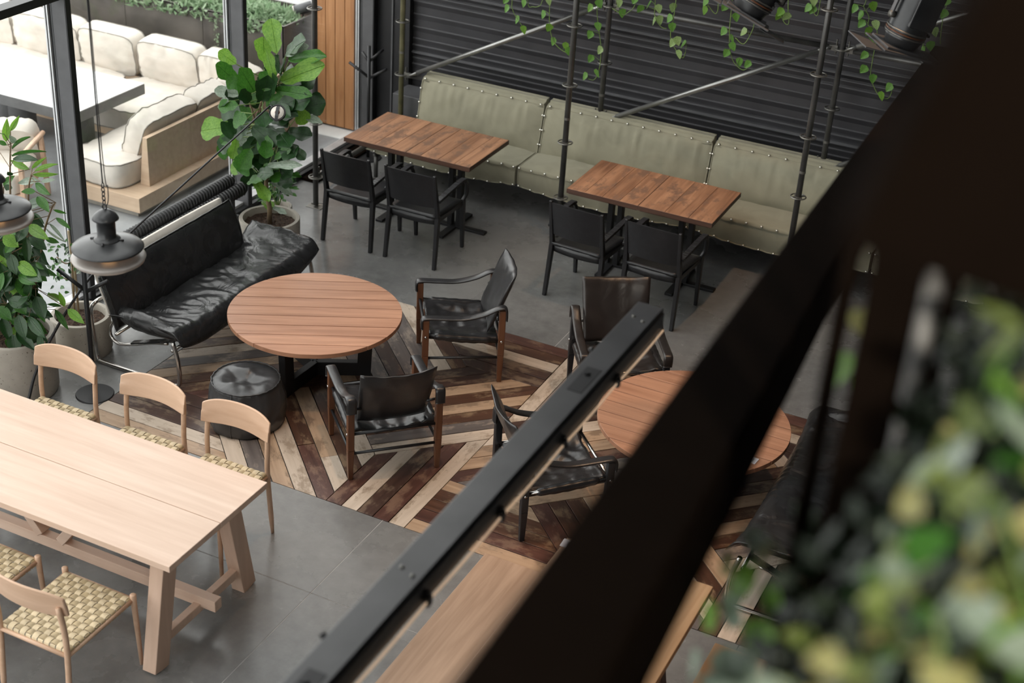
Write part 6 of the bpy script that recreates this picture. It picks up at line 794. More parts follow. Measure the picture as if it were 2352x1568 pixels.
# ================= ROUND TABLES =================
def circle_strip(r,a,b,n=40):
    p=[(r*math.cos(2*PI*i/96),r*math.sin(2*PI*i/96)) for i in range(96)]
    return clip(clip(p,0,-1,-a),0,1,b)
def round_table(x,y,r,z,lab,k=9,ang=0):
    t=thing('round_table',lab,'table',(x,y,0),ang); w=2*r/k
    for i in range(k):
        a=-r+i*w+.003; b=-r+(i+1)*w-.003; p=circle_strip(r,a,b)
        if len(p)<3: continue
        m=MB(); m.prism(p,z-.032,z-.0003*(i%3)); m.build('top_plank',M_teak,t,bevel=.0015,seg=1)
    m=MB(); m.lathe([(0,z-.034),(r-.004,z-.034),(r-.004,z-.010),(0,z-.010)],n=96); 
    m=MB(); m.prism([( (r-.012)*math.cos(2*PI*i/64),(r-.012)*math.sin(2*PI*i/64)) for i in range(64)],z-.036,z-.018); m.build('underplate',M_endgrain,t)
    for q in range(3):
        A=math.radians(-92+122*q)-ang; d=Vector((math.cos(A),math.sin(A),0))
        m=MB(); m.bar(d*.34+Vector((0,0,0)),d*.36+Vector((0,0,z-.034)),.055,.10,tuple(d)); m.build('upright',M_black,t,bevel=.003)
        m=MB(); m.bar(d*.0+Vector((0,0,.055)),d*.30+Vector((0,0,.055)),.055,.105,(0,0,1)); m.build('base_beam',M_black,t,bevel=.003)
round_table(-4.955,7.685,.605,.50,'round reddish plank table between the black sofa and the brown-legged armchairs',9,T1A)
round_table(-2.17,7.74,.612,.50,'second round plank table, partly behind the big dark foreground beam',9,T2A)
def card(x,y,z,rz,lab,w=.085,h=.07):
    o=MB().box(-w/2,w/2,-h/2,h/2,0,.0015); o=o.build('table_card',M_card,bevel=.0008,seg=1); o.location=(x,y,z); o.rotation_euler=(0,0,rz)
    m=MB(); m.box(-w*.15,w*.22,-h*.25,h*.25,.0015,.0018); m.build('printed_block',plainM_print,o)
    return tag(o,lab,'card')
plainM_print=plain('card_print_grey',(.30,.29,.31),.6)
card(CARDX,CARDY,.5004,math.radians(-6),'small white card lying on the second round table near its right edge')
# ================= SAFARI ARMCHAIRS =================
def safari(name,leg,lea,rod,lab,loc,rz):
    t=thing(name,lab,'armchair',loc,rz,'leather safari armchairs')
    W=.287;D=.268
    for s in(-1,1):
        m=MB(); m.bar((s*W,D,0),(s*W,D,.22),.030,.032,(0,1,0),.044,.046); m.bar((s*W,D,.219),(s*W,D,.505),.044,.046,(0,1,0)); m.build('front_leg',leg,t,bevel=.005)
        m=MB(); m.bar((s*W,-D,0),(s*W,-D,.22),.030,.032,(0,1,0),.044,.046); m.bar((s*W,-D,.219),(s*W,-D,.575),.044,.046,(0,1,0)); m.build('rear_leg',leg,t,bevel=.005)
        # arm strap
        P=spline([(s*W,D+.027,.44),(s*W,D+.028,.50),(s*W,D+.0,.520),(s*W,D-.12,.515),(s*W,0,.513),(s*W,-D+.13,.545),(s*W,-D+.03,.592),(s*W,-D-.02,.592),(s*W,-D-.028,.545),(s*W,-D-.028,.50)],5)
        m=MB(); vs=[];fs=[]
        for i,p in enumerate(P):
            tdir=(P[min(i+1,len(P)-1)]-P[max(i-1,0)]).normalized(); nn=Vector((1,0,0)).cross(tdir).normalized()
            for q in range(10):
                A=2*PI*q/10; vs.append(p+Vector((1,0,0))*.033*math.copysign(abs(math.cos(A))**.6,math.cos(A))+nn*.0095*math.copysign(abs(math.sin(A))**.8,math.sin(A)))
        for i in range(len(P)-1):
            for q in range(10): fs.append((i*10+q,i*10+(q+1)%10,(i+1)*10+(q+1)%10,(i+1)*10+q))
        fs.append(tuple(range(10))); fs.append(tuple(reversed([(len(P)-1)*10+q for q in range(10)])))
        m.add(vs,fs); m.build('arm_strap',lea,t,True)
        m=MB(); m.cyl((s*(W-.005),D,.375),(s*(W-.005),-D,.335),.011,n=10); m.build('seat_rod',rod,t,True)
        m=MB(); m.cyl((s*W,D,.20),(s*W,-D,.20),.010,n=10)
        if rod is not M_chrome: m.build('side_stretcher',rod,t,True)
    for y,z in((D,.375),(-D,.335)):
        m=MB(); m.cyl((-W,y,z),(W,y,z),.011,n=10); m.build('cross_rod',rod,t,True)
    m=MB(); m.cyl((-W,-D,.19),(W,-D,.19),.010,n=10)
    if rod is not M_chrome: m.build('rear_stretcher',rod,t,True)
    def st(u,v,w):
        x=u*.258; y=v*.245; edge=abs(u)**4
        z=.385+.02*v-.075*(1-u*u)**.8*(1-.3*v*v)+w*.010-.045*max(0,abs(u)-.86)/.14
        z+= .016*nz(u*3.0+lab.__len__(),v*2.2,3)*(1-u**6)+.013*nz(u*6+2*nz(u*2,v*2,7),v*4+len(lab),1)*(1-u**6)
        if abs(u)>.86: x=math.copysign(.258+.022*math.sin((abs(u)-.86)/.14*PI*.5),u)
        return Vector((x,y,z))
    m=MB(); m.warp(36,30,2,st); m.build('seat_sling',lea,t,True)
    # front roll
    def fr(u,v,w): 
        A=PI*v*1.0; r=.024+.010*(1-u*u)
        return Vector((u*.235,.255+r*1.3*math.cos(A)*.8,.345+r*1.7*math.sin(A)+.0*w))
    k=14
    for side in(-1,1):
        m=MB(); m.tube([(side*(.276-.006*math.sin(PI*i/k)),.205-.40*i/k,.368-.034*i/k-.006*math.sin(PI*i/k)) for i in range(k+1)],[.019+.012*math.sin(PI*i/k)**.5+.002*math.sin(i*2.1) for i in range(k+1)],12)
        m.build('seat_side_roll',lea,t,True)
    def bk(u,v,w):
        h=(v+1)/2; z=.37+h*.43; y=-.175-h*.165-.035*(1-u*u)*(.6+.4*h)+w*(.024*(1-.75*abs(v)**4)*(1-.5*abs(u)**8))
        x=u*(.222+.022*h)
        if v>.95: z-=.018*(1-u*u)
        z+=.006*nz(u*3,h*3,len(lab)); y+=.010*nz(u*2.5+1,h*3.3,len(lab))
        return Vector((x,y,z))
    m=MB(); m.warp(20,16,2,bk); m.build('backrest',lea,t,True)
    for s in(-1,1):
        m=MB(); m.cyl((s*W,-.235,.50),(s*.21,-.245,.50),.009,n=8); m.build('pivot_rod',rod,t,True)
    for s in(-1,1):
        m=MB(); m.cyl((s*(W+.020),D,.375),(s*(W+.027),D,.375),.010,n=10); m.cyl((s*(W+.020),-D,.335),(s*(W+.027),-D,.335),.010,n=10); m.build('bolt_head',M_chrome,t,True)
    return t
safari('safari_armchair',M_armw,M_leatherb,M_blackp,'brown-legged leather safari armchair right of the first round table, seat glowing brown',(-4.17,8.37,0),math.radians(123))
safari('safari_armchair',M_armw,M_leatherb,M_blackp,'brown-legged leather safari armchair with its back to the viewer, beside the beanbag',(-4.045,7.08,0),math.radians(45))
safari('safari_armchair',M_blackp,M_brownl,M_chrome,'black-legged leather safari armchair behind the second round table, below the bench tables',(-2.98,8.48,0),math.radians(-149))
safari('safari_armchair',M_blackp,M_leatherb,M_chrome,'black-legged leather safari armchair left of the second round table, shiny seat behind the light bar',(-2.83,7.05,0),math.radians(-47))
# ================= BEANBAG =================
t=thing('beanbag','round charcoal vinyl beanbag pouffe in front of the chrome-framed sofa','pouffe',(-5.01,6.92,0),.4)
def bb(th,s):
    if s<.12: r=.235*(s/.12)**.7; z=0.0
    elif s<.72:
        q=(s-.12)/.6; r=.235+.030*math.sin(PI*q**.8)-.010*q; z=q*.325
    else:
        q=(s-.72)/.28; r=.225*(1-q); z=.325+.020*math.sin(PI*min(1,q*1.15))-.018*q
    x,y=math.cos(th),math.sin(th)
    k=(.014*nz(x*1.8,y*1.8,s*4+2)+.006*nz(x*5,y*5,s*9))*(1 if s<.7 else .4)
    kz=(.040*nz(x*r*7+3,y*r*7,5.0)+.016*nz(x*r*16,y*r*16,2.0)) if s>=.72 else 0
    pleat=.0025*math.sin(th*30+2*math.sin(3*th)) if .66<s<.78 else 0
    rr=r+k*min(1,r*6)+pleat
    return Vector((x*rr,y*rr,max(0,z+kz*min(1,(s-.72)*8) if s>.72 else z)))
n=96;K=44;vs=[];fs=[]
for i in range(K+1):
    for j in range(n): vs.append(bb(2*PI*j/n,i/K))
for i in range(K):
    for j in range(n): fs.append((i*n+j,i*n+(j+1)%n,(i+1)*n+(j+1)%n,(i+1)*n+j))
m=MB(); m.add(vs,fs); m.build('body',M_vinyl,t,True)
m=MB(); m.tube([bb(2*PI*j/n,.722)*1.01 for j in range(n)],.005,6,closed=True); m.build('top_seam',M_vinyl,t,True)
for a in(.3,2.4,4.5):
    m=MB(); m.tube([bb(a,.13+.58*i/16)*1.005 for i in range(17)],.0035,6); m.build('side_seam',M_vinyl,t,True)
# ================= LEATHER SOFAS =================
def sofa(name,lab,loc,rz,L=1.72):
    t=thing(name,lab,'sofa',loc,rz)     # local: x = along, facing +y ; origin at floor centre
    H=L/2
    def seatf(u,v,w):
        x=u*H; e=max(0,abs(u)-.66)/.34
        z=.365+.015*v+(.060 if u>0 else .10)*e**1.4*(1-.2*v)-.015*(1-u*u)
        y=v*.30+.07+.02*abs(u)**4*(v>0)
        th=.050*(1-.55*abs(v)**6)*(1-.5*abs(u)**10)
        if v>.72: z-=.075*((v-.72)/.28)**2
        wr=.008*nz(x*3,y*5,2)+.014*nz(x*9+1.5*nz(x*2,y*5,4),y*2.4,5)+.009*nz(x*24+2*nz(x*3,y*6,1),y*4.5,8)
        return Vector((x*(1+.02*w),y,z+w*th+(wr if w>0 else 0)))
    m=MB(); m.warp(130,34,4,seatf); m.build('seat_cushion',M_leather,t,True)
    for s in(1,):
        m=MB(); P=[(s*(H-.065+.030*math.sin(q/14*PI)),-.20+.54*q/14,.435-.05*(q/14)**3) for q in range(15)]
        m.tube(P,[.036+.032*math.sin(PI*min(1,(q+1)/14.6))+.005*nz(q*.9,s,3) for q in range(15)],16); m.build('wing_roll',M_leather,t,True)
    BX=.10; BH=H-.10
    def bkf(u,v,w):
        h=(v+1)/2; x=BX+u*BH; z=.33+h*.385; y=-.165-h*.125+.012*math.sin(PI*h)
        th=.042*(1-.55*abs(v)**6)*(1-.5*abs(u)**10)
        wr=.006*nz(x*7,h*2,1)+.004*nz(x*15,h*3,4)
        return Vector((x,y+w*th+(wr if w>0 else 0),z+.02*w))
    m=MB(); m.warp(80,24,4,bkf); m.build('back_cushion',M_leather,t,True)
    m=MB(); m.tube([bkf(-1+2*i/40,1,1) for i in range(41)],.006,6); m.tube([bkf(1,-1+2*i/14,1) for i in range(15)],.006,6); m.tube([bkf(-1,-1+2*i/14,1) for i in range(15)],.006,6); m.build('piping',M_leather,t,True)
    def shell(u,v,w):
        h=(v+1)/2; return Vector((BX+u*(BH-.02),-.238-h*.118+w*.010,.42+h*.315+.014*(1-u*u)*h))
    m=MB(); m.warp(24,8,1,shell); tag(m.build('canvas_backing',M_cream,t,True),'pale canvas backing strip along the sofa back')
    for s in(-1,1):
        X=s*(H-.01)
        m=MB(); m.tube(spline([(X,.30,.36),(X,.335,.22),(X,.34,.06),(X,.30,.018),(X,.20,.017),(X,-.30,.017),(X,-.37,.04),(X,-.385,.14),(X,-.40,.38),(X,-.37,.47),(X-s*.08,-.34,.50),(X-s*.22,-.33,.50)],6),.0155,10); m.build('side_frame',M_chrome,t,True)
        m=MB(); m.tube(spline([(X-s*.03,-.22,.38),(X-s*.02,-.26,.27),(X-s*.02,-.20,.20),(X-s*.05,-.08,.21),(X-s*.07,.05,.25),(X-s*.07,.2,.29)],6),.012,10); m.build('seat_loop',M_chrome,t,True)
        m=MB(); m.bar((X-s*.06,-.10,.215),(X-s*.09,.26,.325),.05,.012); m.build('leather_strap',M_leather,t)
    m=MB(); m.cyl((-H+.02,.28,.28),(H-.02,.28,.28),.012,n=10); m.cyl((-H+.02,-.20,.27),(H-.02,-.20,.27),.012,n=10); m.build('cross_tube',M_chrome,t,True)
    return t
sofa('leather_sofa','black leather sofa on chrome tube runners, backed onto the window wall',(-5.97,7.85,0),math.radians(-90),1.70)
sofa('leather_sofa','black leather sofa at the right edge, mostly hidden by the foreground posts',(-1.20,7.55,0),math.radians(90))
# woven bench behind sofa
t=thing('woven_bench','low black rope-woven bench back between the leather sofa and the window','bench',(-6.62,8.42,0))
for k,(x,z,L0,L1) in enumerate([(-.02,.60,-.98,.66),(.075,.545,-.98,.70)]):
    m=MB(); m.tube([(x,L0,z-.01),(x,L0+.03,z),(x,L1-.03,z),(x,L1,z-.01)],[.03,.046,.046,.03],14); core=m.build('woven_rail',M_rope,t,True)
    m=MB(); nT=46
    for i in range(nT):
        y=L0+.03+(L1-L0-.06)*i/nT; pts=[]
        for q in range(7):
            a=-PI*.5+PI*1.5*q/6; pts.append((x+.048*math.cos(a),y+.022*q/6*1.6,z+.048*math.sin(a)))
        m.tube(pts,.0115,5)
    m.build('rope_wraps',M_rope,core,True)['kind']='stuff'
m=MB(); m.box(-.03,.10,-.95,.60,.28,.34); m.build('seat_rail',M_rope,t,bevel=.01)
for y in(-.9,.58):
    m=MB(); m.bar((.03,y,0),(.03,y,.58),.035,.035,(0,1,0)); m.build('leg',M_black,t,bevel=.004)
# ================= POTS AND PLANTS =================
def pot(x,y,r,h,name,lab):
    t=thing(name,lab,'potted plant',(x,y,0))
    m=MB(); m.lathe([(r*.93,0),(r*.985,.03),(r,h-.006),(r-.004,h),(r-.030,h),(r-.034,h-.006),(r-.036,h-.10)],n=64); smooth_angle(m.build('pot',M_pot,t))
    m=MB(); k=22;vs=[];fs=[]
    N_=48
    for i in range(k+1):
        for j in range(N_):
            rr=(r-.034)*i/k; a=2*PI*j/N_; xx,yy=rr*math.cos(a),rr*math.sin(a)
            vs.append((xx,yy,h-.055+.012*nz(xx*22,yy*22,x)+.010*nz(xx*60,yy*60,x)))
    for i in range(k):
        for j in range(N_): fs.append((i*N_+j,(i+1)*N_+j,(i+1)*N_+(j+1)%N_,i*N_+(j+1)%N_))
    m.add(vs,fs); m.build('soil',M_soil,t)
    return t
LM={}
def leafmesh(shape,mk):
    key=(shape,mk)
    if key in LM: return LM[key]
    m=MB(); n=8
    def wd(t):
        if shape=='fiddle': return [.04,.26,.35,.34,.40,.48,.50,.40,.10][round(t*8)]
        if shape=='heart': return math.sin(PI*t**.55)**.8*(.62 if t>0 else .2)
        return math.sin(PI*t**.85)**.85*.5
    vs=[];fs=[]
    for i in range(n+1):
        t=i/n; w=max(.01,wd(t)); 
        for j in range(-2,3):
            q=j/2; z=-.10*t*t+.07*abs(q)*(.5+wd(t))+ (.025*math.sin(t*16)*abs(q) if shape=='fiddle' else 0)
            vs.append((q*w,t,z))
    for i in range(n):
        for j in range(4): fs.append((i*5+j,i*5+j+1,i*5+5+j+1,i*5+5+j))
    m.add(vs,fs)
    # midrib
    vs=[];fs=[]
    for i in range(n+1):
        t=i/n; z=-.10*t*t; vs+=[(-.016*(1.1-t),t,z+.001),(0,t,z+.014),(.016*(1.1-t),t,z+.001)]
    for i in range(n):
        for j in(0,1): fs.append((i*3+j,i*3+j+1,i*3+3+j+1,i*3+3+j))
    m.add(vs,fs)
    mat={'p':M_poth,'q':M_poth2}.get(mk) or LEAF[mk]
    me=m.mesh('leaf',mat,True); LM[key]=me; return me
def leaf(parent,B,T,w,mk,shape,origin,face=None,name='leaf',roll=0):
    B=Vector(B)-Vector(origin);T=Vector(T)-Vector(origin); y=(T-B);L=y.length
    if L<.004: return
    y.normalize(); f=Vector(face if face is not None else (.35,-.65,.68)).normalized()
    z=(f-y*f.dot(y)); z=z.normalized() if z.length>.05 else y.orthogonal().normalized()
    x=y.cross(z)
    if roll:
        R=Matrix.Rotation(roll,3,y); x=R@x; z=R@z
    o=bpy.data.objects.new(name,leafmesh(shape,mk)); COL.objects.link(o); o.parent=parent
    sw=w if shape!='heart' else w*.8
    o.matrix_local=Matrix(((x.x*sw,y.x*L,z.x*L,B.x),(x.y*sw,y.y*L,z.y*L,B.y),(x.z*sw,y.z*L,z.z*L,B.z),(0,0,0,1)))
    return o
def local(pts,o): return [tuple(Vector(p)-Vector(o)) for p in pts]
def seg_near(P,stems):
    best=None
    for s in stems:
        for q in s:
            d=(Vector(q)-Vector(P)).length
            if best is None or d<best[0]: best=(d,q)
    return best[1]
# fiddle-leaf fig
O=(-6.23,9.0,0); t=pot(O[0],O[1],.243,.40,'fiddle_leaf_fig','tall fiddle-leaf fig in a round concrete pot beside the sofa')
sp=spline(FSTEM,4); sp=[Vector((O[0]+.0,O[1],.34))]+sp[3:]
m=MB(); m.tube(local(sp,O),[.021-.012*i/len(sp) for i in range(len(sp))],10); m.build('trunk',M_bark,t,True)
for b in FBR:
    s2=spline(b,4); m=MB(); m.tube(local(s2,O),[.010-.005*i/len(s2) for i in range(len(s2))],8); m.build('branch',M_bark,t,True)
allst=[FSTEM]+FBR+[[p for b in FBR for p in spline(b,4)]+sp]
random.seed(4)
mp_=MB()
for L_ in FIDDLE:
    leaf(t,L_[:3],L_[3:6],L_[6]*1.42,L_[7],'fiddle',O,(.30+random.uniform(-.35,.35),-.62,.72+random.uniform(-.3,.3)))
    q=seg_near(L_[:3],allst)
    if (Vector(q)-Vector(L_[:3])).length>.015: mp_.tube(local([q,L_[:3]],O),.004,5)
mp_.build('leaf_stalks',M_stem,t)['kind']='stuff'
# rubber-type plant
O=(-6.55,6.46,0); t=pot(O[0],O[1],.26,.45,'leafy_evergreen','big dark glossy-leaved plant in the leftmost concrete pot')
for s in RSTEM:
    m=MB(); P=[Vector((O[0]+random.uniform(-.04,.04),O[1]+random.uniform(-.04,.04),.40))]+[Vector(q) for q in s[1:]]; P=spline(P,4)
    m.tube(local(P,O),[.010-.006*i/len(P) for i in range(len(P))],7); m.build('stem',M_bark,t,True)
mp_=MB(); mp2=[[p for s in RSTEM for p in spline(s,6)]]
for L_ in RUBBER:
    leaf(t,L_[:3],L_[3:6],L_[6]*1.15,L_[7],'oval',O,(.2+random.uniform(-.5,.5),-.62,.6+random.uniform(-.5,.4)))
    q=seg_near(L_[:3],mp2)
    if .015<(Vector(q)-Vector(L_[:3])).length<.5: mp_.tube(local([q,L_[:3]],O),.0025,4)
mp_.build('leaf_stalks',M_bark,t)['kind']='stuff'
O=(-6.55,7.10,0); t=pot(O[0],O[1],.21,.29,'small_ficus','thin staked ficus in the concrete pot behind the front coat stand')
for s in FICSTEM:
    m=MB(); P=spline(s,4); m.tube(local(P,O),.005,6); m.build('stem',M_bark,t,True)
for s in STAKES:
    m=MB(); m.tube(local([(s[0][0],s[0][1],.22)]+s[1:],O),.008,8); m.build('stake',M_bamboo,t,True)
for L_ in FICUS: leaf(t,L_[:3],L_[3:6],.022,L_[7],'heart',O,(.2,-.7,.6))
# small bushy plant behind the fig pot
O=(-6.53,9.56,0); t=pot(O[0],O[1],.12,.22,'bushy_houseplant','small bushy plant with red buds tucked behind the fig pot')
random.seed(21)
for k in range(7):
    a=2*PI*k/7; tip=Vector((.10*math.cos(a),.10*math.sin(a),.62+.1*random.random())); m=MB(); m.tube(spline([(0,0,.2),tuple(tip*.55),tuple(tip)],4),.004,5); m.build('stem',M_stem,t,True)
for k in range(110):
    a=random.uniform(0,2*PI);q=random.uniform(.02,.15);z=random.uniform(.30,.74); B=Vector((O[0]+q*math.cos(a),O[1]+q*math.sin(a),z)); d=Vector((math.cos(a),math.sin(a),random.uniform(-.6,.3))).normalized()
    leaf(t,B,B+d*.06,.032,random.choice([0,0,1,1]),'oval',O,(.2,-.4,.9))
for k in range(8):
    a=random.uniform(0,2*PI); m=MB(); m.lathe([(0,-.008),(.008,0),(0,.008)],(.11*math.cos(a),.11*math.sin(a),random.uniform(.4,.65)),8); m.build('bud',plain('red_bud',(.4,.03,.02),.4) if k==0 else bpy.data.materials['red_bud'],t,True)
# ================= ARC LAMP =================
b=ARC[0]; O=Vector(b); t=thing('arc_floor_lamp','thin black bowed floor lamp reaching from the pots up over the sofa','lamp',b)
m=MB(); m.lathe([(0,.012),(.085,.012),(.09,.006),(.09,0)],n=28); m.build('base',M_black,t,True)
P=spline([Vector(p)-O for p in ARC],3); m=MB(); m.tube(P,[.011-.005*i/len(P) for i in range(len(P))],8); m.build('rod',M_black,t,True)
tip=Vector(ARC[-1])-O; hd=thing('x','','') ; bpy.data.objects.remove(hd)
T=Matrix.Translation(tip+Vector((.070,-.01,-.035)))@Vector((.25,-.70,.66)).to_track_quat('Z','X').to_matrix().to_4x4()
m=MB(); m.lathe([(.0,-.022),(.045,-.022),(.058,-.010),(.060,.012),(.054,.012),(.050,-.004),(0,-.006)],n=28,T=T); h=m.build('lamp_head',M_black,t,True)
m=MB(); m.lathe([(.0,.004),(.048,.004),(.048,.010),(0,.010)],n=28,T=T); m.build('diffuser',M_cream,h,True)
m=MB(); m.lathe([(.0,.010),(.018,.010),(.016,.016),(0,.018)],n=20,T=T); m.build('bulb_cap',M_armw,h,True)
m=MB(); m.add([T@Vector(v) for v in((-.064,-.011,.0),(-.064,.011,0),(-.03,.011,.022),(-.03,-.011,.022),(.03,-.011,.022),(.03,.011,.022),(.064,.011,0),(.064,-.011,0))],[(0,1,2,3),(3,2,5,4),(4,5,6,7)]); m.build('strap',M_black,h)
m=MB(); m.tube([tip,tip+Vector((.012,0,.004)),T@Vector((-.06,0,0))],.006,6); m.build('hinge',M_black,t,True)
# ================= PENDANTS =================
def pendant(x,y,z,lab):
    t=thing('enamel_pendant_lamp',lab,'lamp',(x,y,z),0,'enamel pendants over the pale pine table'); k=1.0
    m=MB(); m.lathe([(.0,.235),(.010,.232),(.035,.222),(.062,.200),(.075,.178),(.078,.168),(.066,.160),(.055,.156),(.055,.050),(.060,.044),(.075,.036),(.080,.030),(.080,.022)],n=40); m.build('canopy_housing',M_enam,t,True)
    m=MB(); m.lathe([(.05,.034),(.10,.022),(.16,.004),(.205,-.018),(.212,-.026),(.205,-.030),(.15,-.012),(.06,.006)],n=56); m.build('upper_shade',M_enam,t,True)
    m=MB(); m.lathe([(.05,-.070),(.18,-.080),(.210,-.084),(.220,-.092),(.212,-.112),(.165,-.142),(.08,-.158),(0,-.162)],n=56); m.build('lower_shade',M_lens,t,True)
    m=MB(); m.lathe([(.03,.01),(.045,-.01),(.045,-.055),(.02,-.07)],n=24); m.build('bulb',M_warm,t,True)
    m=MB()
    for q in range(4):
        a=q*PI/2+.4; m.tube([(.066*math.cos(a),.066*math.sin(a),.030),(.10*math.cos(a),.10*math.sin(a),.026)],.007,6)
    m.build('wing_nut',M_black,t,True)
    m=MB(); m.tube([(.012*math.cos(q*PI/6),0,.244+.012*math.sin(q*PI/6)) for q in range(12)],.004,5,closed=True)
    for i in range(5): m.tube([(.009*math.cos(q*PI/4)*(i%2),.009*math.cos(q*PI/4)*((i+1)%2),.268+i*.022+.014*math.sin(q*PI/4)) for q in range(8)],.0028,5,closed=True)
    m.build('chain',M_black,t,True)
    m=MB(); m.tube([(.0,0,.37),(.0,0,RZ-z)],.0035,6); m.tube(spline([(.01,0,.24),(.02,.012,.34),(.006,.004,.8),(.0,.004,RZ-z)],6),.0025,5); m.build('cable',M_black,t,True)
    for c in t.children:
        if c.name.split('.')[0] not in('cable','chain'): c.scale=(.82,.82,.78)
        if c.name.split('.')[0] in('chain',): c.location.z=-.052
        if c.name.split('.')[0] in('cable',): c.location.z=-.052
pendant(-4.462,5.07,2.205,'black enamel pendant lamp with two discs hanging in front of the sofa')
pendant(-5.165,5.07,2.235,'black enamel pendant lamp cut by the left edge of the photo')
lamp('pendant_bulb','POINT',(-4.462,5.07,2.14),3,(1,.6,.3),.03); lamp('pendant_bulb','POINT',(-5.16,5.07,2.185),3,(1,.6,.3),.03)
# ================= PINE TABLE =================
t=thing('pine_trestle_table','long pale pine table at the lower left with a central joint along its top','table')
for a,b in((4.64,5.068),(5.072,5.50)):
    m=MB(); m.box(-7.0+.35,-3.86,a,b,.712,.75); m.build('top_board',M_pine,t,bevel=.003)
for X in(-4.02,-6.45):
    for s in(-1,1):
        y0=5.07+s*.40; y1=5.07+s*.26
        m=MB(); m.bar((X,y0,0),(X,y1,.712),.085,.115,(0,1,0)); m.build('leg',M_piney,t,bevel=.004)
    m=MB(); m.box(X-.045,X+.045,4.76,5.38,.668,.712); m.build('top_rail',M_pine,t,bevel=.003)
    m=MB(); m.box(X-.022,X+.022,4.72,5.42,.12,.175); m.build('cross_rail',M_pine,t,bevel=.003)
m=MB(); m.box(-6.55,-3.90,5.04,5.10,.155,.225); m.build('stretcher',M_pine,t,bevel=.003)
for a,b in(((-5.10,5.07,.225),(-5.48,5.07,.712)),((-4.96,5.07,.225),(-4.58,5.07,.712))):
    m=MB(); m.bar(a,b,.055,.07,(0,1,0)); m.build('diagonal_brace',M_pine,t,bevel=.003)
# ================= BEECH CHAIRS =================
def strap_mesh(n,L,w,par,drop,mat):
    pts=[];pitch=L/n;amp=.0055
    pts.append((-L/2-.004,-drop)); pts.append((-L/2-.006,-.004)); 
    for i in range(n*4+1):
        x=-L/2+i*pitch/4; a=PI*(i/4) ; pts.append((x,amp*math.sin(a+PI/2*0+ (0 if par==0 else PI))*1.0+.001))
    pts.append((L/2+.006,-.004)); pts.append((L/2+.004,-drop))
    m=MB();vs=[];fs=[]
    for i,(x,z) in enumerate(pts):
        vs+=[(x,-w/2,z-.0010),(x,0,z+.0010),(x,w/2,z-.0010)]
    for i in range(len(pts)-1):
        for k in(0,1): fs.append((i*3+k,i*3+3+k,i*3+3+k+1,i*3+k+1))
    m.add(vs,fs); return m.mesh('seat_strap',mat,True)
NX,NY=11,12   # straps running front-back (11) and side to side (12)
SW,SD=.42,.47
sA=[strap_mesh(NX,SW,SD/NY*.86,p,.045,M_strapd) for p in(0,1)]
sB=[strap_mesh(NY,SD,SW/NX*.86,p,.045,M_strap) for p in(0,1)]
def beech_chair():
    t=thing('woven_seat_chair','x','chair')
    for s in(-1,1):
        m=MB(); m.tube([(s*.232,.235,0),(s*.222,.222,.44),(s*.222,.222,.468),(s*.222,.222,.472)],[.011,.017,.017,.010],12); m.build('front_leg',M_beech,t,True)
        m=MB(); m.tube(spline([(s*.215,-.30,0),(s*.212,-.268,.43),(s*.212,-.272,.60),(s*.208,-.290,.74)],4),[.010]+[.0155]*11+[.0125],12); m.build('rear_leg',M_beech,t,True)
        m=MB(); m.cyl((s*.217,.222,.435),(s*.212,-.268,.425),.012,n=10); m.build('side_rail',M_beech,t,True)
    for w_,y_,z_ in((.222,.222,.435),(.212,-.268,.425)):
        m=MB(); m.cyl((-w_,y_,z_),(w_,y_,z_),.012,n=10); m.build('seat_rail',M_beech,t,True)
    for i in range(NY):
        y=-SD/2-.022+(i+.5)*SD/NY; link('seat_strap',sA[i%2],t,loc=(0,y,.452))
    for i in range(NX):
        x=-SW/2+(i+.5)*SW/NX; link('seat_strap',sB[(i+1)%2],t,loc=(x,-.022,.452),rot=(0,0,PI/2))
    def bk(u,v,w):
        x=u*.236; y=-.312+.050*u*u+w*.010*(1-.3*abs(v)); z=.742+v*.078*(1-.16*abs(u)**6)+.010*(1-u*u)-(.014*abs(u)**4 if v>0 else 0)
        y-= .012*v
        return Vector((x,y,z))
    m=MB(); m.warp(22,8,2,bk); o=m.build('backrest',M_beech,t); smooth_angle(o,50)
    b_=o.modifiers.new('bevel','BEVEL'); b_.width=.006; b_.segments=2; b_.limit_method='ANGLE'; b_.angle_limit=math.radians(50)
    return t
ch=beech_chair(); ch['group']='woven-seat chairs at the pale pine table'
ch.location=(-4.375,5.665,0); ch.rotation_euler=(0,0,PI); ch['label']='pale wooden woven-seat chair on the far side of the pine table, nearest its right end'
dup(ch,(-4.965,5.66,0),PI,'pale wooden woven-seat chair in the middle of the far side of the pine table')
dup(ch,(-5.625,5.66,0),PI,'pale wooden woven-seat chair across the pine table, in front of the concrete pots')
dup(ch,(-4.335,4.425,0),0.0,'pale wooden woven-seat chair in the bottom left corner, seat fully visible')
dup(ch,(-4.965,4.43,0),0.0,'pale woven-seat chair cut by the left edge, only its seat corner showing')
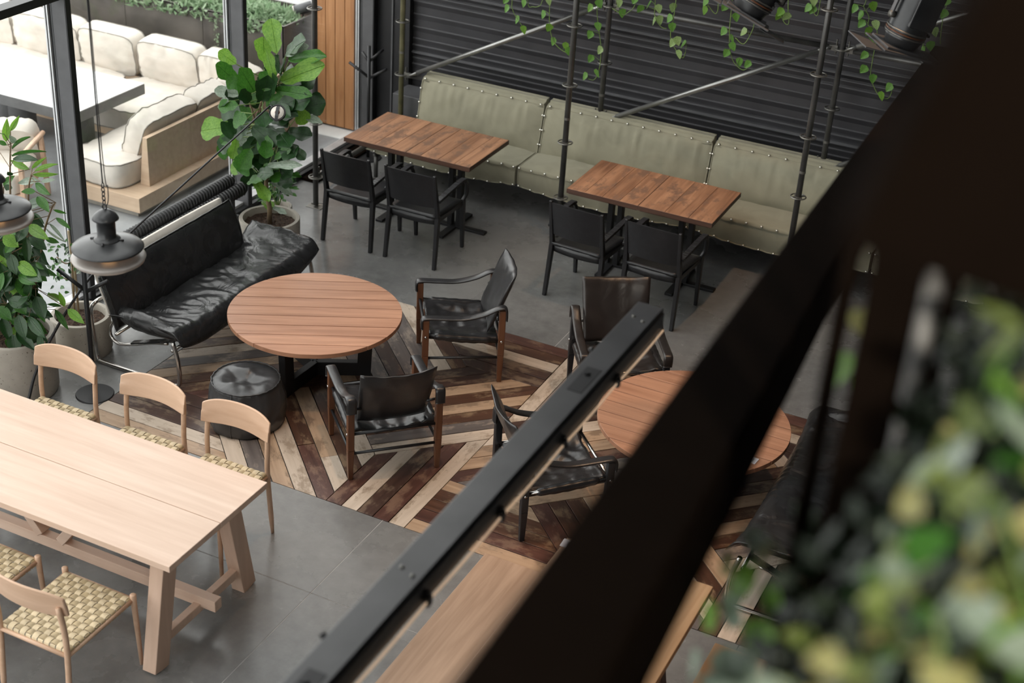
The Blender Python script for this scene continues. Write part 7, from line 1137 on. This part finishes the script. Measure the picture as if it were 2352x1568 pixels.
# ================= RIGHT TRESTLE TABLE AND BENCHES =================
t=thing('ash_trestle_table','brown wood trestle table under the dark foreground beam, lower right of the centre','table')
for a,b in((-2.240,-1.835),(-1.832,-1.427)):
    m=MB(); m.box(a,b,3.2,5.88,.71,.75); m.build('top_board',M_ash if a<-2 else M_oakhoney,t,bevel=.003)
for Y in(5.45,3.7):
    for s in(-1,1):
        m=MB(); m.bar((-1.833+s*.36,Y,0),(-1.833+s*.25,Y,.71),.09,.07,(0,1,0)); m.build('leg',M_endgrain,t,bevel=.004)
    m=MB(); m.box(-2.15,-1.52,Y-.03,Y+.03,.15,.20); m.build('cross_rail',M_endgrain,t)
def bench(x0,x1,y0,y1,lab):
    t=thing('wooden_bench',lab,'bench')
    m=MB(); m.box(x0,x1,y0,y1,.41,.45); m.build('seat_board',M_ash if x0<-2 else M_oakhoney,t,bevel=.003)
    for Y in(y1-.35,y0+.35):
        m=MB(); m.box(x0+.04,x0+.09,Y-.03,Y+.03,0,.41); m.build('leg',M_endgrain,t,bevel=.003)
        m=MB(); m.box(x1-.09,x1-.04,Y-.03,Y+.03,0,.41); m.build('leg',M_endgrain,t,bevel=.003)
bench(-2.715,-2.33,3.2,5.90,'brown wooden bench left of the trestle table, beside the hanging light bar')
bench(-1.36,-1.00,3.2,5.83,'honey wooden bench at the lower right, right of the trestle table')
card(-2.205,5.83,.7504,math.radians(2),'small white card at the far corner of the brown trestle table')
# ================= VINES =================
tr=MB(); tr.box(-5.3,-1.0,10.86,11.14,3.0,3.16); vt=tag(tr.build('vine_trough',M_black,bevel=.004),'black trough on the scaffold above the frame holding the trailing vines','planter')
for z0 in(2.978,):
    for y in(10.92,11.08):
        m=MB(); m.cyl((-6.48,y,2.978),(-.7,y,2.978),.0215,n=10); m.build('shelf_tube',M_tube,sc_,True)
labs=['trailing pothos at the far left of the vines, ending near the long brace','short looped pothos runner just right of the leftmost vine','pothos trailing in front of the first front pole with three leaves below the brace','long pothos hanging between the front and rear poles at the centre','short pothos curling across the top of the centre rear pole','pothos with a hooked end just right of the centre rear pole','long pothos ending in a leafy clump, right of the centre rear pole','short pothos loop between the leafy clump and the left stage light','long pothos hanging just left of the left stage light','pothos hooking round below the left stage light','short hooked pothos right of the left stage light','short pothos loop just left of the right front pole','longest pothos with a curled tip, left of the big stage light','pothos hanging right of the big stage light','thin sparse pothos farthest right']
random.seed(31)
for k,(pts,ls) in enumerate(VINES):
    P=[Vector(p) for p in pts]; top=P[0].copy(); 
    P=[Vector((top.x,11.0,3.0)),Vector((top.x,(top.y+11)/2,(top.z+3)/2))]+P
    O=(P[0].x,11.0,3.0); t=thing('trailing_pothos',labs[k],'vine',O,0,'pothos vines hanging from the scaffold')
    m=MB(); m.tube(local(spline(P,5),O),.0032,6); m.build('stem',M_stem,t,True)
    extra=[]
    for q in range(3):
        zz=top.z+.12+.16*q
        if zz<2.95: extra.append((top.x,top.y,zz,top.x+random.uniform(-.07,.07),top.y-.03,zz-.05))
    for L_ in list(ls)+extra:
        A=Vector(L_[:3]);C=Vector(L_[3:]); d=C-A
        if d.length<.02: d=Vector((random.choice([-1,1])*.03,-.01,-.02))
        ln=.082; dn=(Vector((d.x,0,d.z)).normalized()*.45+Vector((random.uniform(-.3,.0),0,-1))).normalized()
        st=C-dn*ln*.5; m=MB(); m.tube(local([A,st],O),.0018,5); m.build('leaf_stalk',M_stem,t)
        leaf(t,st,st+dn*ln,random.uniform(.058,.070),random.choice(['p','p','p','q',2]),'heart',O,(.1+random.uniform(-.8,.6),-.9,.55),roll=random.uniform(-.5,.5))
# ================= STAGE LIGHTS =================
def stage_light(loc,rot,lab):
    t=thing('stage_light',lab,'stage light',loc); t.rotation_euler=rot   # local: beam towards -Z
    m=MB(); m.tube([(0,0,-.10),(0,0,.22)],[.105,.105],32); m.tube([(0,0,-.15),(0,0,-.10)],[.085,.10],32); m.tube([(0,0,.22),(0,0,.26)],[.105,.06],32); body=m.build('housing',M_enam,t); smooth_angle(body)
    m=MB()
    for q in range(8): m.box(.098,.112,-.055,.035,-.06+q*.028,-.046+q*.028)
    m.build('vent_slots',M_black,body)
    for q in range(3):
        m=MB(); m.tube([(.107*math.cos(2*PI*j/28),.107*math.sin(2*PI*j/28),-.085+q*.014) for j in range(28)],.005,6,closed=True); m.build('cooling_ring',M_armw if q==1 else M_ros,body,True)
    m=MB(); m.box(-.07,.07,-.125,-.10,-.02,.19); m.box(.0,.15,.03,.12,-.03,.2); m.build('lamp_box',M_enam,body,bevel=.006)
    m=MB(); m.box(-.145,.145,-.13,.13,-.168,-.158); m.box(-.12,.12,-.105,.105,-.160,-.145); fr=m.build('gel_frame',M_grey,t,bevel=.003)
    m=MB(); m.box(.10,.25,-.12,.12,-.180,-.174); m.build('barn_door',M_black,fr)
    m=MB(); m.box(-.15,-.25,-.12,.12,-.176,-.170); m.build('barn_door',M_grey,fr)
    m=MB()
    for s in(-1,1): m.bar((s*.125,0,.0),(s*.125,0,.40),.012,.032,(0,1,0))
    m.bar((-.131,0,.40),(.131,0,.40),.032,.008); m.build('yoke',M_grey,t,bevel=.002)
    m=MB(); m.cyl((-.135,0,.0),(-.105,0,.0),.018,n=12); m.cyl((.105,0,0),(.14,0,0),.018,n=12); m.build('yoke_bolt',M_ros,t,True)
    m=MB(); m.tube([(0,0,.40),(0,0,.52)],.012,8); m.build('hook_clamp',M_grey,t,True)
    return t
HA=Vector((-0.091, 0.773, 5.058)); HB=Vector((-0.037, 0.73, 5.234)); HB=HB+(HB-HA)*1.5
COLX,COLY=-.18,2.45
stage_light((-1.316,7.77,3.24),(math.radians(3),math.radians(14),math.radians(38)),'large black stage light hanging at the top right among the vines')
stage_light((-2.121,7.72,3.27),(math.radians(-12),math.radians(24),math.radians(10)),'black stage light cut by the top edge with only its frame and flap showing')
m=MB(); m.cyl((-2.6,7.78,3.82),(2.2,7.78,3.82),.025,n=12); tag(m.build('lighting_bar',M_black,None,True),'horizontal black pipe carrying the two stage lights, above the frame','pipe')
# small housings for the added, unseen ceiling spots
for p,tg in SPOTS:
    t=thing('ceiling_spot','small black ceiling spotlight '+{0:'above the second round table',1:'above the centre of the plank floor',2:'above the right-hand bench tables',3:'above the brown trestle table'}[SPOTS.index((p,tg))]+', added out of view','light',p,0,'ceiling spots'); 
    d=(Vector(tg)-Vector(p)).normalized(); m=MB(); m.tube([-d*.16,-d*.04+Vector((0,0,0))],[.05,.06],16,cap=False); m.build('housing',M_black,t,True)
    m=MB(); m.cyl((0,0,.12),(0,0,RZ-p[2]),.01,n=8); m.build('stem',M_black,t)
# ================= HANGING LIGHT BAR =================
t=thing('linear_light_bar','long black steel light bar crossing the middle diagonally, tan cord clipped beneath','light bar')
m=MB(); m.box(-1.631,-1.527,-3.0,4.81,2.742,2.80); m.build('channel',M_bar,t,bevel=.003)
m=MB(); m.box(-1.531,-1.519,-3.0,4.80,2.715,2.785); m.build('side_flange',M_black,t,bevel=.001)
for y in(4.66,2.9,1.6):
    m=MB()
    for x in(-1.60,-1.555): m.lathe([(.0,.006),(.006,.005),(.008,0)],(x,y+(.02 if x<-1.58 else 0),2.80),10)
    m.build('bolt',M_ros,t,True)
k=0; y=4.80; L_=.47
while y>1.2:
    y2=y-L_
    m=MB(); m.tube([(-1.512,y-.012+(y2-y+.024)*i/12,2.716-.006*math.sin(PI*i/12)) for i in range(13)],.0038,8); m.build('light_cord',M_led,t,True)
    m=MB(); m.box(-1.522,-1.505,y2-.012,y2+.012,2.700,2.732); m.cyl((-1.519,y2,2.745),(-1.508,y2,2.745),.008,n=10); m.build('cord_clip',M_black,t)
    y=y2
for y in(4.15,2.35):
    m=MB(); m.box(-1.60,-1.545,y-.09,y+.09,2.80,2.802); m.cyl((-1.58,y+.04,2.80),(-1.58,y+.04,2.812),.012,n=10); m.build('splice_plate',M_black,t)
    m=MB(); m.cyl((-1.632,y+.22,2.785),(-1.645,y+.22,2.80),.010,n=8); m.build('side_knob',M_black,t)
# ================= DARK FOREGROUND BEAM =================
b1=Vector((-.402,1.081,4.364)); bd=Vector((-.219,1.817,-.416))
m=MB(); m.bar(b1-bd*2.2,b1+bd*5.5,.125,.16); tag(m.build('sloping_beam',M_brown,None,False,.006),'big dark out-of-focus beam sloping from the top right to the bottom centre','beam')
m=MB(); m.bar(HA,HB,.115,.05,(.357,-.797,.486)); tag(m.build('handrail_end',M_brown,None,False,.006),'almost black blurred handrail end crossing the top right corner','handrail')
# ================= MEZZANINE EDGE =================
m=MB(); m.box(-.32,2.2,-3,1.8,3.45,3.6); struct(m.build('mezzanine_floor',M_wall))
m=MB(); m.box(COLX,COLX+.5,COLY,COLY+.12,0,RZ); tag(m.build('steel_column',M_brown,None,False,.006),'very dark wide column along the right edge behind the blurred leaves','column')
t=thing('mezzanine_railing','blurred vertical railing posts at the right, in front of the second sofa','railing')
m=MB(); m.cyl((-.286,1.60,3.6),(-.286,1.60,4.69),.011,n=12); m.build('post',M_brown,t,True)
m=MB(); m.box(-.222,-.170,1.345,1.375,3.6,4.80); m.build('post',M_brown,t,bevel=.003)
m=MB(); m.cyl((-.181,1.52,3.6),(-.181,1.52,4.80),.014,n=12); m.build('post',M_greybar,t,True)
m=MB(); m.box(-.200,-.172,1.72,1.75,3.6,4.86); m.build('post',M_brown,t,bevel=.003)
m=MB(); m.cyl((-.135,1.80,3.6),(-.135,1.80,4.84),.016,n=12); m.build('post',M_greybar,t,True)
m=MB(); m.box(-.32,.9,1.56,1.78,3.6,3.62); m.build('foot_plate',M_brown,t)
# ================= FOREGROUND PLANT =================
t=thing('foreground_foliage','bright out-of-focus leafy plant filling the lower right corner','plant',(.25,1.0,3.6))
O=(.25,1.0,3.6)
m=MB(); m.box(-.35,.6,-.35,.35,0,.5); m.build('trough',M_black,t,bevel=.01)
random.seed(77); stems_=[]
m=MB()
for k in range(26):
    L_=FGL[k*10]; P=spline([(random.uniform(-.25,.5),random.uniform(-.25,.3),.45),tuple((Vector(L_[:3])-Vector(O))*.7+Vector((0,0,.16))),tuple(Vector(L_[:3])-Vector(O))],5); m.tube(P,.003,5)
m.build('stems',M_stem,t,True)['kind']='stuff'
for L_ in FGL:
    P=Vector(L_[:3]); d=Vector((random.uniform(-1,.6),random.uniform(-.6,.4),random.uniform(-1,.5))).normalized()
    leaf(t,P,P+d*L_[3]*1.5,L_[3]*1.25,L_[4],'heart',O,(-.25+random.uniform(-.7,.7),-.4,.9),roll=random.uniform(-.7,.7))
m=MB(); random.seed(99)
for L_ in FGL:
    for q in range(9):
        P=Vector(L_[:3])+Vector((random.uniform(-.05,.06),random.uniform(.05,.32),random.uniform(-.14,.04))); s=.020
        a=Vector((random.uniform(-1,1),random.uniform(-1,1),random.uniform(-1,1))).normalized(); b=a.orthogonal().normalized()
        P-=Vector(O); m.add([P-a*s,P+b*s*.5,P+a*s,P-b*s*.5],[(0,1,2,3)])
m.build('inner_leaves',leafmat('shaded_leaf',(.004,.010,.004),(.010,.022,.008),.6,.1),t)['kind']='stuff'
t=thing('foreground_foliage','fainter blurred sprigs in front of the second sofa, left of the big leaf mass','plant',(-.1,1.6,3.6)); O=(-.1,1.6,3.6)
m=MB(); m.tube([(0,0,0),(-.02,.02,.4)],.004,5)
for L_ in FGS[3::4]: m.tube([(-.02,.02,.4),tuple(Vector(L_[:3])-Vector(O))],.0015,4)
m.build('stems',M_stem,t)
for L_ in FGS:
    P=Vector(L_[:3]); d=Vector((random.uniform(-.6,.6),random.uniform(-.4,.4),-1)).normalized()
    leaf(t,P,P+d*L_[3]*1.6,L_[3]*1.0,L_[4],'heart',O,(-.2,-.5,.85),roll=random.uniform(-.5,.5))
